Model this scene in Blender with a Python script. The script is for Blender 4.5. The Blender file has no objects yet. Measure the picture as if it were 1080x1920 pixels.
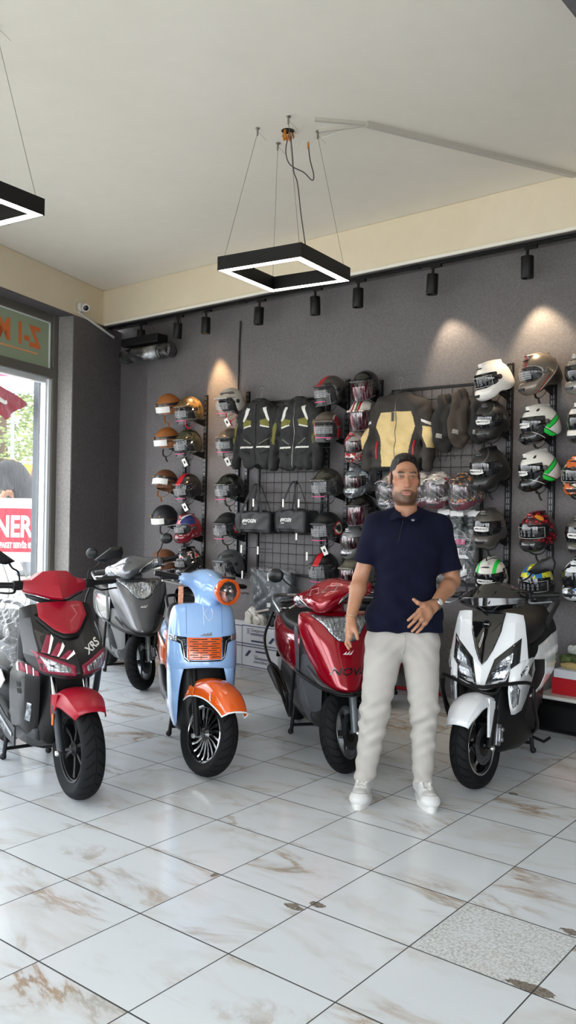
import bpy, bmesh, math, random
import numpy as np
from mathutils import Vector, Matrix, geometry
from mathutils.bvhtree import BVHTree
random.seed(7)
SC = bpy.context.scene
COL = SC.collection
PI = math.pi
def R(d): return math.radians(d)
def clamp(v, a, b): return max(a, min(b, v))
def lerp(a, b, t): return a + (b - a) * t
def srgb(h):
    h = h.lstrip('#'); c = [int(h[i:i+2], 16) / 255 for i in (0, 2, 4)]
    return tuple(x / 12.92 if x <= .04045 else ((x + .055) / 1.055) ** 2.4 for x in c) + (1,)
# ------------------------------------------------------------------ materials
MATS = {}
class NT:
    def __init__(s, m):
        s.m = m; s.t = m.node_tree; s.N = s.t.nodes; s.L = s.t.links
        s.b = s.N['Principled BSDF']
    def n(s, typ, **kw):
        x = s.N.new(typ)
        for k, v in kw.items():
            if k in x.inputs.keys(): x.inputs[k].default_value = v
            else: setattr(x, k, v)
        return x
    def l(s, a, b): s.L.new(a, b)
    def coord(s, kind='Object', scale=(1, 1, 1), rot=(0, 0, 0), loc=(0, 0, 0)):
        c = s.n('ShaderNodeTexCoord'); m = s.n('ShaderNodeMapping')
        m.inputs['Scale'].default_value = scale; m.inputs['Rotation'].default_value = rot; m.inputs['Location'].default_value = loc
        s.l(c.outputs[kind], m.inputs['Vector']); return m.outputs['Vector']
    def noise(s, vec, scale, detail=3, rough=.55, dist=0.):
        x = s.n('ShaderNodeTexNoise'); x.inputs['Scale'].default_value = scale; x.inputs['Detail'].default_value = detail
        x.inputs['Roughness'].default_value = rough; x.inputs['Distortion'].default_value = dist
        s.l(vec, x.inputs['Vector']); return x.outputs['Fac']
    def math(s, op, a, b=None, c=None, cl=False):
        x = s.n('ShaderNodeMath', operation=op); x.use_clamp = cl
        for i, v in enumerate((a, b, c)):
            if v is None: continue
            if isinstance(v, (int, float)): x.inputs[i].default_value = v
            else: s.l(v, x.inputs[i])
        return x.outputs[0]
    def ramp(s, fac, stops, interp='LINEAR'):
        x = s.n('ShaderNodeValToRGB'); cr = x.color_ramp; cr.interpolation = interp
        while len(cr.elements) < len(stops): cr.elements.new(.5)
        for e, (p, c) in zip(cr.elements, stops):
            e.position = p; e.color = c if len(c) == 4 else tuple(c) + (1,)
        s.l(fac, x.inputs[0]); return x.outputs[0]
    def mix(s, fac, a, b):
        x = s.n('ShaderNodeMix', data_type='RGBA')
        for i, v in ((0, fac), (6, a), (7, b)):
            if isinstance(v, (int, float)): x.inputs[i].default_value = v
            elif isinstance(v, tuple): x.inputs[i].default_value = v
            else: s.l(v, x.inputs[i])
        return x.outputs[2]
    def sep(s, vec):
        x = s.n('ShaderNodeSeparateXYZ'); s.l(vec, x.inputs[0]); return x.outputs
    def bump(s, h, strength=.2, dist=.002):
        x = s.n('ShaderNodeBump'); x.inputs['Strength'].default_value = strength; x.inputs['Distance'].default_value = dist
        s.l(h, x.inputs['Height']); s.l(x.outputs[0], s.b.inputs['Normal'])
    def color(s, c): s.l(c, s.b.inputs['Base Color'])
def newmat(name):
    m = bpy.data.materials.new(name); m.use_nodes = True; return NT(m)
def mat(name, col, rough=.5, metal=0., coat=0., noise=None, bump=0., bscale=200., alpha=1., trans=0., emit=0., ior=1.5, spec=.5, sheen=0., var=.0, flake=0.):
    if name in MATS: return MATS[name]
    t = newmat(name); b = t.b
    c = srgb(col) if isinstance(col, str) else tuple(col) + ((1,) if len(col) == 3 else ())
    b.inputs['Base Color'].default_value = c
    b.inputs['Roughness'].default_value = rough; b.inputs['Metallic'].default_value = metal
    b.inputs['Coat Weight'].default_value = coat; b.inputs['Coat Roughness'].default_value = .04
    b.inputs['IOR'].default_value = ior; b.inputs['Specular IOR Level'].default_value = spec
    b.inputs['Alpha'].default_value = alpha; b.inputs['Transmission Weight'].default_value = trans
    if sheen: b.inputs['Sheen Weight'].default_value = sheen
    if emit:
        b.inputs['Emission Color'].default_value = c; b.inputs['Emission Strength'].default_value = emit
    v = t.coord()
    if var:
        f = t.noise(v, 9 if noise is None else noise, 4)
        d = tuple(max(0, x * (1 - var)) for x in c[:3]) + (1,); u = tuple(min(1, x * (1 + var)) for x in c[:3]) + (1,)
        t.color(t.ramp(f, [(.3, d), (.7, u)]))
    f2 = t.noise(v, 14, 3)
    rr = t.n('ShaderNodeMapRange'); rr.inputs['To Min'].default_value = max(0, rough - .04); rr.inputs['To Max'].default_value = min(1, rough + .04)
    t.l(f2, rr.inputs['Value']); t.l(rr.outputs[0], b.inputs['Roughness'])
    if bump: t.bump(t.noise(v, bscale, 3), bump, .002)
    MATS[name] = t.m
    return t.m
# ------------------------------------------------------------------ mesh builder
def frame(d):
    d = Vector(d).normalized(); a = Vector((0, 0, 1)) if abs(d.z) < .9 else Vector((1, 0, 0))
    u = a.cross(d).normalized(); return u, d.cross(u), d
def catmull(pts, n=6):
    pts = [Vector(p) for p in pts]; out = []
    for i in range(len(pts) - 1):
        p0 = pts[max(i-1, 0)]; p1 = pts[i]; p2 = pts[i+1]; p3 = pts[min(i+2, len(pts)-1)]
        for k in range(n):
            t = k / n
            out.append(.5 * ((2*p1) + (p2-p0)*t + (2*p0-5*p1+4*p2-p3)*t*t + (3*p1-p0-3*p2+p3)*t**3))
    out.append(pts[-1]); return out
class MB:
    def __init__(s): s.v = []; s.f = []; s.m = []; s.cur = 0; s.keep = False
    def add(s, vs, fs, m=None):
        o = len(s.v); s.v += [Vector(v) for v in vs]; s.f += [tuple(i + o for i in f) for f in fs]
        s.m += [s.cur if m is None else m] * len(fs); return s
    def box(s, c, d, rot=None, m=None, tap=1.):
        x, y, z = (k / 2 for k in d)
        vs = [Vector((a*x*(tap if e > 0 else 1), b*y*(tap if e > 0 else 1), e*z)) for e in (-1, 1) for b in (-1, 1) for a in (-1, 1)]
        if rot is not None:
            M = rot if isinstance(rot, Matrix) else Matrix.Rotation(rot, 3, 'Z')
            vs = [M @ v for v in vs]
        c = Vector(c)
        return s.add([v + c for v in vs], [(0, 2, 3, 1), (4, 5, 7, 6), (0, 1, 5, 4), (2, 6, 7, 3), (0, 4, 6, 2), (1, 3, 7, 5)], m)
    def loft(s, rings, cap=True, closed=True, m=None, loop=False):
        n = len(rings[0]); vs = [p for r in rings for p in r]; fs = []
        for i in range(len(rings) - (0 if loop else 1)):
            i2 = (i + 1) % len(rings)
            for j in range(n if closed else n - 1):
                k = (j + 1) % n
                fs.append((i*n+j, i*n+k, i2*n+k, i2*n+j))
        if cap and closed and not loop:
            fs.append(tuple(reversed(range(n)))); o = (len(rings)-1)*n; fs.append(tuple(range(o, o+n)))
        return s.add(vs, fs, m)
    def grid(s, P, m=None): return s.loft(P, cap=False, closed=False, m=m)
    def tube(s, pts, r, n=8, smooth=0, cap=True, m=None, flat=None, loop=False):
        pts = [Vector(p) for p in pts]
        if smooth and len(pts) > 2:
            if isinstance(r, (list, tuple)):
                rr = []
                for i in range(len(r)-1): rr += [lerp(r[i], r[i+1], k/smooth) for k in range(smooth)]
                r = rr + [r[-1]]
            pts = catmull(pts, smooth)
        rings = []; up = None
        for i, p in enumerate(pts):
            a = pts[i-1] if (i or loop) else pts[0]; b = pts[(i+1) % len(pts)] if (loop or i < len(pts)-1) else pts[-1]
            t = (b - a)
            if t.length < 1e-9: t = Vector((0, 0, 1))
            t.normalize()
            if up is None: u = frame(t)[0]
            else:
                u = up - t * up.dot(t)
                u = u.normalized() if u.length > 1e-6 else frame(t)[0]
            up = u; w = t.cross(u); q = r[i] if isinstance(r, (list, tuple)) else r
            fl = flat or 1.
            rings.append([p + u * (q * math.cos(2*PI*k/n)) + w * (q * fl * math.sin(2*PI*k/n)) for k in range(n)])
        return s.loft(rings, cap=cap, m=m, loop=loop)
    def cyl(s, a, b, r, r2=None, n=16, m=None): return s.tube([a, b], [r, r if r2 is None else r2], n=n, m=m)
    def lathe(s, prof, o=(0, 0, 0), d=(0, 0, 1), n=32, m=None, cap=False, loop=False):
        u, w, d = frame(d); o = Vector(o)
        rings = [[o + d*h + u*(r*math.cos(2*PI*k/n)) + w*(r*math.sin(2*PI*k/n)) for k in range(n)] for r, h in prof]
        return s.loft(rings, cap=cap, m=m, loop=loop)
    def ell(s, c, r, nu=20, nv=12, m=None, M=None):
        c = Vector(c); r = r if isinstance(r, (tuple, list)) else (r, r, r)
        rings = []
        for i in range(nv + 1):
            th = PI * i / nv; sr, z = max(math.sin(th), 1e-4), -math.cos(th)
            ring = [Vector((r[0]*sr*math.cos(2*PI*k/nu), r[1]*sr*math.sin(2*PI*k/nu), r[2]*z)) for k in range(nu)]
            rings.append([c + (M @ p if M else p) for p in ring])
        return s.loft(rings, cap=True, m=m)
    def prism(s, poly, axis, a, b, m=None, sc=1.):
        """poly = 2D points in the plane normal to axis; 'x': (y,z), 'y': (x,z), 'z': (x,y)"""
        def P(p, h, k=1.):
            return {'x': (h, p[0]*k, p[1]*k), 'y': (p[0]*k, h, p[1]*k), 'z': (p[0]*k, p[1]*k, h)}[axis]
        n = len(poly)
        return s.add([P(p, a) for p in poly] + [P(p, b, sc) for p in poly], [tuple(range(n)), tuple(reversed(range(n, 2*n)))] + [(i, n+i, n+(i+1) % n, (i+1) % n) for i in range(n)], m)
    def sheet(s, rows, m=None):
        """rows run over points from the middle (y=0) outwards; mirrored to both sides"""
        G = []
        for r in rows:
            r = [Vector(p) for p in r]
            left = [Vector((p.x, -p.y, p.z)) for p in reversed(r)]
            if abs(r[0].y) < 1e-6: left = left[:-1]
            G.append(left + r)
        return s.grid(G, m)
    def mir(s):
        n = len(s.v); k = len(s.f)
        s.v += [Vector((v.x, -v.y, v.z)) for v in s.v[:n]]
        s.f += [tuple(i + n for i in reversed(f)) for f in s.f[:k]]; s.m += s.m[:k]; return s
    def xf(s, M):
        s.v = [M @ v for v in s.v]; return s
    def mesh(s, name, mats, smooth=40., fix=True):
        me = bpy.data.meshes.new(name)
        me.from_pydata([tuple(v) for v in s.v], [], s.f)
        for m in (mats if isinstance(mats, (list, tuple)) else [mats]): me.materials.append(m)
        if any(s.m): me.polygons.foreach_set('material_index', s.m)
        if fix and not s.keep:
            bm = bmesh.new(); bm.from_mesh(me)
            bmesh.ops.remove_doubles(bm, verts=bm.verts, dist=1e-5)
            bmesh.ops.recalc_face_normals(bm, faces=bm.faces); bm.to_mesh(me); bm.free()
        finish(me, smooth); return me
    def build(s, name, mats, parent=None, smooth=40., sub=0, solid=0., bevel=0., off=-1., fix=True, bseg=2, loc=None):
        return link(name, s.mesh(name, mats, smooth, fix), parent, sub, solid, bevel, off, bseg, smooth, loc)
def finish(me, smooth):
    if smooth:
        me.shade_smooth()
        if smooth < 180: me.set_sharp_from_angle(angle=R(smooth))
    me.update()
def link(name, me, parent=None, sub=0, solid=0., bevel=0., off=-1., bseg=2, smooth=40., loc=None):
    o = bpy.data.objects.new(name, me); COL.objects.link(o)
    if parent is not None: o.parent = parent
    if loc is not None: o.location = loc
    if solid:
        q = o.modifiers.new('s', 'SOLIDIFY'); q.thickness = solid; q.offset = off; q.use_even_offset = False
    if bevel:
        q = o.modifiers.new('b', 'BEVEL'); q.width = bevel; q.segments = bseg; q.limit_method = 'ANGLE'; q.angle_limit = R(35); q.harden_normals = False
    if sub:
        q = o.modifiers.new('u', 'SUBSURF'); q.levels = sub; q.render_levels = sub
    return o
def tag(o, label=None, cat=None, group=None, kind=None):
    for k, v in (('label', label), ('category', cat), ('group', group), ('kind', kind)):
        if v: o[k] = v
    return o
def empty(name, loc=(0, 0, 0), rz=0., label=None, cat=None, group=None):
    o = bpy.data.objects.new(name, None); COL.objects.link(o); o.location = loc; o.rotation_euler = (0, 0, rz)
    o.empty_display_size = .05
    return tag(o, label, cat, group)
def struct(o): o['kind'] = 'structure'; return o
# ------------------------------------------------------------------ things that lie on a surface
def bvh(o):
    dg = bpy.context.evaluated_depsgraph_get(); dg.update()
    e = o.evaluated_get(dg); me = e.to_mesh()
    b = BVHTree.FromPolygons([v.co.copy() for v in me.vertices], [tuple(p.vertices) for p in me.polygons]); e.to_mesh_clear(); return b
def cast(tree, p, ax, sgn, off, far=5.):
    """p 2D; ray along -sgn*axis; returns a point lifted by off along the normal"""
    if ax == 'x': o = Vector((sgn*far, p[0], p[1])); d = Vector((-sgn, 0, 0))
    elif ax == 'y': o = Vector((p[0], sgn*far, p[1])); d = Vector((0, -sgn, 0))
    else: o = Vector((p[0], p[1], sgn*far)); d = Vector((0, 0, -sgn))
    h, n, i, _ = tree.ray_cast(o, d)
    if h is None:
        h, n, i, _ = tree.find_nearest(o + d*far)
        if n.dot(d) > 0: n = -n
        return h + n*off
    if n.dot(d) > 0: n = -n
    return h - d*off*.5 + n*off*.5
def tri2d(poly, h=.012):
    """fill a polygon with a fine triangle net"""
    P = [Vector(p) for p in poly]; B = []
    for i, p in enumerate(P):
        q = P[(i+1) % len(P)]; k = max(1, int((q-p).length / h))
        B += [p.lerp(q, j/k) for j in range(k)]
    xs = [p.x for p in P]; ys = [p.y for p in P]; pts = list(B)
    x = min(xs) + h*.5
    def inside(x, y):
        c = False; n = len(P)
        for i in range(n):
            a, b = P[i], P[i-1]
            if (a.y > y) != (b.y > y) and x < (b.x-a.x)*(y-a.y)/(b.y-a.y)+a.x: c = not c
        return c
    while x < max(xs):
        y = min(ys) + h*.5
        while y < max(ys):
            if inside(x, y) and min((Vector((x, y))-b).length for b in B) > h*.45: pts.append(Vector((x, y)))
            y += h
        x += h
    n = len(B)
    r = geometry.delaunay_2d_cdt(pts, [(i, (i+1) % n) for i in range(n)], [list(range(n))], 1, 1e-6)
    return r[0], r[2]
def patch(tree, poly, ax='x', sgn=1, off=.002, h=.012, xf=None, mb=None, m=None):
    """a thin piece of the given outline laid onto the surface"""
    mb = mb or MB(); v, f = tri2d(poly, h); mb.keep = True
    pts = [cast(tree, p, ax, sgn, off) for p in v]
    if ax == 'x': flip = sgn < 0
    elif ax == 'y': flip = sgn > 0
    else: flip = sgn < 0
    mb.add(pts, [tuple(reversed(q)) if flip else tuple(q) for q in f], m); return mb
FONTC = {}
def textmesh(s, size=1., bold=0., shear=0., align='CENTER', space=1.):
    cu = bpy.data.curves.new('t', 'FONT'); cu.body = s; cu.size = size; cu.align_x = align; cu.align_y = 'CENTER'
    cu.shear = shear; cu.offset = bold; cu.space_character = space; cu.resolution_u = 3
    o = bpy.data.objects.new('t', cu); COL.objects.link(o)
    dg = bpy.context.evaluated_depsgraph_get(); dg.update()
    me = bpy.data.meshes.new_from_object(o.evaluated_get(dg))
    vs = [v.co.copy() for v in me.vertices]; fs = [tuple(p.vertices) for p in me.polygons]
    bpy.data.objects.remove(o); bpy.data.curves.remove(cu); bpy.data.meshes.remove(me)
    return vs, fs
def text_on(tree, s, c, size, rot=0., ax='x', sgn=1, off=.0025, mb=None, m=None, sx=1., **kw):
    """lettering that follows a surface; c is the 2D middle"""
    mb = mb or MB(); vs, fs = textmesh(s, size, **kw); pts = []
    cr, sr = math.cos(rot), math.sin(rot)
    mirror = -1 if ((ax == 'y' and sgn > 0) or (ax == 'x' and sgn < 0)) else 1
    for v in vs:
        x, y = v.x*sx, v.y; a = (x*cr - y*sr)*mirror; b = x*sr + y*cr
        pts.append(cast(tree, (c[0]+a, c[1]+b), ax, sgn, off))
    mb.add(pts, fs, m); return mb
def text_flat(s, M, size, mb=None, m=None, sx=1., lift=0.0, **kw):
    mb = mb or MB(); vs, fs = textmesh(s, size, **kw)
    mb.add([M @ Vector((v.x*sx, v.y, lift)) for v in vs], fs, m); return mb
# ------------------------------------------------------------------ smooth solids from distance fields
class SDF:
    """blends round shapes on a regular grid and turns the zero level into one closed surface"""
    def __init__(s, lo, hi, h):
        s.lo = np.array(lo, float); s.h = h
        s.n = np.ceil((np.array(hi) - s.lo) / h).astype(int) + 1
        s.d = np.full(s.n, 1.0, np.float32)
    def win(s, lo, hi):
        a = np.clip(np.floor((np.array(lo) - s.lo) / s.h).astype(int), 0, s.n); b = np.clip(np.ceil((np.array(hi) - s.lo) / s.h).astype(int) + 1, 0, s.n)
        sl = tuple(slice(i, j) for i, j in zip(a, b))
        ax = [s.lo[k] + s.h * np.arange(a[k], b[k]) for k in range(3)]
        X, Y, Z = np.meshgrid(*ax, indexing='ij', sparse=True)
        return sl, X, Y, Z
    def put(s, sl, e, k, op):
        c = s.d[sl]
        if c.size == 0: return
        if op == 'sub':
            e = -e; q = np.maximum(k - np.abs(c - e), 0) / max(k, 1e-9); s.d[sl] = np.maximum(c, e) + q*q*k*.25
        elif op == 'and':
            q = np.maximum(k - np.abs(c - e), 0) / max(k, 1e-9); s.d[sl] = np.maximum(c, e) + q*q*k*.25
        else:
            q = np.maximum(k - np.abs(c - e), 0) / max(k, 1e-9); s.d[sl] = np.minimum(c, e) - q*q*k*.25
    def cap(s, a, b, ra, rb=None, k=.01, op='add', flat=None):
        """tapered limb between two joints; flat=(direction, factor) squeezes it"""
        rb = ra if rb is None else rb; a = np.array(a, float); b = np.array(b, float); m = max(ra, rb) * (1 if flat is None else max(1, flat[1])) + k + .03
        sl, X, Y, Z = s.win(np.minimum(a, b) - m, np.maximum(a, b) + m)
        px, py, pz = X - a[0], Y - a[1], Z - a[2]; d = b - a
        t = np.clip((px*d[0] + py*d[1] + pz*d[2]) / max(d @ d, 1e-12), 0, 1)
        qx, qy, qz = px - t*d[0], py - t*d[1], pz - t*d[2]
        if flat is not None:
            f = np.array(flat[0], float); f /= np.linalg.norm(f); c = qx*f[0] + qy*f[1] + qz*f[2]; g = 1/flat[1] - 1
            qx, qy, qz = qx + c*g*f[0], qy + c*g*f[1], qz + c*g*f[2]
        e = np.sqrt(qx*qx + qy*qy + qz*qz) - (ra + (rb - ra) * t)
        if flat is not None and flat[1] < 1: e = e * flat[1] ** .5
        s.put(sl, e.astype(np.float32), k, op); return s
    def ell(s, c, r, k=.01, op='add', M=None):
        c = np.array(c, float); r = np.array(r if isinstance(r, (tuple, list)) else (r, r, r), float); m = r.max() + k + .03
        sl, X, Y, Z = s.win(c - m, c + m)
        x, y, z = X - c[0], Y - c[1], Z - c[2]
        if M is not None:
            M = np.array(M); x, y, z = (M[0, i]*x + M[1, i]*y + M[2, i]*z for i in range(3))
        k0 = np.sqrt((x/r[0])**2 + (y/r[1])**2 + (z/r[2])**2); k1 = np.sqrt((x/r[0]**2)**2 + (y/r[1]**2)**2 + (z/r[2]**2)**2)
        e = k0 * (k0 - 1) / np.maximum(k1, 1e-6)
        s.put(sl, e.astype(np.float32), k, op); return s
    def box(s, c, r, rnd=.01, k=.01, op='add', M=None):
        c = np.array(c, float); r = np.array(r, float) - rnd; m = np.linalg.norm(r) + rnd + k + .03
        sl, X, Y, Z = s.win(c - m, c + m)
        x, y, z = X - c[0], Y - c[1], Z - c[2]
        if M is not None:
            M = np.array(M); x, y, z = (M[0, i]*x + M[1, i]*y + M[2, i]*z for i in range(3))
        q = [np.abs(v) - w for v, w in zip((x, y, z), r)]
        e = np.sqrt(sum(np.maximum(v, 0)**2 for v in q)) + np.minimum(np.maximum(np.maximum(q[0], q[1]), q[2]), 0) - rnd
        s.put(sl, e.astype(np.float32), k, op); return s
    def plane(s, p, nrm, k=.0):
        """keeps the side the normal points away from"""
        nrm = np.array(nrm, float); nrm /= np.linalg.norm(nrm)
        sl, X, Y, Z = s.win(s.lo - 1, s.lo + s.n*s.h + 1)
        e = (X-p[0])*nrm[0] + (Y-p[1])*nrm[1] + (Z-p[2])*nrm[2]
        s.put(sl, np.broadcast_to(e, s.n).astype(np.float32), k, 'and'); return s
    def field(s, fn, k=.01, op='add'):
        sl, X, Y, Z = s.win(s.lo - 1, s.lo + s.n*s.h + 1)
        s.put(sl, np.broadcast_to(fn(X, Y, Z), s.n).astype(np.float32), k, op); return s
    def warp(s, fn):
        sl, X, Y, Z = s.win(s.lo - 1, s.lo + s.n*s.h + 1); s.d += np.broadcast_to(fn(X, Y, Z), s.n).astype(np.float32); return s
    def surface(s):
        d = np.pad(s.d, 1, constant_values=1.); ins = d < 0; n = np.array(d.shape)
        acc = np.zeros(tuple(n-1) + (3,), np.float32); cnt = np.zeros(tuple(n-1), np.float32)
        corner = [(i, j, k) for i in (0, 1) for j in (0, 1) for k in (0, 1)]
        def cut(c): return tuple(slice(c[a], n[a]-1+c[a]) for a in range(3))
        for c in corner:
            for ax in range(3):
                if c[ax]: continue
                e = list(c); e[ax] = 1; A, B = d[cut(c)], d[cut(e)]
                x = (A < 0) != (B < 0)
                t = np.where(x, A / np.where(x, A - B, 1), 0)
                for a in range(3): acc[..., a] += np.where(x, (t if a == ax else c[a]), 0)
                cnt += x
        act = cnt > 0; idx = np.full(act.shape, -1, np.int64); w = np.argwhere(act); idx[act] = np.arange(len(w))
        V = (w + acc[act] / cnt[act][:, None] - 1) * s.h + s.lo
        F = []
        for ax in range(3):
            b, c = (ax+1) % 3, (ax+2) % 3
            sl0 = [slice(None)]*3; sl1 = [slice(None)]*3; sl0[ax] = slice(0, -1); sl1[ax] = slice(1, None)
            A, B = ins[tuple(sl0)], ins[tuple(sl1)]
            for sg in (0, 1):
                g = np.argwhere((A & ~B) if sg == 0 else (~A & B))
                g = g[(g[:, b] > 0) & (g[:, c] > 0) & (g[:, b] < n[b]-1) & (g[:, c] < n[c]-1)]
                def at(db, dc):
                    q = g.copy(); q[:, b] -= db; q[:, c] -= dc; return idx[q[:, 0], q[:, 1], q[:, 2]]
                q = np.stack([at(1, 1), at(0, 1), at(0, 0), at(1, 0)], 1)
                F.append(q if sg == 0 else q[:, ::-1])
        return V, np.concatenate(F)
    def mesh(s, name, mats, pick=None, relax=1, smooth=180):
        V, F = s.surface()
        for _ in range(relax):
            acc = np.zeros_like(V); c = np.zeros(len(V))
            for a, b in ((0, 1), (1, 2), (2, 3), (3, 0)):
                np.add.at(acc, F[:, a], V[F[:, b]]); np.add.at(acc, F[:, b], V[F[:, a]])
                np.add.at(c, F[:, a], 1); np.add.at(c, F[:, b], 1)
            V = V * .5 + .5 * acc / np.maximum(c, 1)[:, None]
        me = bpy.data.meshes.new(name)
        me.vertices.add(len(V)); me.vertices.foreach_set('co', V.astype(np.float32).ravel())
        me.loops.add(len(F)*4); me.loops.foreach_set('vertex_index', F.astype(np.int32).ravel())
        me.polygons.add(len(F)); me.polygons.foreach_set('loop_start', np.arange(0, len(F)*4, 4, dtype=np.int32))
        try: me.polygons.foreach_set('loop_total', np.full(len(F), 4, np.int32))
        except Exception: pass
        for m in (mats if isinstance(mats, (list, tuple)) else [mats]): me.materials.append(m)
        if pick is not None:
            C = V[F].mean(1); me.polygons.foreach_set('material_index', pick(C).astype(np.int32))
        me.update(calc_edges=True); me.validate(); finish(me, smooth); return me
# ================================================================== camera
F_PX, PITCH, ROLL, CAM_Z = 1609., .0031, .0194, 1.533
cd = bpy.data.cameras.new('camera'); cam = bpy.data.objects.new('camera', cd); COL.objects.link(cam)
cd.sensor_fit = 'HORIZONTAL'; cd.sensor_width = 36.; cd.lens = 36. * F_PX / 1080.; cd.clip_start = .05; cd.clip_end = 200
_f = Vector((0, math.cos(PITCH), -math.sin(PITCH))); _r = Vector((1, 0, 0)); _u = _r.cross(_f)
_r2 = _r*math.cos(ROLL) + _u*math.sin(ROLL); _u2 = -_r*math.sin(ROLL) + _u*math.cos(ROLL)
cam.matrix_world = Matrix(((_r2.x, _u2.x, -_f.x, 0), (_r2.y, _u2.y, -_f.y, 0), (_r2.z, _u2.z, -_f.z, CAM_Z), (0, 0, 0, 1)))
SC.camera = cam
SC.view_settings.view_transform = 'Standard'; SC.view_settings.look = 'None'; SC.view_settings.gamma = 1.; SC.view_settings.exposure = .56
SC.view_settings.use_curve_mapping = False
try:
    SC.cycles.use_denoising = True; SC.cycles.max_bounces = 10; SC.cycles.diffuse_bounces = 5; SC.cycles.glossy_bounces = 4
    SC.cycles.transmission_bounces = 8; SC.cycles.transparent_max_bounces = 24; SC.cycles.caustics_reflective = False; SC.cycles.caustics_refractive = False
    SC.cycles.sample_clamp_indirect = 8.
except Exception: pass
# ================================================================== places in the room
WP = Vector((-.07, 8.36, 0)); WW = Vector((.7547, -.6561, 0)); WN = Vector((-.6561, -.7547, 0))       # back wall: point, along, out of the wall
LP = Vector((-2.168, 9.84, 0)); LU = Vector((.342, .94, 0)); LN = Vector((.94, -.342, 0))              # window side
def W(t, o, z): return WP + WW*t + WN*o + Vector((0, 0, z))
def Lw(t, o, z): return LP + LU*t + LN*o + Vector((0, 0, z))
WROT = math.atan2(WN.y, WN.x)            # a thing whose front is +X looks straight out of the back wall
def slab(name, mat_, fn, t0, t1, o0, o1, z0, z1, parent=None, **kw):
    mb = MB(); vs = [fn(t, o, z) for z in (z0, z1) for o in (o0, o1) for t in (t0, t1)]
    mb.add(vs, [(0, 2, 3, 1), (4, 5, 7, 6), (0, 1, 5, 4), (2, 6, 7, 3), (0, 4, 6, 2), (1, 3, 7, 5)])
    return mb.build(name, mat_, parent, smooth=0, **kw)
# ------------------------------------------------------------------ materials of the shell
def mat_wall(name, c1, c2, sc=55., bump=.5, gr=.17):
    t = newmat(name); v = t.coord(); n1 = t.noise(v, 1.3, 5, .6); n2 = t.noise(v, sc, 4, .7)
    m = t.ramp(n1, [(.3, srgb(c1)), (.7, srgb(c2))]); g = t.ramp(n2, [(.35, (1-gr,)*3 + (1,)), (.65, (1+gr*.7,)*3 + (1,))])
    x = t.n('ShaderNodeMix', data_type='RGBA', blend_type='MULTIPLY'); x.inputs[0].default_value = 1.
    t.l(m, x.inputs[6]); t.l(g, x.inputs[7]); t.color(x.outputs[2]); t.b.inputs['Roughness'].default_value = .85
    t.bump(n2, bump, .004); return t.m
M_wall = mat_wall('grey_stucco', '#676364', '#6e6a6a')
M_pillar = mat_wall('grey_stucco_smooth', '#5f5b5c', '#656162', 30., .25)
M_ceil = mat_wall('cream_plaster', '#ded8cb', '#e4ded2', 7., .05, .012)
M_beam = mat_wall('cream_beam_plaster', '#dccfb4', '#e1d5bd', 9., .05, .015)
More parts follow.
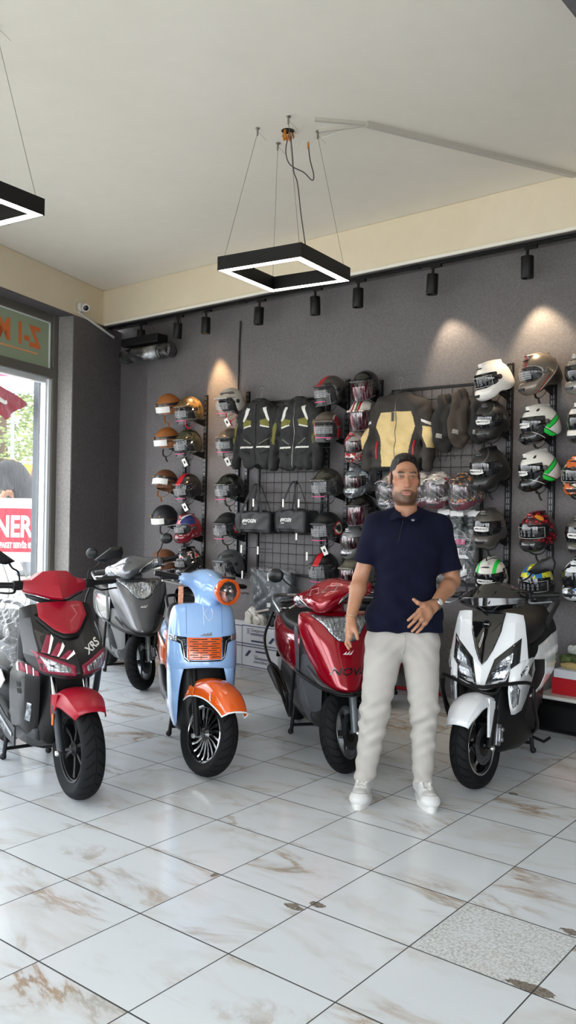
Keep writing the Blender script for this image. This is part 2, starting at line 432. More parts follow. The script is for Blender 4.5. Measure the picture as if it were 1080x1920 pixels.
def mat_floor():
    t = newmat('marble_tiles'); T = .45; th = R(38.45); c, s = math.cos(th), math.sin(th)
    x0, y0 = -.8515*1.533, 2.8836*1.533
    p = t.n('ShaderNodeMapping'); co = t.n('ShaderNodeTexCoord'); t.l(co.outputs['Object'], p.inputs['Vector'])
    p.inputs['Scale'].default_value = (1/T, 1/T, 1); p.inputs['Rotation'].default_value = (0, 0, th)
    p.inputs['Location'].default_value = (-(x0*c - y0*s)/T, -(x0*s + y0*c)/T, 0)
    uv = p.outputs['Vector']; S = t.sep(uv); u, w = S[0], S[1]
    fu, fw = t.math('FLOOR', u), t.math('FLOOR', w); ru, rw = t.math('SUBTRACT', u, fu), t.math('SUBTRACT', w, fw)
    def edge(r): return t.math('MINIMUM', r, t.math('SUBTRACT', 1., r))
    eu, ew = edge(ru), edge(rw)
    cell = t.n('ShaderNodeCombineXYZ'); t.l(fu, cell.inputs[0]); t.l(fw, cell.inputs[1])
    wn = t.n('ShaderNodeTexWhiteNoise', noise_dimensions='3D'); t.l(cell.outputs[0], wn.inputs[0]); rnd = t.sep(wn.outputs['Color'])
    # every tile shows its own cut of the stone
    q = t.n('ShaderNodeCombineXYZ')
    sg = t.math('SIGN', t.math('SUBTRACT', rnd[2], .5))
    t.l(t.math('ADD', t.math('MULTIPLY', ru, sg), t.math('MULTIPLY', t.math('FLOOR', t.math('MULTIPLY', rnd[0], 7.)), 3.1)), q.inputs[0])
    t.l(t.math('ADD', rw, t.math('MULTIPLY', t.math('FLOOR', t.math('MULTIPLY', rnd[1], 5.)), 2.7)), q.inputs[1])
    qm = t.n('ShaderNodeMapping'); t.l(q.outputs[0], qm.inputs[0]); qm.inputs['Rotation'].default_value = (0, 0, R(35)); qm.inputs['Scale'].default_value = (.48, 1.2, 1)
    V = qm.outputs[0]
    n1 = t.noise(V, .95, 8, .62, 1.6); ridge = t.math('ABSOLUTE', t.math('SUBTRACT', n1, .5))
    vein = t.ramp(ridge, [(0., (1, 1, 1, 1)), (.013, (.75, .75, .75, 1)), (.045, (.16, .16, .16, 1)), (.09, (0, 0, 0, 1))])
    msk = t.ramp(t.noise(V, 1.0, 3, .5), [(.50, (0, 0, 0, 1)), (.65, (1, 1, 1, 1))])
    va = t.math('MULTIPLY', vein, msk)
    cloud = t.ramp(t.noise(V, 1.6, 6, .6, .8), [(.5, (0, 0, 0, 1)), (.76, (1, 1, 1, 1))])
    base = t.mix(t.math('MULTIPLY', cloud, .38), srgb('#d3d8dc'), srgb('#a8977e'))
    brown = t.ramp(t.noise(V, 2.6, 4), [(.35, srgb('#8f887b')), (.55, srgb('#9c7a4e')), (.75, srgb('#6d4a2e'))])
    col = t.mix(t.math('MULTIPLY', va, .82), base, brown)
    # one tile worn rough and speckled
    def isq(a, v): return t.math('COMPARE', a, float(v), .2)
    worn = t.math('MULTIPLY', isq(fu, 5), isq(fw, 0))
    sp = t.ramp(t.noise(uv, 38., 3, .75), [(.42, srgb('#7d7b74')), (.56, srgb('#cfd1cd'))])
    wf = t.math('MULTIPLY', worn, t.ramp(t.noise(uv, 3.5, 4), [(.25, (.45, .45, .45, 1)), (.6, (.95, .95, .95, 1))]))
    col = t.mix(wf, col, t.mix(.35, sp, base))
    # broken spots by some joints: the mortar bed shows
    dmin = None
    jit = t.math('MULTIPLY', t.math('SUBTRACT', t.noise(uv, 14., 4, .7), .5), .16)
    for a, b, rx, ry in ((5.97, .06, .19, .060), (3.90, -.06, .10, .05), (4.03, .10, .08, .05), (4.09, 4.03, .06, .05), (2.95, -.04, .035, .05), (5.92, 1.07, .13, .05)):
        du = t.math('DIVIDE', t.math('SUBTRACT', u, a), rx); dw = t.math('DIVIDE', t.math('SUBTRACT', w, b), ry)
        d = t.math('SQRT', t.math('ADD', t.math('MULTIPLY', du, du), t.math('MULTIPLY', dw, dw)))
        dmin = d if dmin is None else t.math('MINIMUM', dmin, d)
    chip = t.math('LESS_THAN', t.math('ADD', dmin, t.math('MULTIPLY', jit, 8.)), .95)
    mort = t.ramp(t.noise(uv, 30., 4, .75), [(.35, srgb('#4b423a')), (.65, srgb('#8c8378'))])
    col = t.mix(chip, col, mort)
    gu = t.math('LESS_THAN', eu, .0056); gw = t.math('LESS_THAN', ew, .0070)
    g = t.math('MAXIMUM', gu, gw)
    gcol = t.ramp(t.noise(uv, 1.1, 3), [(.40, srgb('#2c2d2f')), (.66, srgb('#454544')), (.78, srgb('#b9b7b0'))])
    col = t.mix(g, col, gcol); t.color(col)
    ro = t.math('MAXIMUM', t.math('MULTIPLY', g, .8), t.math('MAXIMUM', t.math('MULTIPLY', worn, .7), t.math('MULTIPLY', chip, .9)))
    sm = t.n('ShaderNodeMapRange'); t.l(t.noise(uv, 2.2, 4), sm.inputs['Value']); sm.inputs['To Min'].default_value = .10; sm.inputs['To Max'].default_value = .22
    t.l(t.math('MAXIMUM', ro, sm.outputs[0]), t.b.inputs['Roughness'])
    h = t.math('SUBTRACT', 1., t.math('MAXIMUM', g, chip)); t.bump(h, .5, .003)
    t.b.inputs['Specular IOR Level'].default_value = .55
    return t.m
M_floor = mat_floor()
# ------------------------------------------------------------------ shell
_q = [Lw(-13.6, -.42, 0), Vector((5.0, -2.6, 0)), W(6.45, -.35, 0), W(-2.75, -.35, 0), W(-2.85, -.2, 0)]
mb = MB(); mb.prism([(p.x, p.y) for p in _q], 'z', -.1, 0); floor = struct(mb.build('floor', M_floor, smooth=0))
mb = MB(); mb.prism([(p.x, p.y) for p in _q], 'z', 4.0, 4.12); ceiling = struct(mb.build('ceiling', M_ceil, smooth=0))
mb = MB()
# back wall with its shallow steps: recess by the corner, boxed-out column, then the long field
prof = [(-2.85, -.13), (-2.09, -.13), (-2.09, -.03), (-1.07, -.03), (-1.07, 0), (6.5, 0), (6.5, -.4), (-2.85, -.4)]
n = len(prof); mb.add([W(t, o, 0) for t, o in prof] + [W(t, o, 4.0) for t, o in prof], [tuple(range(n)), tuple(range(n, 2*n))] + [(i, (i+1) % n, n+(i+1) % n, n+i) for i in range(n)])
wall_back = struct(mb.build('wall_back', M_wall, smooth=0))
b1 = slab('trim_1', M_beam, W, -2.75, 6.5, 0, .25, 3.6, 4.0, bevel=.008); struct(b1)                   # plaster beam along the back wall
struct(slab('trim_2', M_pillar, W, -2.58, 6.5, 0.002, .243, 3.592, 3.6))                                  # its grey painted underside
struct(slab('trim_3', mat('white_strip', '#e9e5da', .6), W, -2.52, 6.5, .243, .262, 3.588, 3.612))           # white strip along its lower edge
struct(slab('trim_4', M_beam, Lw, -13.4, .35, -.42, 0, 3.6, 4.0, bevel=.008))                               # plaster beam above the window side
struct(slab('trim_5', M_pillar, Lw, -13.4, -.56, -.22, -.003, 3.585, 3.6))
struct(slab('wall_left', M_pillar, Lw, -.56, .45, -.42, -.0005, 0, 3.6, bevel=.006))                      # pillar between window and back wall
# the rest of the room, behind and beside the camera
mb = MB(); mb.box((4.92, .9, 2.0), (.12, 7.0, 4.0)); struct(mb.build('wall_right', M_wall, smooth=0))
mb = MB()
for x0, x1, z0, z1 in ((-6.8, 5.0, 3.25, 4.0), (-6.8, -6.3, 0, 3.3), (-3.1, -2.7, 0, 3.3), (.9, 1.3, 0, 3.3), (3.4, 5.0, 0, 3.3), (-6.8, 5.0, 0, .15)): mb.box(((x0+x1)/2, -2.6, (z0+z1)/2), (x1-x0, .2, z1-z0))
struct(mb.build('wall_front', M_pillar, smooth=0))
struct(slab('trim_8', mat_wall('painted_daylight_render', '#8f8b88', '#9a9693', 40., .5), Lw, -.566, -.559, -.19, -.008, .0, 3.585))   # rough render on the window reveal; its lighter grey paints in daylight
# a grey beam that ends under the ceiling at the right
mb = MB(); mb.box((0, 0, 0), (.5, 3.0, .30)); o = mb.build('beam', M_pillar, None, 0, bevel=.006); o.name = 'trim_6'; struct(o)
_d = Vector((0.1150, 0.1418, 0)).normalized(); _n = Vector((_d.y, -_d.x, 0)); _a = Vector((1.104, 3.621, 0)); _c = _a - _d*.98 + _n*.25
o.location = (_c.x, _c.y, 3.852); o.rotation_euler = (0, 0, math.atan2(_d.y, _d.x) - PI/2)
# ------------------------------------------------------------------ window and glazing bars (metal)
M_frame = mat('grey_lacquered_frame', '#6d6a63', .45, .2)
M_whitepvc = mat('white_sash', '#e4e8ea', .35)
M_dark_gasket = mat('dark_window_post', '#3d444b', .4)
def mat_glass(name='clear_glass', tint=(1, 1, 1, 1), dirt=.15):
    t = newmat(name); b = t.b; b.inputs['Base Color'].default_value = tint; b.inputs['Roughness'].default_value = 0.; b.inputs['IOR'].default_value = 1.45
    b.inputs['Transmission Weight'].default_value = 1.; b.inputs['Specular IOR Level'].default_value = .5
    tr = t.n('ShaderNodeBsdfTransparent'); tr.inputs[0].default_value = tint; gl = t.n('ShaderNodeBsdfGlossy'); gl.inputs['Roughness'].default_value = .01
    df = t.n('ShaderNodeBsdfDiffuse'); df.inputs[0].default_value = (.85, .86, .86, 1)
    lw = t.n('ShaderNodeLayerWeight'); fr = t.n('ShaderNodeMath', operation='MULTIPLY_ADD'); t.l(t.math('POWER', lw.outputs['Facing'], 5.), fr.inputs[0]); fr.inputs[1].default_value = .8; fr.inputs[2].default_value = .045; m1 = t.n('ShaderNodeMixShader'); m2 = t.n('ShaderNodeMixShader')
    t.l(fr.outputs[0], m1.inputs[0]); t.l(tr.outputs[0], m1.inputs[1]); t.l(gl.outputs[0], m1.inputs[2])
    f = t.ramp(t.noise(t.coord(scale=(6, 6, 1.2)), 9., 5, .7), [(.45, (dirt*.3,)*3 + (1,)), (.75, (dirt*2.,)*3 + (1,))])
    t.l(f, m2.inputs[0]); t.l(m1.outputs[0], m2.inputs[1]); t.l(df.outputs[0], m2.inputs[2])
    t.l(m2.outputs[0], t.N['Material Output'].inputs['Surface']); return t.m
M_glass = mat_glass()
M_clear = mat_glass('clear_visor_plastic', (.97, .97, .98, 1), .015)
win = empty('window_1', Lw(-1.2, -.22, 0)); win['kind'] = 'structure'
Wi = win.matrix_basis.inverted(); WinV = Matrix.Translation(-win.location)
def wpart(name, m, t0, t1, o0, o1, z0, z1, parent=win, **kw):
    mb = MB(); vs = [Lw(t, o, z) - win.location for z in (z0, z1) for o in (o0, o1) for t in (t0, t1)]
    mb.add(vs, [(0, 2, 3, 1), (4, 5, 7, 6), (0, 1, 5, 4), (2, 6, 7, 3), (0, 4, 6, 2), (1, 3, 7, 5)])
    return mb.build(name, m, parent, smooth=0, **kw)
wpart('upper_frame', M_frame, -13.0, -.56, -.27, -.20, 3.50, 3.66, bevel=.004)
wpart('side_frame', M_frame, -.645, -.561, -.27, -.195, .0, 3.60, bevel=.004)
wpart('transom', M_frame, -13.0, -.6, -.27, -.19, 2.90, 3.0, bevel=.004)
wpart('sill_frame', M_frame, -13.0, -.56, -.30, -.19, 0., .12, bevel=.004)
wpart('sash', M_whitepvc, -.70, -.646, -.30, -.21, .12, 2.89, bevel=.004)
wpart('sash', M_whitepvc, -.718, -.702, -.30, -.235, .12, 2.87, bevel=.003)
wpart('sash_head', M_whitepvc, -13.0, -.70, -.32, -.24, 2.845, 2.895, bevel=.004)
wpart('post', M_dark_gasket, -.652, -.562, -.44, -.36, .12, 2.90, bevel=.004)
for k in range(5): wpart('post', M_dark_gasket, -2.9-2.1*k, -2.8-2.1*k, -.34, -.24, .12, 2.9)
wpart('glass_pane', M_glass, -13.0, -.745, -.285, -.279, .12, 2.82)
def mat_frost():
    t = newmat('green_film_glass'); b = t.b; b.inputs['Base Color'].default_value = srgb('#8f9886'); b.inputs['Roughness'].default_value = .35
    b.inputs['Transmission Weight'].default_value = .0; b.inputs['Alpha'].default_value = 1.
    tl = t.n('ShaderNodeBsdfTranslucent'); tl.inputs[0].default_value = srgb('#a3ab97'); mx = t.n('ShaderNodeMixShader'); mx.inputs[0].default_value = .28
    n = t.noise(t.coord(), 3., 3); rr = t.n('ShaderNodeMapRange'); t.l(n, rr.inputs['Value']); rr.inputs['To Min'].default_value = .3; rr.inputs['To Max'].default_value = .42; t.l(rr.outputs[0], b.inputs['Roughness'])
    t.l(b.outputs[0], mx.inputs[1]); t.l(tl.outputs[0], mx.inputs[2]); t.l(mx.outputs[0], t.N['Material Output'].inputs['Surface']); return t.m
fan = wpart('fanlight_pane', mat_frost(), -13.0, -.645, -.235, -.228, 3.0, 3.5)
wpart('pane_bead', M_whitepvc, -.69, -.676, -.235, -.215, 3.0, 3.5)
wpart('pane_bead', M_whitepvc, -13.0, -.676, -.235, -.215, 3.486, 3.5)
# shop lettering on the fanlight: put on from the street, so it is mirrored seen from inside
M_orange = mat('orange_film', '#e57a40', .5); M_orange_line = mat('pale_orange_film', '#e5a878', .5)
mb = MB(); ang = math.atan2(LU.y, LU.x)
Mx = Matrix.Translation(Lw(-.845, -.222, 3.28) - win.location) @ Matrix(((-LU.x, 0, LN.x, 0), (-LU.y, 0, LN.y, 0), (0, 1, 0, 0), (0, 0, 0, 1)))
text_flat('Z-1 MOTOR', Mx, .30, mb, bold=.012, align='LEFT', sx=.93)
ltr = mb.build('lettering', M_orange, win, smooth=0)
wpart('letter_line', M_orange_line, -5.1, -.885, -.224, -.2215, 3.115, 3.135)
# ------------------------------------------------------------------ street outside
M_pave = mat_wall('concrete_paving', '#b6b3ab', '#c4c1b8', 20., .2)
mb = MB(); mb.box((0, 0, -.1), (40, 60, .1)); st = struct(mb.build('pavement', M_pave, smooth=0)); st.location = Lw(0, -20.5, -.12); st.rotation_euler = (0, 0, math.atan2(LN.y, LN.x))
# ================================================================== ceiling fittings
M_blk = mat('matt_black_metal', '#0e0e0f', .45, .0, spec=.3)
M_blk2 = mat('satin_black', '#0a0a0b', .35, spec=.3)
M_steel = mat('steel_wire', '#8d8a84', .35, .9)
M_led = mat('lit_diffuser', '#fff6ea', .5, emit=7.)
M_cable = mat('grey_cable', '#3b3638', .5)
M_plastw = mat('white_plastic', '#dcdad4', .4)
def pendant(c, zb, ang, label, anchors, side=.62):
    t = empty('pendant_lamp', (c[0], c[1], zb), ang, label, 'lamp', 'square pendant lamps')
    h, w_ = .088, .062; a = side/2; b = a - w_
    mb = MB()
    for i in range(4):
        p = [(-a, -a), (a, -a), (a, a), (-a, a)]; q = [(-b, -b), (b, -b), (b, b), (-b, b)]; j = (i+1) % 4
        mb.add([(p[i][0], p[i][1], 0), (p[j][0], p[j][1], 0), (p[j][0], p[j][1], h), (p[i][0], p[i][1], h), (q[i][0], q[i][1], 0), (q[j][0], q[j][1], 0), (q[j][0], q[j][1], h), (q[i][0], q[i][1], h)],
               [(0, 1, 2, 3), (5, 4, 7, 6), (3, 2, 6, 7)])
    mb.build('housing', M_blk, t, smooth=0)
    mb = MB(); e = .005; a2, b2 = a - e, b + e
    for i in range(4):
        p = [(-a2, -a2), (a2, -a2), (a2, a2), (-a2, a2)]; q = [(-b2, -b2), (b2, -b2), (b2, b2), (-b2, b2)]; j = (i+1) % 4
        mb.add([(p[i][0], p[i][1], .001), (p[j][0], p[j][1], .001), (q[j][0], q[j][1], .001), (q[i][0], q[i][1], .001)], [(3, 2, 1, 0)])
    mb.build('diffuser', M_led, t, smooth=0, fix=False)
    inv = Matrix.Translation((c[0], c[1], zb)) @ Matrix.Rotation(ang, 4, 'Z'); inv = inv.inverted()
    k = a - w_/2
    for (ax, ay), cr in zip(anchors, ((-k, -k), (k, -k), (k, k), (-k, k))):
        top = inv @ Vector((ax, ay, 4.0)); mb = MB(); mb.tube([(cr[0], cr[1], h), top - Vector((0, 0, .03))], .0016, 6)
        wv = mb.build('suspension_wire', M_steel, t)
        mb = MB(); mb.lathe([(.014, 0), (.014, .006), (.006, .012), (.005, .05)], top, (0, 0, -1), 12)
        mb.tube([top - Vector((0, 0, .02)), top + Vector((.05, .02, -.01)), top + Vector((.09, -.01, -.05))], .0012, 5, smooth=4)
        mb.build('ceiling_mount', M_steel, wv)
    return t


lampA = pendant((-.05, 5.588), 3.051, math.atan2(.346, .219), 'black square pendant lamp on four wires in the middle of the ceiling',
        [(-.045, 5.394), (.146, 5.60), (-.117, 5.79), (-.245, 5.569)], .626)
lampB = pendant((-1.741, 4.417), 3.051, math.atan2(.346, .219), 'black square pendant lamp nearer the window, cut off by the picture edge',
        [(-1.74, 4.25), (-1.55, 4.42), (-1.78, 4.62), (-1.95, 4.45)], .626)
# the loose wiring at the middle lamp
t = empty('ceiling_wiring', (-.05, 5.6, 4.0), 0, 'loose dark cable looping down from an open ceiling hole above the middle lamp', 'cable')
O = Vector((-.05, 5.6, 4.0))
mb = MB(); mb.tube([Vector(p) - O for p in ((-.045, 5.60, 3.97), (-.06, 5.59, 3.86), (-.03, 5.59, 3.775), (.06, 5.60, 3.73), (.115, 5.60, 3.68), (.125, 5.61, 3.72), (.10, 5.62, 3.82), (.085, 5.63, 3.93))], .0038, 6, smooth=6); mb.build('loop_cable', M_cable, t)
mb = MB(); mb.tube([Vector(p) - O for p in ((-.03, 5.60, 3.97), (-.015, 5.59, 3.83), (-.005, 5.57, 3.72), (.02, 5.5, 3.62), (.045, 5.42, 3.40), (.075, 5.33, 3.18))], .0038, 6, smooth=6); mb.build('lamp_feed_cable', M_cable, t)
M_tape = mat('orange_wire_ends', '#b8741f', .5, var=.3)
mb = MB()
for k in range(9):
    random.seed(k); p = Vector((random.uniform(-.03, .03), random.uniform(-.03, .03), 0))
    mb.tube([p, p*1.4 + Vector((0, 0, -.03)), Vector((random.uniform(-.03, .03), random.uniform(-.02, .02), -.06)), p*.3 + Vector((0, 0, -.035))], .005, 6, smooth=4)
mb.build('wire_bundle', [M_tape], t); mb = MB(); mb.lathe([(.001, 0), (.042, 0), (.042, .004), (.001, .004)], (0, 0, -.004), (0, 0, 1), 20)
mb.build('ceiling_hole', mat('dark_hole', '#2a2420', .9), t)
mb = MB(); mb.tube([(.135, .03, -.06), (.138, .03, -.10)], .007, 8); mb.build('cable_joint', M_tape, t)
mb = MB(); mb.tube([(.02, 0, -.01), (.06, .01, -.12), (.09, .03, -.05), (.135, .03, -.07)], .002, 5, smooth=5); mb.build('earth_wire', M_plastw, t)
# surface conduit across the ceiling
t = empty('ceiling_conduit', (.46, 5.454, 4.0), 0, 'white surface conduit running over the ceiling to the right hand beam', 'conduit')
O = Vector((.46, 5.454, 4.0))
def strip(mb, a, b, w_, h_=.020):
    a, b = Vector(a) - O, Vector(b) - O; d = (b-a).normalized(); s_ = Vector((-d.y, d.x, 0))*w_/2; dn = Vector((0, 0, -h_))
    mb.add([a-s_, a+s_, b+s_, b-s_, a-s_+dn, a+s_+dn, b+s_+dn, b-s_+dn], [(0, 1, 2, 3), (7, 6, 5, 4), (0, 4, 5, 1), (1, 5, 6, 2), (2, 6, 7, 3), (3, 7, 4, 0)])
mb = MB(); strip(mb, (.45, 5.45, 4.0), (2.03, 6.21, 4.0), .040, .03); mb.build('main_run', mat('shadow_greyed_conduit', '#b9b5ab', .5), t, smooth=0)  # white conduit; the darker grey paints in its shadow on the ceiling
mb = MB(); strip(mb, (.12, 5.41, 4.0), (.48, 5.46, 4.0), .025); mb.build('branch', MATS['shadow_greyed_conduit'], t, smooth=0)
mb = MB(); strip(mb, (.15, 5.57, 4.0), (.46, 5.47, 4.0), .012); mb.build('branch', MATS['shadow_greyed_conduit'], t, smooth=0)
mb = MB(); mb.tube([Vector(p) - O for p in ((.085, 5.64, 3.93), (.2, 5.62, 3.975), (.35, 5.53, 3.99), (.46, 5.47, 3.99))], .003, 6, smooth=5); mb.build('loose_wire', M_plastw, t)
# ------------------------------------------------------------------ spotlight track
t = empty('light_track', W(0, .17, 3.592), math.atan2(WW.y, WW.x), 'black spotlight track under the beam along the grey wall', 'light track')
mb = MB(); mb.box((.45, 0, -.014), (6.0, .036, .028)); mb.build('rail', M_blk, t, bevel=.003)
for x in (-2.3, -.4, 1.6):
    mb = MB(); mb.box((x, 0, -.016), (.09, .044, .034)); mb.build('rail_joint', M_blk, t, bevel=.002)
M_lens = mat('lamp_reflector', '#b9b3a6', .25, .7)
M_lens_on = mat('lit_lamp_lens', '#ffcf96', .4, emit=14.)
spots = [(-1.97, 0, 0, 0), (-1.36, .16, .1, 0), (-.93, 0, 0, 1), (-.18, .05, 0, 0), (.52, 0, .05, 0), (1.01, 0, 0, 0), (1.77, .04, 0, 0), (2.60, 0, .05, 0)]
sl = ['behind the silver duct at the corner', 'tilted, second from the corner', 'third from the corner, lit', 'fourth from the corner, above the first black jacket',
      'fifth from the corner, below the lamp frame', 'sixth from the corner, just right of the square lamp', 'seventh from the corner, above the cream jacket', 'last at the right, above the white helmet']
for (tt, tilt, side, on), lb in zip(spots, sl):
    o = empty('track_spotlight', W(tt, .17, 3.565), math.atan2(WW.y, WW.x), 'black cylinder spotlight on the track, ' + lb, 'spotlight', 'track spotlights')
    mb = MB(); mb.box((.03, 0, -.012), (.10, .034, .024)); mb.build('track_adapter', M_blk, o, bevel=.003)
    mb = MB(); mb.cyl((0, 0, -.02), (0, 0, -.078), .012); mb.build('stem', M_blk, o)
    M = Matrix.Translation((0, 0, -.075)) @ Matrix.Rotation(tilt, 4, 'Y') @ Matrix.Rotation(side, 4, 'X')
    mb = MB(); mb.lathe([(.004, 0), (.045, 0), (.0475, -.004), (.0475, -.163), (.045, -.166), (.041, -.166), (.039, -.15), (.036, -.13)], (0, 0, 0), (0, 0, 1), 28); mb.xf(M)
    if tilt > .1:
        mb.tube([M @ Vector((-.05, 0, -.05)), Vector((-.04, 0, -.03)), Vector((0, 0, -.0)), Vector((.035, 0, -.03)), M @ Vector((.05, 0, -.05))], .005, 6, smooth=4)
    b = mb.build('lamp_body', M_blk, o)
    mb = MB(); mb.lathe([(.002, -.128), (.037, -.129)], (0, 0, 0), (0, 0, 1), 24); mb.xf(M); mb.build('lens', M_lens_on if on else M_lens, b)
    if on:
        ld = bpy.data.lights.new('spot', 'SPOT'); ld.energy = 95; ld.spot_size = R(56); ld.spot_blend = .7; ld.shadow_soft_size = .03; ld.color = (1., .62, .30)
        lo = bpy.data.objects.new('spot', ld); COL.objects.link(lo); lo.location = W(tt, .17, 3.565) + Vector((0, 0, -.245))
        lo.rotation_euler = (W(-.74, .0, 1.9) - lo.location).to_track_quat('-Z', 'Y').to_euler()
for (tt, col, en, aim) in ((1.77, (1., .80, .58), 26, (2.2, 1.8)), (2.60, (1., .78, .52), 42, (2.80, 1.9))):
    ld = bpy.data.lights.new('spot', 'SPOT'); ld.energy = en; ld.spot_size = R(75); ld.spot_blend = .6; ld.shadow_soft_size = .025; ld.color = col
    lo = bpy.data.objects.new('spot', ld); COL.objects.link(lo); lo.location = W(tt, .17, 3.31)
    lo.rotation_euler = (W(aim[0], .0, aim[1]) - lo.location).to_track_quat('-Z', 'Y').to_euler()
# ------------------------------------------------------------------ camera on the beam with its trunking, ventilation duct, wall trunking
t = empty('security_camera', Lw(-.45, .0, 3.70), math.atan2(LN.y, LN.x), 'small white security camera on the beam above the dark pillar', 'camera')
mb = MB(); mb.lathe([(.001, 0), (.05, 0), (.052, .012), (.046, .03), (.001, .032)], (0, 0, 0), (1, 0, 0), 24); mb.build('base', M_plastw, t)
Mc = Matrix.Translation((.06, .01, .0)) @ Matrix.Rotation(R(-50), 4, 'Z') @ Matrix.Rotation(R(18), 4, 'Y')
mb = MB(); mb.lathe([(.001, -.05), (.03, -.045), (.043, -.025), (.046, 0), (.046, .03), (.04, .045), (.03, .046)], (0, 0, 0), (1, 0, 0), 24); mb.xf(Mc); b = mb.build('camera_head', M_plastw, t)
mb = MB(); mb.lathe([(.001, .049), (.018, .048), (.03, .0465)], (0, 0, 0), (1, 0, 0), 20); mb.xf(Mc); mb.build('lens', mat('camera_lens', '#101114', .1), b)
mb = MB(); mb.tube([(.02, -.04, .04), (.03, -.10, .06), (.015, -.14, .0), (.01, -.10, -.06), (.01, -.05, -.07)], .004, 6, smooth=6); mb.build('cable', M_plastw, t)
a, b_ = Lw(-.50, .012, 3.64), Lw(.20, .03, 3.50)
t = empty('cable_trunking', a, 0, 'white cable trunking slanting down from the camera across the dark pillar', 'trunking')
mb = MB(); d = b_ - a; mb.tube([(0, 0, 0), d], .016, 4); mb.build('trunking', M_plastw, t, smooth=0)
t = empty('ventilation_duct', W(-2.2, .15, 3.22), math.atan2(WW.y, WW.x), 'silver flexible ventilation duct high in the dark corner', 'duct')
def mat_foil():
    q = newmat('duct_foil'); q.b.inputs['Metallic'].default_value = .9; v = q.coord()
    q.color(q.ramp(q.noise(v, 7., 4), [(.4, srgb('#6f7072')), (.7, srgb('#b9bbbd'))])); q.b.inputs['Roughness'].default_value = .3
    q.bump(q.noise(v, 26., 5, .7), .6, .01); return q.m
M_foil = mat_foil(); M_darkfoil = mat('black_wrap_foil', '#191a1c', .25, bump=.6, bscale=40)
mb = MB(); mb.lathe([(.078 + .004*math.sin(i*2.4), -.08 + .02*i) for i in range(41)], (0, 0, 0), (1, 0, 0), 28, cap=True); mb.build('wrapped_hose', M_darkfoil, t)
mb = MB(); mb.lathe([(.088, 0), (.088, .43)], (.12, 0, 0), (1, 0, 0), 28); mb.build('foil_collar', M_foil, t, solid=.003)
s = SDF((-.15, -.12, -.12), (.82, .12, .12), .009); s.cap((-.03, 0, 0), (.68, 0, 0), .086); s.warp(lambda X, Y, Z: .006*np.sin(X*60+Y*40) - .006*np.sin(X*33+Z*50)); link('clear_wrap', s.mesh('clear_wrap', [mat_glass('duct_film', (.95, .95, .97, 1), .05)]), t)
mb = MB(); mb.box((.26, .0, .145), (.62, .16, .09)); mb.build('duct_box', mat('dark_duct_box', '#161617', .6, spec=.2), t, bevel=.01)
o = empty('wall_cable', W(-.60, .0, 2.70), 0, 'dark cable running down the grey wall from the track to the rack', 'cable')
mb = MB(); mb.tube([WN*.012 + Vector((0, 0, -.02)), WN*.012 + Vector((0, 0, .40)), WN*.013 + WW*.012 + Vector((0, 0, .74))], .009, 6); mb.build('cable', mat('dark_wall_cable', '#2f2a2b', .6), o)
# ------------------------------------------------------------------ slotted uprights with arms
def mat_slots():
    q = newmat('slotted_black_steel'); v = q.coord(); S = q.sep(v)
    fr = q.math('FRACT', q.math('MULTIPLY', S[2], 20.)); a = q.math('MULTIPLY', q.math('GREATER_THAN', fr, .3), 1.)
    yy = q.math('ABSOLUTE', S[1]); b = q.math('COMPARE', yy, .0085, .003)
    q.color(q.mix(q.math('MULTIPLY', a, b), srgb('#17171a'), srgb('#77777a'))); q.b.inputs['Roughness'].default_value = .42; q.b.inputs['Metallic'].default_value = .4; return q.m
M_slot = mat_slots()
def upright(tt, z0, z1, arms, label, w_=.042, group='slotted black wall uprights'):
    o = empty('rack_upright', W(tt, .001, 0), WROT, label, 'rack upright', group)
    mb = MB(); mb.box((.014, 0, (z0+z1)/2), (.026, w_, z1-z0)); mb.build('slotted_channel', M_slot, o, bevel=.003)
    for z, L in arms:
        mb = MB(); mb.prism([(.026, z-.055), (.026, z+.02), (L, z+.012), (L, z-.012)], 'y', -.004, .004)
        a = mb.build('bracket_arm', M_blk, o, smooth=0)
        mb = MB(); mb.tube([(L-.01, -.05, z), (L-.01, .05, z)], .007, 8); mb.build('arm_crossbar', M_blk, a)
    for z in (z0+.18, (z0+z1)/2+.1, z1-.2):
        mb = MB(); mb.lathe([(.001, .0305), (.006, .0295), (.008, .027)], (0, 0, z), (1, 0, 0), 10); mb.build('screw_head', M_steel, o)
ar = lambda zs, L=.2: [(z - .10, L) for z in zs]
upright(-1.385, .86, 2.50, ar((2.25, 1.79, 1.42, .95)), 'black slotted upright nearest the dark corner, holding the brown helmets')
upright(-1.065, .86, 2.72, ar((2.54, 2.20, 1.74, 1.32, .97)), 'black slotted upright second from the dark corner, holding the union helmet')
upright(-.585, .86, 2.55, [], 'grey black slotted upright behind the chrome helmet column', .05)
upright(-.455, .86, 2.71, ar((2.59, 2.19, 1.73, 1.35, .98)), 'black slotted upright between the white jet helmet and the first jacket')
upright(.575, .86, 2.53, [], 'black slotted upright at the right edge of the left grid')
upright(.80, .86, 2.73, ar((2.60, 2.27, 1.77, 1.37, 1.0)), 'black slotted upright right of the two black jackets')
upright(1.165, .86, 2.69, ar((2.62, 2.37, 2.11, 1.79, 1.55, 1.26, 1.0)), 'black slotted upright left of the cream jacket')
upright(2.405, .86, 2.72, ar((2.57, 2.26, 1.89, 1.43, 1.03)), 'black slotted upright behind the white and matt black helmets', .05)
upright(2.76, .86, 2.66, ar((2.59, 2.21, 1.87, 1.41, 1.02)), 'black slotted upright behind the green striped helmets', .05)
upright(3.11, .86, 2.70, ar((2.56, 2.21, 1.83, 1.40, 1.11)), 'black slotted upright at the right picture edge')
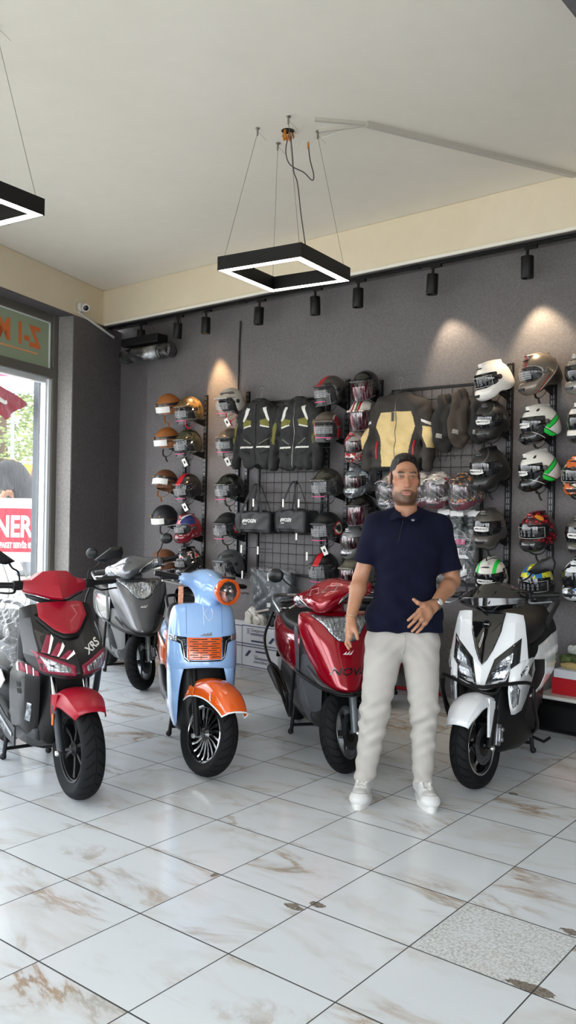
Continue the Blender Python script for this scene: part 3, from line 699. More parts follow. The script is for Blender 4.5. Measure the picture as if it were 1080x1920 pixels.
# ------------------------------------------------------------------ wire grid panels
def wire_grid(t0, t1, z0, z1, nx, nz, label):
    o = empty('wire_grid', W((t0+t1)/2, .045, 0), WROT, label, 'wire grid', 'black wire display grids'); h = (t1-t0)/2
    mb = MB()
    for i in range(nx+1):
        y = -h + 2*h*i/nx; mb.tube([(0, y, z0), (0, y, z1)], .0028, 6)
    for k in range(nz+1):
        z = z0 + (z1-z0)*k/nz; mb.tube([(.004, -h, z), (.004, h, z)], .0028, 6)
    mb.build('wire_mesh', M_blk, o)
    for z in (z0, z1):
        mb = MB(); mb.box((0, 0, z), (.02, 2*h+.03, .024)); mb.build('frame_rail', M_blk, o, bevel=.002)
    for s in (-h, h):
        mb = MB(); mb.box((0, s, (z0+z1)/2), (.02, .022, z1-z0)); mb.build('frame_post', M_blk, o, bevel=.002)
wire_grid(-.255, .545, .91, 2.575, 8, 17, 'black wire grid on the wall behind the two black jackets')
wire_grid(1.32, 2.19, .95, 2.575, 9, 17, 'black wire grid on the wall behind the cream jacket')
def hooks(spots_, grp, lab):
    for i, (tt, z) in enumerate(spots_):
        o = empty('grid_hook', W(tt, .05, z), WROT, lab[i], 'hook', grp)
        mb = MB(); mb.tube([(0, 0, 0), (.20, 0, 0), (.215, 0, .012)], .003, 6); mb.build('hook_wire', M_steel, o)
        mb = MB(); mb.box((.215, 0, -.01), (.002, .02, .075)); mb.build('price_holder', M_plastw, o)
hooks([(-.12, 1.60), (.26, 1.60), (.45, 1.60), (-.27, .95+.20), (-.05, 1.145), (.56, 1.12), (.43, 1.30), (-.25, .90), (.09, .90)], 'grid hooks with white price tabs',
      ['hook with white tab right under the first black jacket', 'hook with white tab under the second black jacket', 'hook with white tab between the second jacket and the olive helmet', 'hook with white tab at the left grid edge under the first black bag',
       'hook with white tab under the first black bag, second from the left edge', 'hook with white tab low beside the red striped helmet', 'hook with white tab under the second black bag', 'hook with white tab above the plastic wrapped chair back', 'hook with white tab at the right top corner of the plastic wrapped part'])
# ================================================================== helmets
def mat_helm(name, base, pats=(), rough=.3, metal=0., coat=.3):
    """lacquer with bands, rings and speckles laid out in the helmet's own coordinates (front +X, up +Z)"""
    if name in MATS: return MATS[name]
    t = newmat(name); co = t.n('ShaderNodeTexCoord'); P = co.outputs['Object']; S = t.sep(P); ay = t.math('ABSOLUTE', S[1])
    col = t.ramp(t.noise(P, 8., 3), [(.3, tuple(c*.93 for c in srgb(base)[:3])), (.7, tuple(min(1, c*1.05) for c in srgb(base)[:3]))])
    def dot(nv):
        s_ = None
        for c, k in zip(nv, (S[0], ay, S[2], S[1])):
            if k is None or c == 0: continue
            v = t.math('MULTIPLY', k, float(c)); s_ = v if s_ is None else t.math('ADD', s_, v)
        return s_
    def rng(v, a, b): return t.math('MULTIPLY', t.math('GREATER_THAN', v, a), t.math('LESS_THAN', v, b))
    for p in pats:
        k = p[0]
        if k == 'band': m = rng(dot(p[1]), p[2], p[3])
        elif k == 'band2': m = t.math('MULTIPLY', rng(dot(p[1]), p[2], p[3]), rng(dot(p[5]), p[6], p[7]))
        elif k == 'band3': m = t.math('MULTIPLY', t.math('MULTIPLY', rng(dot(p[1]), p[2], p[3]), rng(dot(p[5]), p[6], p[7])), rng(dot(p[8]), p[9], p[10]))
        elif k == 'ring':
            dx = t.math('SUBTRACT', S[0], p[1][0]); dz = t.math('SUBTRACT', S[2], p[1][1])
            m = rng(t.math('SQRT', t.math('ADD', t.math('MULTIPLY', dx, dx), t.math('MULTIPLY', dz, dz))), p[2], p[3])
        elif k == 'noise': m = t.math('GREATER_THAN', t.noise(P, p[1], 4, .65, p[5] if len(p) > 5 else 0.), p[2])
        elif k == 'noiseband': m = t.math('MULTIPLY', t.math('GREATER_THAN', t.noise(P, p[1], 3, .6, .6), p[2]), rng(dot(p[5]), p[6], p[7]))
        elif k == 'cells':
            v = t.n('ShaderNodeTexVoronoi'); v.inputs['Scale'].default_value = p[1]; t.l(P, v.inputs['Vector']); m = t.math('LESS_THAN', v.outputs['Distance'], p[2])
        col = t.mix(m, col, srgb(p[3] if k in ('noise', 'cells') else p[4]))
    t.color(col); t.b.inputs['Roughness'].default_value = rough; t.b.inputs['Metallic'].default_value = metal; t.b.inputs['Coat Weight'].default_value = coat; t.b.inputs['Coat Roughness'].default_value = .06
    MATS[name] = t.m; return t.m
M_liner = mat('black_helmet_padding', '#17161a', .9, bump=.3, bscale=120)
M_strap = mat('black_webbing', '#131313', .8)
M_pinkstrap = mat('red_buckle', '#b4243e', .5)
M_tagw = mat('white_swing_tag', '#e6e4df', .6)
M_smoke = mat('smoke_visor', '#17181a', .06, coat=.5, alpha=1.)
M_silverpiv = mat('silver_pivot', '#8d8a84', .3, .8)
M_darkpiv = mat('dark_pivot', '#26262a', .35, .2)
def mat_sticker():
    q = newmat('visor_sticker_rows'); v = q.coord(); S = q.sep(v)
    rows = q.math('GREATER_THAN', q.math('FRACT', q.math('MULTIPLY', S[2], 62.)), .52)
    gaps = q.math('GREATER_THAN', q.noise(q.coord(scale=(1, 1, .05)), 150., 2, .8), .47)
    q.color(q.mix(q.math('MULTIPLY', rows, gaps), srgb('#d2d2d4'), srgb('#6a6a70'))); q.b.inputs['Roughness'].default_value = .4
    q.b.inputs['Alpha'].default_value = .38; return q.m
M_stick = mat_sticker(); M_stickw = mat('white_visor_sticker', '#e4e2de', .5); M_pink = mat('pink_visor_print', '#d4568a', .5); M_ink = mat('black_print', '#0c0c0d', .6)
def mat_iri():
    q = newmat('painted_reflection_visor'); v = q.coord(scale=(1, 1, .15)); q.color(q.ramp(q.noise(v, 16., 3, .6), [(.34, srgb('#1b1719')), (.47, srgb('#6e6a69')), (.52, srgb('#3d1520')), (.64, srgb('#54202e')), (.72, srgb('#8d8886'))]))  # silver and red streaks are reflections painted into the visor colour
    q.b.inputs['Metallic'].default_value = .6; q.b.inputs['Roughness'].default_value = .1; q.b.inputs['Coat Weight'].default_value = .3; return q.m
M_iri = mat_iri()
HK = {}
def ring(a, b, z, ph0, ph1, n, tilt=0.): return [Vector((a*math.cos(R(p)), b*math.sin(R(p)), z)) for p in [lerp(ph0, ph1, i/n) for i in range(n+1)]]
def half_shell(fn, ph, n, zs, taper=0.):
    """curved clear sheet: fn(z) gives the two radii"""
    G = []
    for z in zs:
        a, b, cx = fn(z); row = []
        for i in range(n+1):
            p = R(lerp(-ph, ph, i/n)); k = abs(i/n*2-1)
            row.append(Vector((cx + a*math.cos(p), b*math.sin(p), z + taper*(k**3)*(1 if z < 0 else -.3))))
        G.append(row)
    mb = MB(); mb.grid(G); return mb
def helmet_shapes():
    h = .0055
    # closed helmet
    s = SDF((-.19, -.16, -.19), (.22, .16, .17), h)
    s.ell((-.005, 0, .012), (.150, .122, .136)).ell((.078, 0, -.094), (.106, .092, .068), k=.07).ell((-.06, 0, -.06), (.10, .108, .075), k=.06)
    s.box((.0, 0, .138), (.10, .022, .008), .008, .035)
    s.plane((0, 0, -.122), (-.26, 0, -1.), .01); s.plane((.05, 0, -.152), (.0, 0, -1.), .012)
    s.cap((-.01, 0, -.20), (-.01, 0, -.02), .092, .098, .01, 'sub')
    s.box((.125, 0, .002), (.11, .106, .052), .045, .012, 'sub')
    s.ell((.0, 0, .0), (.125, .102, .115), .005, 'sub')
    HK['full'] = s.mesh('shell', [M_liner])
    s = SDF((-.16, -.13, -.15), (.14, .13, .14), .008)
    s.ell((.0, 0, .0), (.134, .111, .124)).plane((0, 0, -.10), (0, 0, -1), .01).ell((.075, 0, -.04), (.09, .072, .085), .02, 'sub').cap((0, 0, -.2), (0, 0, -.02), .072, .075, .01, 'sub')
    HK['liner'] = s.mesh('liner', [M_liner])
    # open face helmet
    s = SDF((-.19, -.16, -.17), (.20, .16, .17), h)
    s.ell((-.01, 0, .012), (.150, .126, .140)).ell((-.045, 0, -.062), (.098, .117, .072), k=.05)
    s.box((.112, 0, .056), (.034, .095, .014), .012, .03)
    s.box((.14, 0, -.08), (.115, .2, .122), .05, .02, 'sub', M=[[.97, 0, .24], [0, 1, 0], [-.24, 0, .97]])
    s.plane((0, 0, -.12), (.0, 0, -1.), .012); s.cap((-.0, 0, -.20), (.0, 0, -.02), .094, .1, .01, 'sub').ell((.005, 0, .0), (.128, .104, .118), .005, 'sub')
    HK['jet'] = s.mesh('shell', [M_liner])
    # half shell with leather flaps
    s = SDF((-.18, -.15, -.06), (.18, .15, .16), h)
    s.ell((0, 0, .0), (.150, .126, .140)).plane((0, 0, -.022), (.12, 0, -1), .008).ell((0, 0, -.01), (.134, .110, .125), .003, 'sub')
    HK['half'] = s.mesh('shell', [M_liner])
    s = SDF((-.16, -.15, -.17), (.16, .15, .06), h)
    s.ell((-.03, 0, -.04), (.115, .122, .10)).plane((.065, 0, 0), (1, 0, .35), .02).plane((0, 0, .0), (0, 0, 1), .004).ell((-.03, 0, -.03), (.104, .112, .2), .004, 'sub').box((-.02, 0, -.15), (.03, .2, .05), .02, .02, 'sub')
    HK['flaps'] = s.mesh('ear_flaps', [M_liner])
helmet_shapes()
def shared(name, key, m, parent):
    o = bpy.data.objects.new(name, HK[key]); COL.objects.link(o); o.parent = parent
    o.material_slots[0].link = 'OBJECT'; o.material_slots[0].material = m; return o
def cache(key, fn, name, m, parent, **kw):
    if key not in HK:
        o = fn().build(name, m, parent, **kw); HK[key] = o; o['shape_key'] = key; del o['shape_key']; return o
    o = HK[key].copy(); COL.objects.link(o); o.parent = parent; o.name = name
    if not isinstance(m, list):
        o.material_slots[0].link = 'OBJECT'; o.material_slots[0].material = m
    return o
def fvis(): return half_shell(lambda z: (.161*math.sqrt(max(.05, 1-((z-.01)/.17)**2)), .127*math.sqrt(max(.05, 1-((z-.01)/.17)**2)), -.003), 78, 26, [-.064+.013*i for i in range(11)], .028)
def jvis(): return half_shell(lambda z: (.172-.25*max(0, z-.0)-.10*max(0, -z-.05), .132-.08*max(0, z), 0), 72, 26, [-.128+.0165*i for i in range(12)], .034)
def gvis(): return half_shell(lambda z: (.160, .134, 0), 62, 22, [-.072+.012*i for i in range(9)], .02)
def stick(a, b, ph, z0, z1, cx=0.): return lambda: half_shell(lambda z: (a, b, cx), ph, 14, [z0 + (z1-z0)*i/4 for i in range(5)])
def pivots(r=.02):
    mb = MB()
    for s_ in (-1, 1): mb.lathe([(.001, .008), (r*.6, .008), (r*.66, .005), (r, .004), (r*1.06, -.012)], (.015, s_*.128, .012), (0, s_, 0), 18)
    return mb
def pivcross():
    mb = MB()
    for s_ in (-1, 1):
        for k in range(3): mb.box((.015, s_*.1365, .012), (.026, .003, .004), Matrix.Rotation(R(60*k), 3, 'Y'))
    return mb
def straps(): return MB().tube([(.0, -.085, -.10), (.03, -.06, -.16), (.045, 0, -.18), (.03, .06, -.16), (.0, .085, -.10)], .009, 6, smooth=5, flat=.3).tube([(.045, 0, -.178), (.055, .015, -.215), (.05, .03, -.235)], .008, 6, smooth=4, flat=.3)
def tagm():
    mb = MB(); mb.tube([(.10, .03, -.12), (.125, .045, -.15)], .0012, 5)
    M = Matrix.Translation((.14, .05, -.185)) @ Matrix.Rotation(R(25), 4, 'X') @ Matrix.Rotation(R(20), 4, 'Z')
    mb2 = MB(); mb2.box((0, 0, 0), (.002, .045, .085)); mb2.xf(M); mb.add(mb2.v, mb2.f); return mb
def tagp():
    M = Matrix.Translation((.14, .05, -.185)) @ Matrix.Rotation(R(25), 4, 'X') @ Matrix.Rotation(R(20), 4, 'Z')
    mb = MB(); mb.box((.0015, 0, .002), (.001, .018, .028)); mb.xf(M); return mb
def immortale(parent, vis):
    tr = bvh(vis); P = [(-.062, -.012), (-.05, -.020), (-.02, -.018), (.02, -.022), (.055, -.018), (.064, -.010), (.058, .002), (.066, .010), (.04, .016), (-.02, .020), (-.058, .016), (-.066, .006)]
    P = [(y, z+.005) for y, z in P]
    a = patch(tr, P, 'x', 1, .0015, .01).build('visor_sticker', M_stickw, parent)
    text_on(tr, 'IMMORTALE', (.0, .006), .020, 0, 'x', 1, .0026, bold=.0003, shear=.2, sx=.95).build('sticker_lettering', M_ink, a)
def helmet(kind, tt, z, yaw, pitch, m, label, visor=None, vmat=None, tag_=False, tape=None, sticker=True, out=.19, scale=.97, roll=0., piv=None, chin=None, strap=True, group='helmets on the wall racks'):
    o = empty('motorcycle_helmet', W(tt, out, z), 0, label, 'helmet', group)
    o.rotation_mode = 'QUATERNION'; Q = Matrix.Rotation(WROT + R(yaw), 3, 'Z') @ Matrix.Rotation(R(pitch), 3, 'Y') @ Matrix.Rotation(R(roll), 3, 'X')
    o.rotation_quaternion = Q.to_quaternion(); o.scale = (scale,)*3
    if kind == 'full':
        sh = shared('shell', 'full', m, o); shared('padding', 'liner', M_liner, o)
        v = cache('fvis', fvis, 'visor', vmat or M_smoke, o, smooth=180)
        p = cache('piv', pivots, 'visor_pivot', piv or M_darkpiv, o); cache('pivx', pivcross, 'pivot_screw', M_steel, p, smooth=0)
        def vent():
            mb = MB(); mb.prism([(-.05, .0), (-.02, .012), (.03, .014), (.05, .004), (.02, -.004), (-.02, -.002)], 'x', -.004, .004); return mb.xf(Matrix.Translation((.106, 0, .106)) @ Matrix.Rotation(R(-42), 4, 'Y') @ Matrix.Scale(.8, 4))
        cache('vent', vent, 'forehead_vent', M_darkpiv, o, smooth=0, bevel=.002)
        def cv():
            mb = MB(); mb.prism([(-.045, .012), (.045, .012), (.03, -.012), (-.03, -.012)], 'x', -.006, .006); return mb.xf(Matrix.Translation((.180, 0, -.100)) @ Matrix.Rotation(R(8), 4, 'Y'))
        cache('cvent', cv, 'chin_vent', chin or M_darkpiv, o, smooth=0, bevel=.003)
        def rv():
            mb = MB(); mb.tube([(-.105, -.06, .085), (-.125, 0, .088), (-.105, .06, .085)], .010, 6, smooth=6, flat=.6); return mb
        cache('rvent', rv, 'rear_vent', M_darkpiv, o)
        if sticker == 'IMM':
            if 'imm' not in HK: immortale(v, v); HK['imm'] = [c for c in v.children]
            else:
                for c in HK['imm']:
                    d = c.copy(); COL.objects.link(d); d.parent = v
                    for g in c.children: e = g.copy(); COL.objects.link(e); e.parent = d
        elif sticker == 'ROWS': cache('fst', stick(.1645, .131, 36, -.030, .030, -.003), 'visor_sticker', M_stick, v, smooth=180)
        elif sticker == 'BOX':
            def frm():
                mb = MB(); pts = []
                for i in range(13): p_ = R(lerp(-60, 60, i/12)); pts.append((.163*math.cos(p_)-.002, .131*math.sin(p_), .042))
                for i in range(13): p_ = R(lerp(60, -60, i/12)); pts.append((.163*math.cos(p_)-.002, .131*math.sin(p_), -.038))
                mb.tube(pts, .0014, 5, loop=True); return mb
            def fig():
                mb = MB()
                for i in range(5):
                    p_ = R(-34 + 15*i)
                    for zz, w_ in ((.020, .012), (.008, .018), (-.006, .012), (-.018, .016)):
                        q = MB(); q.box((0, 0, 0), (.001, w_, .009)); q.xf(Matrix.Translation((.1645*math.cos(p_)-.002, .1315*math.sin(p_), zz)) @ Matrix.Rotation(p_, 4, 'Z')); mb.add(q.v, q.f)
                return mb
            cache('frm', frm, 'visor_outline', M_plastw, v); cache('fig', fig, 'visor_figures', mat('grey_print', '#6c6c70', .5), v, smooth=0)
    elif kind == 'jet':
        shared('shell', 'jet', m, o); shared('padding', 'liner', M_liner, o)
        v = cache('jvis', jvis, 'visor', vmat or M_clear, o, smooth=180)
        p = cache('jpiv', pivots, 'visor_pivot', piv or M_darkpiv, o)
        if sticker: 
            a = cache('jst', stick(.176, .136, 40, -.050, .020), 'visor_sticker', M_stick, v, smooth=180)
            cache('jpk', stick(.1765, .1365, 34, -.090, -.082), 'visor_print', M_pink, v, smooth=180)
        def rimj():
            mb = MB(); mb.tube([(.172*math.cos(R(p))-.001, .132*math.sin(R(p)), .055) for p in range(-72, 73, 12)], .0035, 6); return mb
        def rimk():
            mb = MB(); mb.tube([(.1675*math.cos(R(p)), .132*math.sin(R(p)), -.126 + .034*abs(p/72)**3) for p in range(-72, 73, 9)], .003, 6); return mb
        for ky, fn_ in (('rimj', rimj), ('rimk', rimk)): cache(ky, fn_, 'visor_rim', mat('visor_rim_grey', '#54565a', .3), v)
    else:
        shared('shell', 'half', m, o); f = shared('ear_flaps', 'flaps', m if kind == 'half' else chin, o)
        v = cache('gvis', gvis, 'visor', M_clear, o, smooth=180)
        cache('gst', stick(.1635, .1375, 50, -.058, .006), 'visor_sticker', M_stickw, v, smooth=180)
        def band(): return half_shell(lambda z: (.153, .130, 0), 150, 40, [.012, .022, .032, .040])
        b = cache('gband', band, 'goggle_band', M_darkpiv, o, smooth=180)
        def badge():
            mb = MB()
            for s_ in (-1, 1): mb.ell((.136, s_*.072, .027), (.010, .02, .007), 10, 6)
            return mb
        cache('badge', badge, 'gold_badge', mat('gold_trim', '#b98a3a', .35, .7), b)
        def trim(): return MB().tube([(.148*math.cos(R(p)), .125*math.sin(R(p)), -.016 + .018*math.cos(R(p))) for p in range(0, 360, 12)], .005, 6, loop=True)
        cache('trim', trim, 'edge_trim', mat('brown_piping', '#5b3a22', .6), o)
    if strap: s2 = cache('strap', straps, 'chin_strap', M_strap if strap is True else strap, o)
    if tag_:
        a = cache('tag', tagm, 'swing_tag', M_tagw, o, smooth=0); cache('tagp', tagp, 'tag_print', M_ink, a, smooth=0)
    return o
mh = mat_helm
H_brown = mh('tan_leather', '#9a5c28', [('band', (0, 1, 0), -.002, .002, '#6b3d1a')], .5, 0, .1); H_brown2 = mh('dark_tan_leather', '#6a4024', [('noise', 20, .62, '#4d2f1a')], .6, 0, 0)
H_camo = mh('camo_gold', '#5a4a2e', [('noise', 14, .52, '#8a6a3a'), ('noise', 22, .6, '#2b2418'), ('cells', 26, .12, '#c49a55')], .35)
H_olive = mh('olive_gloss', '#4b4a36', [('band', (0, 1, 0), -.006, .006, '#5d5c48')], .15, .3, .6)
H_blackred = mh('black_red_stripe', '#201e1f', [('band2', (0, 1, 0), -.032, .032, '#b81420', (0, 0, 1), .0, .3)], .35)
H_mblack = mh('matt_black_shell', '#17171a', [], .5, 0, 0)
H_union = mh('union_red', '#7c0f1f', [('band3', (0, 1, .0), .028, .2, '#1b2c6b', (0, 0, 1), .05, .3, (1, 0, 0), -.02, .3), ('band3', (0, 1, -.55), -.05, -.028, '#d7d4d0', (0, 0, 1), .03, .3, (1, 0, 0), -.05, .3), ('band2', (0, 1, 0), -.012, .012, '#c21b2b', (0, 0, 1), .03, .3), ('noiseband', 24, .6, 0, '#d5d2d0', (0, 0, 1), -.09, -.05)], .2, 0, .8)
H_blkgraph = mh('black_graphics', '#19191b', [('noiseband', 16, .56, 0, '#cfcac6', (0, 0, 1), .04, .3), ('noiseband', 16, .62, 0, '#b0392f', (0, 0, 1), .05, .3), ('noiseband', 40, .55, 0, '#c7c7c9', (.5, 0, 1), -.10, -.08)], .25, 0, .6)
H_white = mh('warm_white_shell', '#bdb6ab', [('band2', (1, .6, 0), .075, .12, '#5c5650', (0, 0, 1), .09, .115)], .3)
H_bronze = mh('grey_bronze', '#6d6258', [('ring', (-.02, .0), .045, .058, '#b5202c'), ('ring', (-.02, .0), .025, .045, '#ded8d0')], .35, .4)
H_chrome = mh('dark_chrome', '#3b3d38', [('noise', 7, .6, '#5d5f58')], .1, .8, .6)
H_blkring = mh('black_red_ring', '#1b1b1d', [('ring', (-.02, .0), .052, .064, '#b5202c'), ('ring', (-.02, .0), .036, .052, '#e2d9c9'), ('ring', (-.02, .0), .022, .036, '#4a6e35')], .4)
H_grey = mh('matt_grey', '#4f5052', [('band2', (1, .5, 0), .06, .13, '#202022', (0, 0, 1), .09, .12)], .45)
H_redtop = mh('bronze_red_edge', '#4a4440', [('band2', (0, 1, 0), -.02, .03, '#c41a2a', (0, 0, 1), .03, .3), ('band', (.75, 0, 1), -.4, -.02, '#161617'), ('band2', (1, 0, 0), -.4, -.125, '#b81626', (0, 0, 1), -.12, .1)], .4, .3)
H_bronzered = mh('bronze_red_sides', '#766a60', [('band2', (0, 1, 0), .085, .2, '#a51f2a', (1, 0, 0), -.05, .09), ('band2', (0, 1, 0), .075, .087, '#ddd6cc', (1, 0, 0), -.05, .09)], .35, .4)
H_bigolive = mh('olive_grey_metal', '#54524a', [('noise', 9, .6, '#706d60')], .2, .6, .5)
H_gblack = mh('gloss_black', '#0b0b0c', [], .08, 0, 1.)
H_italia = mh('white_tricolour', '#d9d2c8', [('band', (0, 1, 0), .022, .045, '#a5202a'), ('band', (0, 1, 0), .045, .055, '#e5e0d8'), ('band2', (0, 0, 0, 1), .0, .02, '#2c5a33', (0, 0, 1), -.1, .3), ('band2', (0, 0, 1), -.3, .035, '#1a1a1c', (1, 0, 0), -.2, .3)], .25, 0, .5)
H_redw = mh('red_white_graphics', '#8f8a84', [('noise', 10, .48, '#a51c24'), ('noise', 18, .62, '#e2ddd6'), ('noise', 14, .66, '#1c1c1e')], .2, 0, .6)
H_silverblue = mh('silver_blue_graphics', '#6f7478', [('noise', 12, .52, '#d5dadd'), ('noise', 16, .62, '#2f6f96'), ('noise', 20, .68, '#1b1c20')], .2, .3, .6)
H_bronzeblk = mh('black_bronze', '#201d1b', [('noise', 5, .62, '#57504a')], .2, .5, .5)
H_silvred = mh('silver_red_block', '#8b8c8e', [('band2', (0, 0, 1), .0, .06, '#c8242c', (1, 0, 0), -.05, .1), ('noise', 12, .66, '#1d1d1f')], .2, .4, .6)
H_bronzelow = mh('bronze_satin', '#6f6a5c', [], .35, .5)
H_pwhite = mh('pearl_white', '#e6e1da', [('band2', (0, 0, 1), .045, .05, '#8b8782', (1, 0, 0), .02, .3)], .22, 0, .7)
H_sat = mh('satin_black_shell', '#232221', [('band2', (.8, 0, 1), .155, .160, '#6d6862', (1, 0, 0), -.1, .3)], .42, .1)
H_mgrey = mh('satin_grey_shell', '#5b5752', [('band2', (0, 0, 1), .052, .056, '#24221f', (1, 0, 0), -.05, .3)], .35, .4)
H_redbronze = mh('bronze_red_lines', '#786d62', [('band', (.9, 0, 1), -.30, -.055, '#33302e'), ('band', (.9, 0, 1), -.062, -.05, '#b5a798'), ('band2', (0, 1, .25), .035, .052, '#8b2731', (0, 0, 1), .03, .3), ('band2', (1.2, 0, 1), -.030, -.018, '#a01f30', (0, 0, 1), -.2, -.02), ('band', (-1, 0, .8), .145, .155, '#1b1a1a')], .3, .4)
H_green = mh('white_green_stripes', '#dcd8d0', [('band3', (.55, 0, 1), -.035, -.0, '#26d04b', (1, 0, 0), -.2, .05, (0, 1, 0), .05, .2), ('band3', (.55, 0, 1), -.041, -.035, '#10130f', (1, 0, 0), -.2, .06, (0, 1, 0), .05, .2), ('band3', (.55, 0, 1), .0, .006, '#10130f', (1, 0, 0), -.2, .06, (0, 1, 0), .05, .2),
     ('band', (-.62, 0, 1), -.4, -.055, '#121313'), ('band2', (-.62, 0, 1), -.052, -.046, '#c5c5c2', (1, 0, 0), -.2, .2), ('band2', (-.62, 0, 1), -.095, -.062, '#20c445', (1, 0, 0), -.2, .045), ('band2', (-.62, 0, 1), -.135, -.129, '#c5c5c2', (1, 0, 0), -.02, .2), ('noiseband', 11, .63, 0, '#141514', (0, 0, 1), .09, .3)], .25, 0, .5)
H_green2 = mh('white_green_crown', '#dcd8d0', [('band3', (0, 1, 0), .055, .08, '#26d04b', (0, 0, 1), .05, .3, (1, 0, 0), -.3, .2), ('band3', (.4, 1, 0), .02, .03, '#141514', (0, 0, 1), .06, .3, (1, 0, 0), -.3, .1), ('band3', (.5, 1, 0), -.04, -.02, '#26d04b', (0, 0, 1), .08, .3, (1, 0, 0), -.3, .1), ('noiseband', 12, .6, 0, '#141514', (1, 0, 0), -.3, .02), ('band', (0, 0, 1), -.3, -.05, '#151515')], .25, 0, .5)
H_scale = mh('red_scales', '#3a1014', [('cells', 34, .44, '#9c1822'), ('cells', 34, .14, '#d0525a'), ('noise', 30, .68, '#e6d9d0'), ('ring', (.06, .11), .0, .022, '#d98a2c'), ('band', (-.35, 0, 1), -.4, -.105, '#1c1c1e')], .25, 0, .6)
H_bluey = mh('blue_yellow_art', '#1d6fae', [('noise', 7, .50, '#d9d229'), ('noise', 26, .60, '#101214'), ('noise', 12, .64, '#e6e2da'), ('noise', 9, .70, '#c8452c'), ('band', (0, 0, 1), -.4, .005, '#131416')], .3, 0, .5)
H_silver = mh('silver_shell', '#8f8c88', [('band2', (.4, 0, 1), .02, .03, '#2a2827', (1, 0, 0), -.3, .3)], .25, .5, .5)
H_wblk = mh('white_black_split', '#d9d6d0', [('band', (.3, 0, 1), -.4, -.04, '#191a1c')], .25, 0, .5)
H_fire = mh('orange_art', '#c9622a', [('noise', 12, .52, '#1d2420'), ('noise', 20, .6, '#e0d7cc'), ('noise', 9, .66, '#3a7a4a')], .25, 0, .5)
H_wblue = mh('white_blue_art', '#dfe2e4', [('noise', 9, .55, '#16181b'), ('noise', 12, .63, '#3b79b8')], .25, 0, .5)
h = helmet
h('half', -1.454, 2.608, 5, 12, H_brown, 'tan leather half helmet at the top of the column by the dark corner', strap=H_brown)
h('jet', -1.134, 2.543, 0, 14, H_camo, 'gold camouflage open face helmet at the top of the second column', strap=M_pinkstrap)
h('half', -1.47, 2.25, 0, 8, H_brown, 'tan leather half helmet second from the top by the dark corner')
h('jet', -1.141, 2.203, 0, 14, H_olive, 'glossy olive open face helmet below the camouflage one', tag_=True)
h('halfdark', -1.483, 1.80, 12, -12, H_brown2, 'dark brown half helmet with hanging leather ear flaps and pale visor', chin=H_brown2, strap=H_brown)
h('jet', -1.136, 1.741, 5, 14, H_blackred, 'black open face helmet with red stripe above the union flag helmet', tag_=True)
h('halfdark', -1.489, 1.422, 0, 8, H_mblack, 'matt black half helmet with pale visor label by the dark corner', chin=H_mblack)
h('full', -1.124, 1.318, 0, 8, H_union, 'dark red full face helmet with blue and white flag crown', M_clear, M_clear, sticker='ROWS')
h('halfdark', -1.484, .948, -12, 6, H_brown2, 'brown half helmet behind the grey scooter handlebar', chin=H_brown2)
h('full', -1.106, .974, 0, 10, H_blkgraph, 'black full face helmet with white and red graphics behind the blue scooter', vmat=M_clear, sticker='ROWS')
h('jet', -.531, 2.586, 0, 14, H_white, 'off white open face helmet with clear visor left of the first jacket', tag_=True, strap=M_pinkstrap)
h('jet', -.528, 2.187, 12, 8, H_bronze, 'grey bronze open face helmet with red and white ring, white tag', tag_=True)
h('jet', -.516, 1.734, 0, 12, H_chrome, 'dark chrome open face helmet left of the first black bag')
h('jet', -.535, 1.346, 6, 12, H_blkring, 'black open face helmet with red and cream ring beside the first black bag')
h('jet', -.503, .975, -4, 12, H_grey, 'matt grey open face helmet at the bottom above the orange headlight', strap=True, tag_=True)
h('jet', .745, 2.597, -12, 8, H_redtop, 'dark open face helmet with a red top edge, above the second black jacket')
h('jet', .729, 2.271, 24, 6, H_bronzered, 'bronze open face helmet with red sides and pink print in front of the jacket sleeve', out=.22)
h('jet', .723, 1.766, 0, 12, H_bigolive, 'large olive grey metallic open face helmet below the second jacket')
h('jet', .727, 1.372, 4, 10, H_blkring, 'black open face helmet with red and green ring right of the second bag', tag_=True)
h('jet', .705, 1.004, 6, 10, H_blackred, 'black open face helmet with red stripe right behind the red scooter', tag_=False)
kw = dict(piv=M_darkpiv)
h('jet', 1.128, 2.619, 0, 14, H_gblack, 'glossy black open face helmet at the top left of the cream jacket', vmat=M_iri, sticker=False, scale=.90)
h('jet', 1.10, 2.37, 6, 16, H_italia, 'white open face helmet with green and red tricolour stripes', vmat=M_iri, sticker=False, scale=.90)
h('full', 1.049, 2.106, 6, 14, H_redw, 'red and white graphic helmet left of the cream sleeve', vmat=M_iri, sticker=False, scale=.90)
h('full', 1.056, 1.793, 4, 10, H_silverblue, 'silver and blue graphic helmet below the cream sleeve', vmat=M_iri, sticker=False, scale=.90)
h('jet', 1.103, 1.545, 0, 12, H_bronzeblk, 'dark bronze open face helmet above the man\'s right shoulder', vmat=M_iri, sticker=False, scale=.90)
h('full', 1.034, 1.263, 0, 10, H_silvred, 'silver helmet with a red block beside the man\'s sleeve', vmat=M_iri, sticker=False, scale=.90)
h('jet', 1.041, .996, 0, 10, H_bronzelow, 'bronze helmet low behind the man\'s right arm', vmat=M_iri, sticker=False, scale=.90)
h('full', 2.347, 2.572, -32, 16, H_pwhite, 'pearl white full face helmet at the top right of the cream jacket', sticker='BOX')
h('full', 2.34, 2.257, -2, 12, H_sat, 'satin black full face helmet with white visor label, upper of the two', sticker='IMM')
h('full', 2.326, 1.888, -14, 16, H_sat, 'satin black full face helmet with white visor label, lower and tilted left', sticker='IMM', scale=1.04)
h('full', 2.336, 1.426, 2, 8, H_mgrey, 'satin grey full face helmet with white visor label', sticker='IMM')
h('full', 2.358, 1.045, 8, 16, H_green2, 'white and green full face helmet behind the white scooter dash', sticker='IMM')
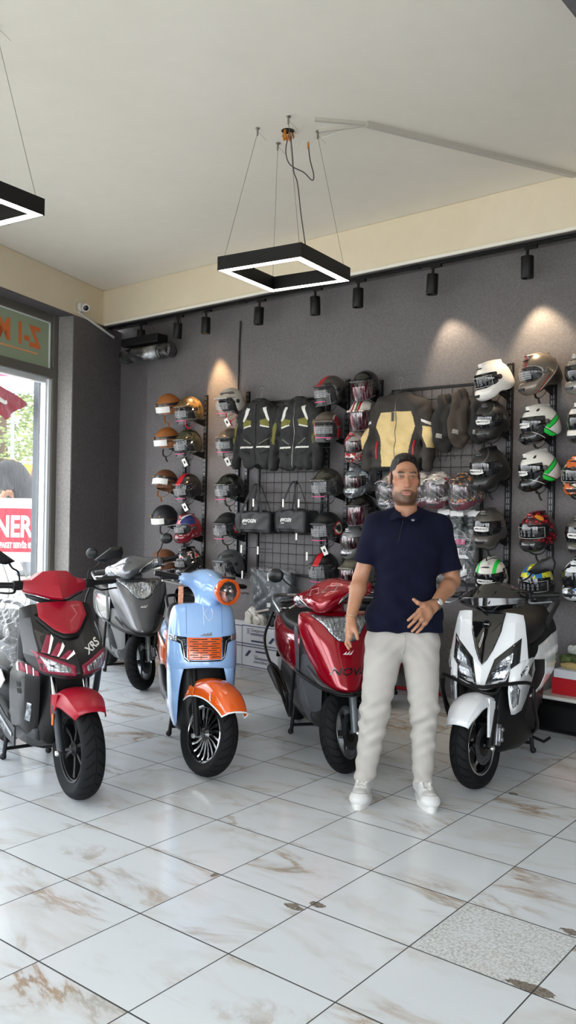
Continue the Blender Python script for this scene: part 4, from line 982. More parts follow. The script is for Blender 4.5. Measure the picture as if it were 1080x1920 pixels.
h('full', 2.728, 2.587, -32, 12, H_redbronze, 'bronze full face helmet with red lines, topmost right', piv=M_silverpiv, sticker='ROWS', vmat=M_clear, scale=1.0)
h('full', 2.736, 2.208, -30, 10, H_green, 'white full face helmet with green stripes, upper of the two at right', piv=M_silverpiv, sticker='IMM')
h('full', 2.735, 1.869, -34, 16, H_green, 'white full face helmet with green stripes, lower of the two at right', piv=M_silverpiv, sticker='IMM')
h('full', 2.736, 1.41, -8, 8, H_scale, 'red scaled full face helmet with orange eye above the scooter mirror', sticker='BOX')
h('full', 2.736, 1.022, 6, 10, H_bluey, 'blue and yellow painted full face helmet behind the white scooter mirror', sticker='BOX')
h('full', 3.07, 2.56, -20, 10, H_silver, 'silver helmet cut by the picture edge, topmost of the last column', sticker=False)
h('full', 3.09, 2.211, -15, 10, H_wblk, 'white and black helmet cut by the picture edge, second of the last column', sticker=False)
h('full', 3.055, 1.825, 0, 8, H_fire, 'orange and green painted helmet at the right picture edge', sticker='BOX')
h('full', 3.085, 1.40, 0, 8, H_mgrey, 'grey helmet cut by the right picture edge above the white and blue one', sticker='IMM')
h('full', 3.075, 1.08, -10, 8, H_wblue, 'white and blue helmet low at the right picture edge', sticker=False)
# ================================================================== clothing and bags on the grids
def pip(y, z, poly):
    c = np.zeros(y.shape, bool); n = len(poly)
    for i in range(n):
        (ax, ay), (bx, by) = poly[i], poly[i-1]
        if ay == by: continue
        c ^= ((ay > z) != (by > z)) & (y < (bx-ax)*(z-ay)/(by-ay)+ax)
    return c
def mat_fabric(name, col, rough=.8, sc=160., bump=.25, var=.1, sheen=.0):
    return mat(name, col, rough, bump=bump, bscale=sc, var=var, noise=12, sheen=sheen)
F_black = mat_fabric('black_textile', '#191818'); F_brown = mat_fabric('brown_black_textile', '#332e2a'); F_olive = mat_fabric('olive_panel', '#6d6a2b'); F_white = mat_fabric('white_reflective', '#d5d2cb', .5)
F_cream = mat_fabric('cream_panel', '#d8bd85'); F_red = mat('red_zip', '#b3122a', .5); F_dark = mat_fabric('dark_lining', '#0d0d0e'); F_tape = mat('grey_piping', '#6b6a5e', .6)
def hanger(o, z, back=-.01):
    mb = MB(); mb.tube([(back, -.16, z-.10), (back, -.05, z-.045), (back, 0, z-.03), (back, .05, z-.045), (back, .16, z-.10)], .016, 8, smooth=5, flat=.6)
    h = mb.build('hanger', M_blk2, o)
    mb = MB(); mb.tube([(back, 0, z-.035), (back, 0, z+.03), (back, .018, z+.06), (back, .012, z+.085), (back, -.012, z+.085), (back, -.02, z+.065)], .0028, 6, smooth=6); mb.build('hanger_hook', M_steel, h)
def jacket(tt, out, ztop, yaw, mats, pick, label, seed, wide=1.):
    o = empty('riding_jacket', W(tt, out, ztop), WROT + R(yaw), label, 'jacket', 'riding jackets on hangers')
    s = SDF((-.14, -.40*wide, -.80), (.16, .40*wide, .06), .0046); w_ = wide
    s.cap((0, -.06, -.02), (0, .06, -.02), .045, k=.02)
    for sg in (-1, 1):
        s.cap((0, sg*.03, -.035), (0, sg*.205*w_, -.10), .05, .058, k=.05)
        s.cap((0, sg*.215*w_, -.12), (.03, sg*.265*w_, -.36), .062, .058, k=.02).cap((.03, sg*.265*w_, -.36), (.05, sg*.275*w_, -.62), .058, .046, k=.02)
    s.box((.0, 0, -.30), (.075, .205*w_, .25), .06, .05); s.box((.0, 0, -.54), (.085, .20*w_, .12), .06, .05)
    s.ell((.0, 0, .02), (.04, .058, .05), .012, 'sub')
    s.box((.0, 0, -.66), (.06, .17*w_, .06), .04, .01, 'sub'); s.plane((0, 0, -.66), (0, .0, -1), .01)
    rs = np.random.RandomState(seed); K = [(rs.uniform(-1, 1, 3) * np.array((.5, 1, .8)), rs.uniform(9, 42), rs.uniform(0, 6)) for _ in range(16)]
    def wr(X, Y, Z):
        e = 0
        for k, f, p in K: k = k/np.linalg.norm(k); e = e + np.sin((X*k[0]+Y*k[1]+Z*k[2])*f*2.2 + p + 1.5*np.sin(Z*11+p)) * .028/f*2.4
        return e*.55 + .0022*np.sin(Y*70 + 4*np.sin(Z*18)) * (np.abs(Y) > .2)
    s.warp(wr)
    b = link('jacket_body', s.mesh('jacket_body', mats, pick), o)
    hanger(o, .055)
    tr = bvh(b)
    mb = MB(); pts = [cast(tr, (0, -.03 - .02*i), 'x', 1, .002) for i in range(31)]; mb.tube(pts, .0035, 6); mb.build('zipper', M_steel if wide > 1 else F_dark, o)
    for sg in ((-1, 1) if wide < 1.05 else ()):
        patch(tr, [(sg*.06, -.50), (sg*.165, -.47), (sg*.165, -.49), (sg*.06, -.522)], 'x', 1, .004).build('pocket_flap', F_black if wide < 1.05 else F_brown, o, solid=.003)
    mb = MB(); mb.tube([Vector((.005, .05*math.cos(R(a)), .01 + .0*a)) + Vector((.04*math.sin(R(a)), 0, 0)) for a in range(0, 360, 20)], .012, 8, loop=True, flat=1.8); mb.build('collar', F_black, o)
    return o, tr
def pick12(C):
    x, y, z = C[:, 0], C[:, 1], C[:, 2]; a = np.abs(y); f = x > 0; m = np.zeros(len(C), int)
    m[f & pip(a, z, [(.05, -.19), (.155, -.17), (.165, -.255), (.06, -.235)])] = 1
    m[f & pip(a, z, [(.085, -.07), (.125, -.06), (.165, -.19), (.155, -.20), (.13, -.17)])] = 2
    m[f & pip(a, z, [(.06, -.232), (.165, -.252), (.165, -.265), (.058, -.244)])] = 2
    m[f & (a < .185) & (z > -.455) & (z < -.437) & (a > .03)] = 2
    m[f & (z > -.455) & (z < -.437) & (a > .03) & (a < .17)] = 2
    m[f & pip(a, z, [(.06, -.41), (.15, -.36), (.15, -.37), (.06, -.42)])] = 4
    m[pip(a, z, [(.235, -.20), (.29, -.22), (.262, -.40), (.240, -.42)]) & (a > .225)] = 1
    m[(z < -.62) & (a < .18)] = 3
    m[(x > -.02) & (np.sqrt((x/.04)**2 + (y/.055)**2) < 1) & (z > -.02) & (z < .03)] = 3
    return m
def pick3(C):
    x, y, z = C[:, 0], C[:, 1], C[:, 2]; a = np.abs(y); f = x > 0; m = np.zeros(len(C), int)
    m[f & pip(a, z, [(-.01, -.155), (.145, -.16), (.165, -.21), (.185, -.285), (.15, -.36), (.135, -.45), (.12, -.62), (-.01, -.62)])] = 1
    m[pip(a, z, [(.235, -.225), (.34, -.265), (.34, -.29), (.24, -.248)]) & (a > .225)] = 2
    m[pip(a, z, [(.25, -.285), (.36, -.30), (.36, -.47), (.30, -.465), (.262, -.38)]) & (a > .245)] = 1
    m[(z < -.62) & (a < .2)] = 3
    return m
jacket(-.17, .13, 2.575, 4, [F_black, F_olive, F_white, F_dark, F_tape], pick12, 'black riding jacket with olive and white chest flashes, left of the two', 3, .93)
jacket(.345, .15, 2.555, -2, [F_black, F_olive, F_white, F_dark, F_tape], pick12, 'black riding jacket with olive and white chest flashes beside the bronze helmet', 5, 1.02)
j3, tr3 = jacket(1.455, .14, 2.53, 6, [F_brown, F_cream, F_white, F_dark], pick3, 'dark brown riding jacket with a large cream front panel above the man\'s head', 9, 1.06)
for sg in (-1, 1): patch(tr3, [(sg*.165, -.40), (sg*.180, -.40), (sg*.180, -.55), (sg*.165, -.55)], 'x', 1, .004).build('pocket_zip', F_red, j3, solid=.003)
mb = MB(); mb.box((.095, -.02, -.20), (.003, .022, .075)); t = mb.build('swing_tag', mat('dark_swing_tag', '#2c2a28', .5), j3)
# two small holdalls hung by their straps
B_bag = mat_fabric('bag_cloth', '#1b1c1e', .6, 120); B_strap = mat('bag_strap', '#131314', .75)
def holdall(tt, out, zb, yaw, label, L=.47):
    o = empty('holdall_bag', W(tt, out, zb), WROT + R(yaw), label, 'bag', 'black holdalls on the grid')
    s = SDF((-.13, -.3, -.03), (.13, .3, .26), .006); s.box((0, 0, .105), (.085, L/2, .10), .022); K = 31
    s.warp(lambda X, Y, Z: .004*np.sin(Y*21 + 3*np.sin(Z*17)) + .003*np.sin(Y*37 - Z*40) - .010*(1-(Y/.24)**2)*(Z > .03) + .006*np.sin(X*40 + Y*9))
    b = link('bag_body', s.mesh('bag_body', [B_bag]), o); tr = bvh(b)
    text_on(tr, '#WOGEN', (-.02, .118), .046, 0, 'x', 1, .002, bold=.0013, shear=.25, sx=.95).build('bag_lettering', mat('white_print', '#e2e0dc', .6), b)
    mb = MB(); mb.box((tr.ray_cast(Vector((1, -.07, .09)), Vector((-1, 0, 0)))[0].x + .001, -.085, .088), (.002, .05, .006)); mb.build('bag_small_print', MATS['white_print'], b)
    for s_, rise in ((1, .47), (-1, .46)):
        mb = MB(); x = .07*s_
        P = [(x+.015, -.155, .0), (x+.022, -.15, .10), (x+.012, -.14, .20), (x*.4+.01, -.03, rise-.02), (.0, .0, rise), (x*.4+.01, .035, rise-.02), (x+.012, .12, .20), (x+.022, .125, .10), (x+.015, .13, .0)]
        mb.tube(P, .016, 6, smooth=5, flat=.22); mb.build('strap', B_strap, o)
    mb = MB(); mb.tube([(.0, -L/2+.02, .206), (.0, 0, .200), (0, L/2-.02, .206)], .005, 6, smooth=4); mb.build('zipper', M_blk, o)
    return o
holdall(-.165, .155, 1.295, 0, 'black holdall bag with white lettering, the left of the two under the jackets')
holdall(.33, .165, 1.315, -14, 'black holdall bag with white lettering, the right of the two, turned a little', .50)
# protective vests bundled on hooks
V_blk = mat_fabric('black_padding', '#1d1b1a', .85, 90, .4); V_brn = mat_fabric('brown_padding', '#3c332b', .85, 90, .4)
M_film = mat_glass('plastic_film', (.93, .93, .95, 1), .07)
def vest(tt, out, zt, yaw, m, label, w_=.085, L=.40, seed=0):
    o = empty('protective_vest', W(tt, out, zt), WROT + R(yaw), label, 'vest', 'dark protective vests on the right grid')
    s = SDF((-.12, -.2, -.56), (.14, .2, .05), .0065)
    s.cap((0, 0, -.04), (0, 0, -L), w_*.75, w_*1.05, .03, flat=((1, 0, 0), .62)); s.cap((.02, -w_*.5, -.13), (.03, -w_*.35, -L+.02), w_*.55, w_*.7, .025); s.cap((.01, w_*.6, -.10), (.03, w_*.45, -L+.06), w_*.5, w_*.62, .02)
    s.cap((0, 0, .0), (0, 0, -.08), .03, .05, .03)
    rs = np.random.RandomState(seed); s.warp(lambda X, Y, Z: .006*np.sin(Z*26+seed+4*np.sin(Y*15)) + .005*np.sin(Y*48+Z*21+seed))
    b = link('vest_body', s.mesh('vest_body', [m]), o); tr = bvh(b)
    patch(tr, [(-.02, -.30), (.022, -.31), (.018, -.345), (-.024, -.335)], 'x', 1, .003).build('vest_label', mat('grey_label', '#8f8d89', .6), o, solid=.001)
    mb = MB(); mb.tube([(.02, .0, .01), (.03, .012, -.03), (.02, .03, -.07)], .018, 8, smooth=4); mb.build('webbing', V_brn, o)
    for s_ in (-1, 1):
        mb = MB(); mb.tube([(.02, s_*.03, -L-.03), (.02, s_*.045, -L-.10), (.02, s_*.02, -L-.17)], .0022, 5, smooth=5); mb.build('drawstring', M_blk, o)
    return o
vest(1.885, .13, 2.475, 0, V_blk, 'black protective vest on the right grid beside the cream sleeve', .088, .36, 1)
vest(2.045, .17, 2.50, 6, V_brn, 'brown black protective vest with a grey label, middle of the three', .078, .37, 2)
vest(2.215, .14, 2.49, 0, V_blk, 'black protective vest next to the satin black helmets', .075, .33, 3)
# off-road helmets still in their plastic
H_moto = [mh('moto_art_a', '#8e8890', [('noise', 13, .50, '#2a2226'), ('noise', 17, .58, '#e3dfdc'), ('noise', 12, .64, '#7d2038')], .25, 0, .5), mh('moto_art_b', '#d9d5d0', [('noise', 12, .50, '#2b2326'), ('noise', 15, .60, '#a02545'), ('noise', 22, .60, '#f0ece6'), ('band', (0, 0, 1), -.3, -.075, '#6b1830')], .25, 0, .5),
          mh('moto_art_c', '#3a2f30', [('noise', 16, .55, '#c98a4a'), ('noise', 13, .60, '#b3202c'), ('noise', 24, .62, '#e6ddd0'), ('band', (0, 0, 1), -.3, -.075, '#7a1d3a')], .25, 0, .5)]
def wrapf():
    s = SDF((-.22, -.19, -.22), (.24, .19, .20), .009); s.ell((0, 0, 0), (.178, .150, .158)).ell((.08, 0, -.075), (.115, .115, .085), k=.04)
    s.warp(lambda X, Y, Z: .007*np.sin(X*44+6*np.sin(Y*21)) + .006*np.sin(Z*60+Y*35+3*np.sin(X*20))); me = s.mesh('wrap', [M_film]); return me
HK['wrap'] = wrapf()
def moto(tt, z, yaw, k, label):
    o = helmet('full', tt, z, yaw, 10, H_moto[k], label, vmat=M_iri, sticker=False, out=.21, strap=False, group='off-road helmets in plastic wrap', scale=.95)
    shared('plastic_wrap', 'wrap', M_film, o)
    mb = MB(); mb.loft([[Vector((.10 + .10*a, y*(1-.3*a), .12 - .02*a + .02*(1-(y/.09)**2))) for y in (-.09, -.06, -.03, 0, .03, .06, .09)] for a in (0, .35, .7, 1.)], cap=False, closed=False); mb.build('peak', H_moto[k], o, smooth=180, solid=.004)
    return o
moto(1.445, 1.70, 5, 0, 'plastic wrapped off-road helmet half hidden behind the man\'s head on his right')
moto(1.72, 1.71, 0, 1, 'plastic wrapped off-road helmet just beside the man\'s left ear')
moto(1.90, 1.715, 8, 1, 'plastic wrapped white and purple off-road helmet above the man\'s left shoulder')
moto(2.145, 1.71, -4, 2, 'plastic wrapped orange and red off-road helmet beside the lower black helmet')
# small parts in clear sachets, gloves in zip bags
M_sachet = mat('grey_sachet_content', '#4a4f50', .3, var=.6, noise=30, bump=.5, bscale=60); M_header = mat('white_header_card', '#dcdad8', .5)
def sachet(tt, out, zt, yaw, label, w_=.115, hh=.15):
    o = empty('parts_sachet', W(tt, out, zt), WROT + R(yaw), label, 'packet', 'small parts packets on hooks')
    mb = MB(); mb.box((0, 0, -.02), (.006, w_, .045)); mb.build('header_card', M_header, o)
    s = SDF((-.04, -w_, -hh-.05), (.04, w_, 0), .005); s.box((0, 0, -.04-hh/2), (.016, w_/2-.004, hh/2), .014); s.warp(lambda X, Y, Z: .004*np.sin(Y*95+3*np.sin(Z*70)) + .003*np.sin(Z*120+Y*60))
    link('filled_bag', s.mesh('filled_bag', [M_sachet]), o)
    return o
for i, (tt, ou, lb) in enumerate(((1.93, .19, 'parts packet with white header card nearest the man\'s shoulder'), (2.055, .20, 'parts packet with white header card in front, right of the man\'s shoulder'), (2.13, .14, 'parts packet with white header card behind the front one'), (2.185, .16, 'parts packet with white header card beside the satin grey helmet'))):
    sachet(tt, ou, 1.555 - .01*(i % 2), (-4, 3, 0, -6)[i], lb)
M_gl = mat('glove_black_white', '#1f262b', .5, var=.5, noise=10)
def glovebag(tt, out, zt, yaw, label):
    o = empty('glove_packet', W(tt, out, zt), WROT + R(yaw), label, 'gloves', 'gloves in clear zip bags')
    s = SDF((-.06, -.13, -.45), (.06, .13, .02), .006)
    s.box((0, 0, -.16), (.028, .065, .07), .02)
    for k, (y, z) in enumerate(((-.055, -.37), (-.02, -.41), (.015, -.40), (.05, -.36))): s.cap((0, y*.7, -.22), (.005, y, z), .019, .014, .012)
    s.cap((.01, .05, -.17), (.02, .085, -.27), .02, .015, .012)
    b = link('gloves', s.mesh('gloves', [M_gl]), o); tr = bvh(b)
    mb = MB(); mb.box((.026, -.01, -.19), (.004, .12, .08)); mb.build('white_cuff_card', M_header, o); mb = MB(); mb.box((.03, -.03, -.10), (.004, .10, .04)); mb.build('pink_card', mat('magenta_card', '#a3265c', .5), o)
    for y0, y1, zz in ((-.02, .03, -.33), (.0, .015, -.29)): patch(tr, [(y0, zz-.05), (y1, zz-.03), (y1, zz+.02), (y0, zz)], 'x', 1, .003).build('glove_stripe', M_header, o)
    s = SDF((-.06, -.14, -.47), (.07, .14, .03), .008); s.box((.003, 0, -.21), (.036, .11, .22), .03); s.warp(lambda X, Y, Z: .005*np.sin(Y*60+4*np.sin(Z*25)) + .005*np.sin(Z*46+Y*40))
    link('zip_bag', s.mesh('zip_bag', [M_film]), o); return o
glovebag(1.98, .17, 1.40, 0, 'gloves in a clear zip bag close behind the man\'s left sleeve')
glovebag(2.12, .18, 1.40, 0, 'gloves in a clear zip bag with a magenta card, left of the satin grey helmet')
# ================================================================== boxes by the wall and what lies on them
M_box = mat('white_carton', '#dfe0e6', .6, var=.03); M_boxink = mat('blue_carton_print', '#3c4268', .6); M_boxside = mat('pinkish_carton_flap', '#cfc0bd', .65)
def carton(t0, t1, z0, z1, flip, label, o1=.235, depth=.225, txt=True):
    c = W((t0+t1)/2, o1-depth/2, z0); L, H = t1-t0, z1-z0
    o = empty('cardboard_carton', c, WROT, label, 'box', 'white printed cartons by the wall')
    mb = MB(); mb.box((0, 0, H/2), (depth, L, H)); b = mb.build('carton', M_box, o, smooth=0, bevel=.004)
    X = depth/2 + .0008
    mb = MB()
    for z in (.012, H-.012): mb.box((X, 0, z), (.0012, L-.004, .009))
    e = mb.v[:8], mb.f[:6]
    for z in (.012, H-.012):
        mb = MB(); mb.box((X, 0, z), (.0012, L-.004, .008)); mb.build('edge_stripe', M_boxink, b, smooth=0)
        mb = MB(); mb.box((0, L/2 + .0008, z), (depth-.004, .0012, .008)); mb.build('edge_stripe', M_boxink, b, smooth=0)
    if txt:
        s_ = -1 if flip else 1; M = Matrix.Translation((X, .0, H/2)) @ Matrix(((0, 0, 1, 0), (s_, 0, 0, 0), (0, s_, 0, 0), (0, 0, 0, 1)))
        mb = text_flat('Deeppower', M @ Matrix.Translation((-.02, .048, 0)), .044, bold=.0005, sx=.95); mb.build('carton_lettering', M_boxink, b, smooth=0)
        mb = MB()
        for k in range(5): mb.box((0, 0, 0), (.034, .005, .0008)); mb.v[-8:] = [v + Vector((-.155, .058-.011*k, 0)) for v in mb.v[-8:]]
        mb.box((-.03, .016, 0), (.19, .007, .0008)); mb.box((-.03, .005, 0), (.19, .007, .0008)); mb.xf(M); mb.build('carton_emblem', M_boxink, b, smooth=0)
        mb = MB(); mb.box((-.03, -.055, 0), (.17, .016, .0008)); mb.xf(M); mb.build('carton_bar', M_boxink, b, smooth=0)
        mb = MB(); mb.box((-.0, -.012, 0), (.05, .006, .0008)); mb.xf(M @ Matrix.Translation((.05, 0, 0))); mb.build('carton_small_print', MATS['grey_print'], b, smooth=0)
        mb = MB()
        for k in range(3): mb.box((.14 + .012*k, -.028, 0), (.012, .075, .0008), Matrix.Rotation(R(-42), 3, 'Z'))
        mb.xf(M); mb.build('carton_pictogram', M_boxink, b, smooth=0)
    return o
carton(-.257, .204, .0, .212, True, 'white printed carton on the floor, lower of the stack, lettering upside down')
carton(-.257, .204, .214, .412, False, 'white printed carton on top of the stack, lettering upright')
carton(-.73, -.27, .0, .212, True, 'white printed carton on the floor, half hidden by the blue scooter', txt=False)
carton(-.73, -.27, .214, .405, True, 'white printed carton on top, half hidden by the blue scooter', txt=False)
# wrapped dark panel standing on the cartons
o = empty('wrapped_seat_panel', W(.02, .10, .413), WROT, 'dark padded panel in clear plastic standing on the white cartons against the wall', 'panel')
s = SDF((-.12, -.33, -.02), (.12, .33, .60), .007); s.box((.0, 0, .26), (.05, .245, .26), .04); s.warp(lambda X, Y, Z: .003*np.sin(Y*30+Z*9)); link('padded_panel', s.mesh('padded_panel', [mat('slate_vinyl', '#3b4248', .5)]), o)
s = SDF((-.12, -.33, -.03), (.14, .33, .62), .007); s.box((.0, 0, .275), (.066, .265, .285), .04); s.warp(lambda X, Y, Z: .006*np.sin(Y*42+5*np.sin(Z*13)) + .006*np.sin(Z*16+Y*36) + .004*np.sin(Y*95+Z*22)); link('plastic_wrap', s.mesh('plastic_wrap', [M_film]), o)
mb = MB(); mb.box((.073, .0, .20), (.002, .045, .04)); mb.build('white_label', M_header, o)
o = empty('plastic_bag', W(-.17, .12, .413), WROT, 'crumpled whitish plastic bag on the cartons in front of the wrapped panel', 'bag')
s = SDF((-.12, -.22, -.01), (.13, .22, .22), .006); s.ell((0, -.05, .05), (.08, .10, .09)).ell((.02, .07, .04), (.07, .09, .06), .03).cap((0, -.08, .10), (.02, -.02, .15), .03, .015, .03); s.plane((0, 0, 0), (0, 0, -1)); s.warp(lambda X, Y, Z: .009*np.sin(Y*60+5*np.sin(X*40)) + .007*np.sin(Z*75+Y*33+2*np.sin(X*50))); link('bag', s.mesh('bag', [mat('milky_film', '#d5cec4', .35, coat=.3)]), o)
o = empty('spare_mirror', W(.10, .19, .413), WROT, 'round black mirror with its stem lying on the white cartons', 'mirror')
mb = MB(); mb.lathe([(.001, -.012), (.05, -.012), (.055, 0), (.045, .012), (.001, .014)], (0, -.02, .055), (1, .1, .1), 24); mb.build('mirror_head', M_blk2, o); mb = MB(); mb.tube([(0, -.01, .02), (.0, .02, .008), (-.01, .30, .008)], .006, 6, smooth=4); mb.build('stem', M_blk2, o)
o = empty('cardboard_tube', W(.03, .20, .413), WROT + R(0), 'thin pale tube lying across the plastic bag on the cartons', 'tube')
mb = MB(); mb.tube([(0, -.16, .12), (.0, .02, .16)], .011, 10); mb.build('tube', M_boxside, o)
# low painted ledge of the wall
struct(slab('trim_7', M_wall, W, -1.0, 6.5, 0, .022, 0, .885, bevel=.004))
# ================================================================== right corner: black case, boxes, soft goods
P0 = W(3.20, .27, 0); rz = math.atan2(WW.y, WW.x)
o = empty('top_case', P0, rz, 'black luggage case with a white lid edge on the floor at the right edge', 'case')
mb = MB(); mb.box((0, 0, .115), (.66, .45, .23)); mb.build('case_body', M_blk2, o, bevel=.04, bseg=4); mb = MB(); mb.box((0, 0, .244), (.64, .44, .028)); mb.build('lid_edge', M_plastw, o, bevel=.01)
mb = MB(); mb.lathe([(.001, 0), (.018, 0), (.02, -.006)], (.02, -.232, .12), (0, -1, 0), 18); mb.build('lock', M_steel, o); mb = MB(); mb.box((.0, -.231, .165), (.12, .006, .02)); mb.build('latch', M_blk, o)
o = empty('red_carton', P0 + Vector((.03, .04, .258)), rz + R(2), 'red carton lying on the black luggage case', 'box'); mb = MB(); mb.box((0, 0, .06), (.48, .34, .12)); mb.build('carton', mat('red_card', '#b3101d', .5), o, smooth=0, bevel=.004)
o = empty('white_carton', P0 + Vector((.02, .03, .378)), rz + R(-3), 'flat white carton lying on the red carton', 'box'); mb = MB(); mb.box((0, 0, .03), (.42, .36, .06)); mb.build('carton', M_box, o, smooth=0, bevel=.004); mb = MB(); mb.box((.1, -.1805, .03), (.12, .001, .02)); mb.build('print', MATS['grey_print'], o)
o = empty('folded_goods', P0 + Vector((.06, .06, .438)), rz, 'folded yellow and green goods with a white bag on the white carton', 'bundle')
s = SDF((-.28, -.22, -.01), (.28, .22, .12), .008); s.box((0, 0, .02), (.22, .16, .02), .018); s.warp(lambda X, Y, Z: .006*np.sin(X*33+Y*25)); link('yellow_layer', s.mesh('yellow_layer', [mat('straw_cloth', '#b59f6a', .8)]), o)
s = SDF((-.28, -.22, .0), (.28, .22, .14), .008); s.box((.0, 0, .065), (.22, .15, .028), .025); s.warp(lambda X, Y, Z: .007*np.sin(X*45+Y*35) + .004*np.sin(X*120+Z*90)); link('green_layer', s.mesh('green_layer', [mat('moss_cloth', '#4d5b32', .9, var=.4, noise=30)]), o)
s = SDF((-.28, -.22, .05), (.28, .22, .24), .008); s.ell((.0, 0, .12), (.20, .15, .05)); s.warp(lambda X, Y, Z: .010*np.sin(X*52+4*np.sin(Y*40)) + .006*np.sin(Y*70+X*30)); link('white_bag', s.mesh('white_bag', [mat('white_film', '#d8dad6', .35, coat=.3)]), o)
# red paddock stand behind the man
o = empty('paddock_stand', (1.07, 7.35, 0), R(-20), 'red tubular paddock stand on the floor behind the man\'s legs', 'stand'); M_redm = mat('red_enamel', '#a4101c', .35, coat=.4)
for s_ in (-1, 1):
    mb = MB(); mb.tube([(s_*.14, -.02, .02), (s_*.05, .0, .33)], .013, 8); mb.tube([(s_*.14, .25, .02), (s_*.05, .0, .33)], .013, 8); e = mb.build('side_frame', M_redm, o)
    mb = MB(); mb.lathe([(.01, -.012), (.03, -.012), (.03, .012), (.01, .012)], (s_*.155, -.03, .03), (1, 0, 0), 16); mb.build('roller', M_blk2, e)
mb = MB(); mb.tube([(-.16, -.02, .02), (.16, -.02, .02)], .014, 8); mb.build('front_bar', M_redm, o); mb = MB(); mb.tube([(-.15, .25, .02), (.15, .25, .02)], .012, 8); mb.build('rear_bar', M_redm, o); mb = MB(); mb.tube([(-.06, 0, .33), (.06, 0, .33)], .016, 8); mb.build('top_bar', M_redm, o)
o = empty('tool_stand', (1.33, 7.22, 0), R(30), 'low red stand on the floor beside the white scooter wheel', 'stand')
mb = MB(); mb.tube([(-.12, 0, .015), (-.03, 0, .26), (.03, 0, .26), (.12, 0, .015)], .014, 8); mb.build('frame', M_redm, o); mb = MB(); mb.box((0, 0, .02), (.30, .12, .03)); mb.build('foot', M_redm, o, bevel=.006)
# ================================================================== scooters: shared pieces
def paint(name, col, rough=.22, metal=.0, coat=1.): return mat(name, col, rough, metal, coat)
P_blk = paint('gloss_black_paint', '#0b0b0d', .15); P_satin = mat('black_plastic', '#0c0c0d', .45, spec=.25); P_dgrey = mat('dark_grey_plastic', '#26282b', .5, bump=.1, bscale=300, spec=.3)
P_rubber = mat('seat_vinyl', '#0f0f10', .5, bump=.2, bscale=250, spec=.3); P_alu = mat('cast_aluminium', '#8f9194', .35, .8); P_chrome = mat('chrome', '#c9cbcd', .12, 1.); P_silver = mat('silver_fork', '#8d949b', .3, .6)
P_mirror = mat('mirror_plastic', '#131516', .38, spec=.35); P_lens = mat_glass('lamp_cover', (1, 1, 1, 1), .01); P_amber = mat('amber_reflector', '#c85a12', .3); P_redl = mat('red_tail_lens', '#b3112a', .2, coat=.5)
def mat_reflect(name, a, b):
    q = newmat(name); v = q.coord(); q.b.inputs['Metallic'].default_value = .75; q.b.inputs['Roughness'].default_value = .18
    q.color(q.ramp(q.noise(q.coord(scale=(1, 5, 1)), 22., 4, .7), [(.38, srgb(a)), (.66, srgb(b))])); q.bump(q.noise(v, 60., 2), .5, .01); return q.m
P_refl = mat_reflect('lamp_reflector_cut', '#62676c', '#d8dde2'); P_round = mat_reflect('round_reflector_cut', '#8e9398', '#e5e9ec'); P_refl_dark = mat_reflect('dark_lamp_inside', '#0c0e11', '#3a4149')
def mat_tyre():
    q = newmat('tyre_rubber'); v = q.coord(); S = q.sep(v); a = q.math('ARCTAN2', S[2], S[0]); y = q.math('ABSOLUTE', S[1])
    g = q.math('FRACT', q.math('ADD', q.math('MULTIPLY', a, 26/(2*PI)), q.math('MULTIPLY', y, 17.)))
    r = q.math('SQRT', q.math('ADD', q.math('MULTIPLY', S[2], S[2]), q.math('MULTIPLY', S[0], S[0])))
    m = q.math('MULTIPLY', q.math('MULTIPLY', q.math('LESS_THAN', g, .19), q.math('GREATER_THAN', y, .008)), q.math('MULTIPLY', q.math('LESS_THAN', y, .050), q.math('GREATER_THAN', r, .196)))
    m2 = q.math('MAXIMUM', m, q.math('MULTIPLY', q.math('LESS_THAN', y, .0022), q.math('GREATER_THAN', r, .21)))
    q.color(q.mix(m2, srgb('#161719'), srgb('#020203'))); q.b.inputs['Roughness'].default_value = .75; q.b.inputs['Specular IOR Level'].default_value = .15  # shade inside the grooves is put into the colour, besides the bump
    q.bump(q.math('SUBTRACT', 1., m2), .8, .006); return q.m
P_tyre = mat_tyre()
def rotaxis(deg, p=(-.05, 0, .237), d=(-.36, 0, 1)):
    """turning of the handlebar about the raked steering axis"""
    p = Vector(p); return Matrix.Translation(p) @ Matrix.Rotation(R(deg), 4, Vector(d).normalized()) @ Matrix.Translation(-p)
def hull(sec, n=20, e=.55):
    """body lofted along X: (x, half width, z low, z high[, exponent])"""
    rings = []
    for s in sec:
        x, w_, z0, z1 = s[:4]; ex = s[4] if len(s) > 4 else e; c, h = (z0+z1)/2, (z1-z0)/2; r = []
        for k in range(n):
            a = 2*PI*(k+.5)/n; ca, sa = math.cos(a), math.sin(a)
            r.append((x, w_*math.copysign(abs(ca)**ex, ca), c + h*math.copysign(abs(sa)**ex, sa)))
        rings.append(r)
    return MB().loft(rings)
def sidegrid(rows, sg, m=None):
    return MB().grid([[Vector((x, y*sg, z)) for x, y, z in r] for r in rows], m)
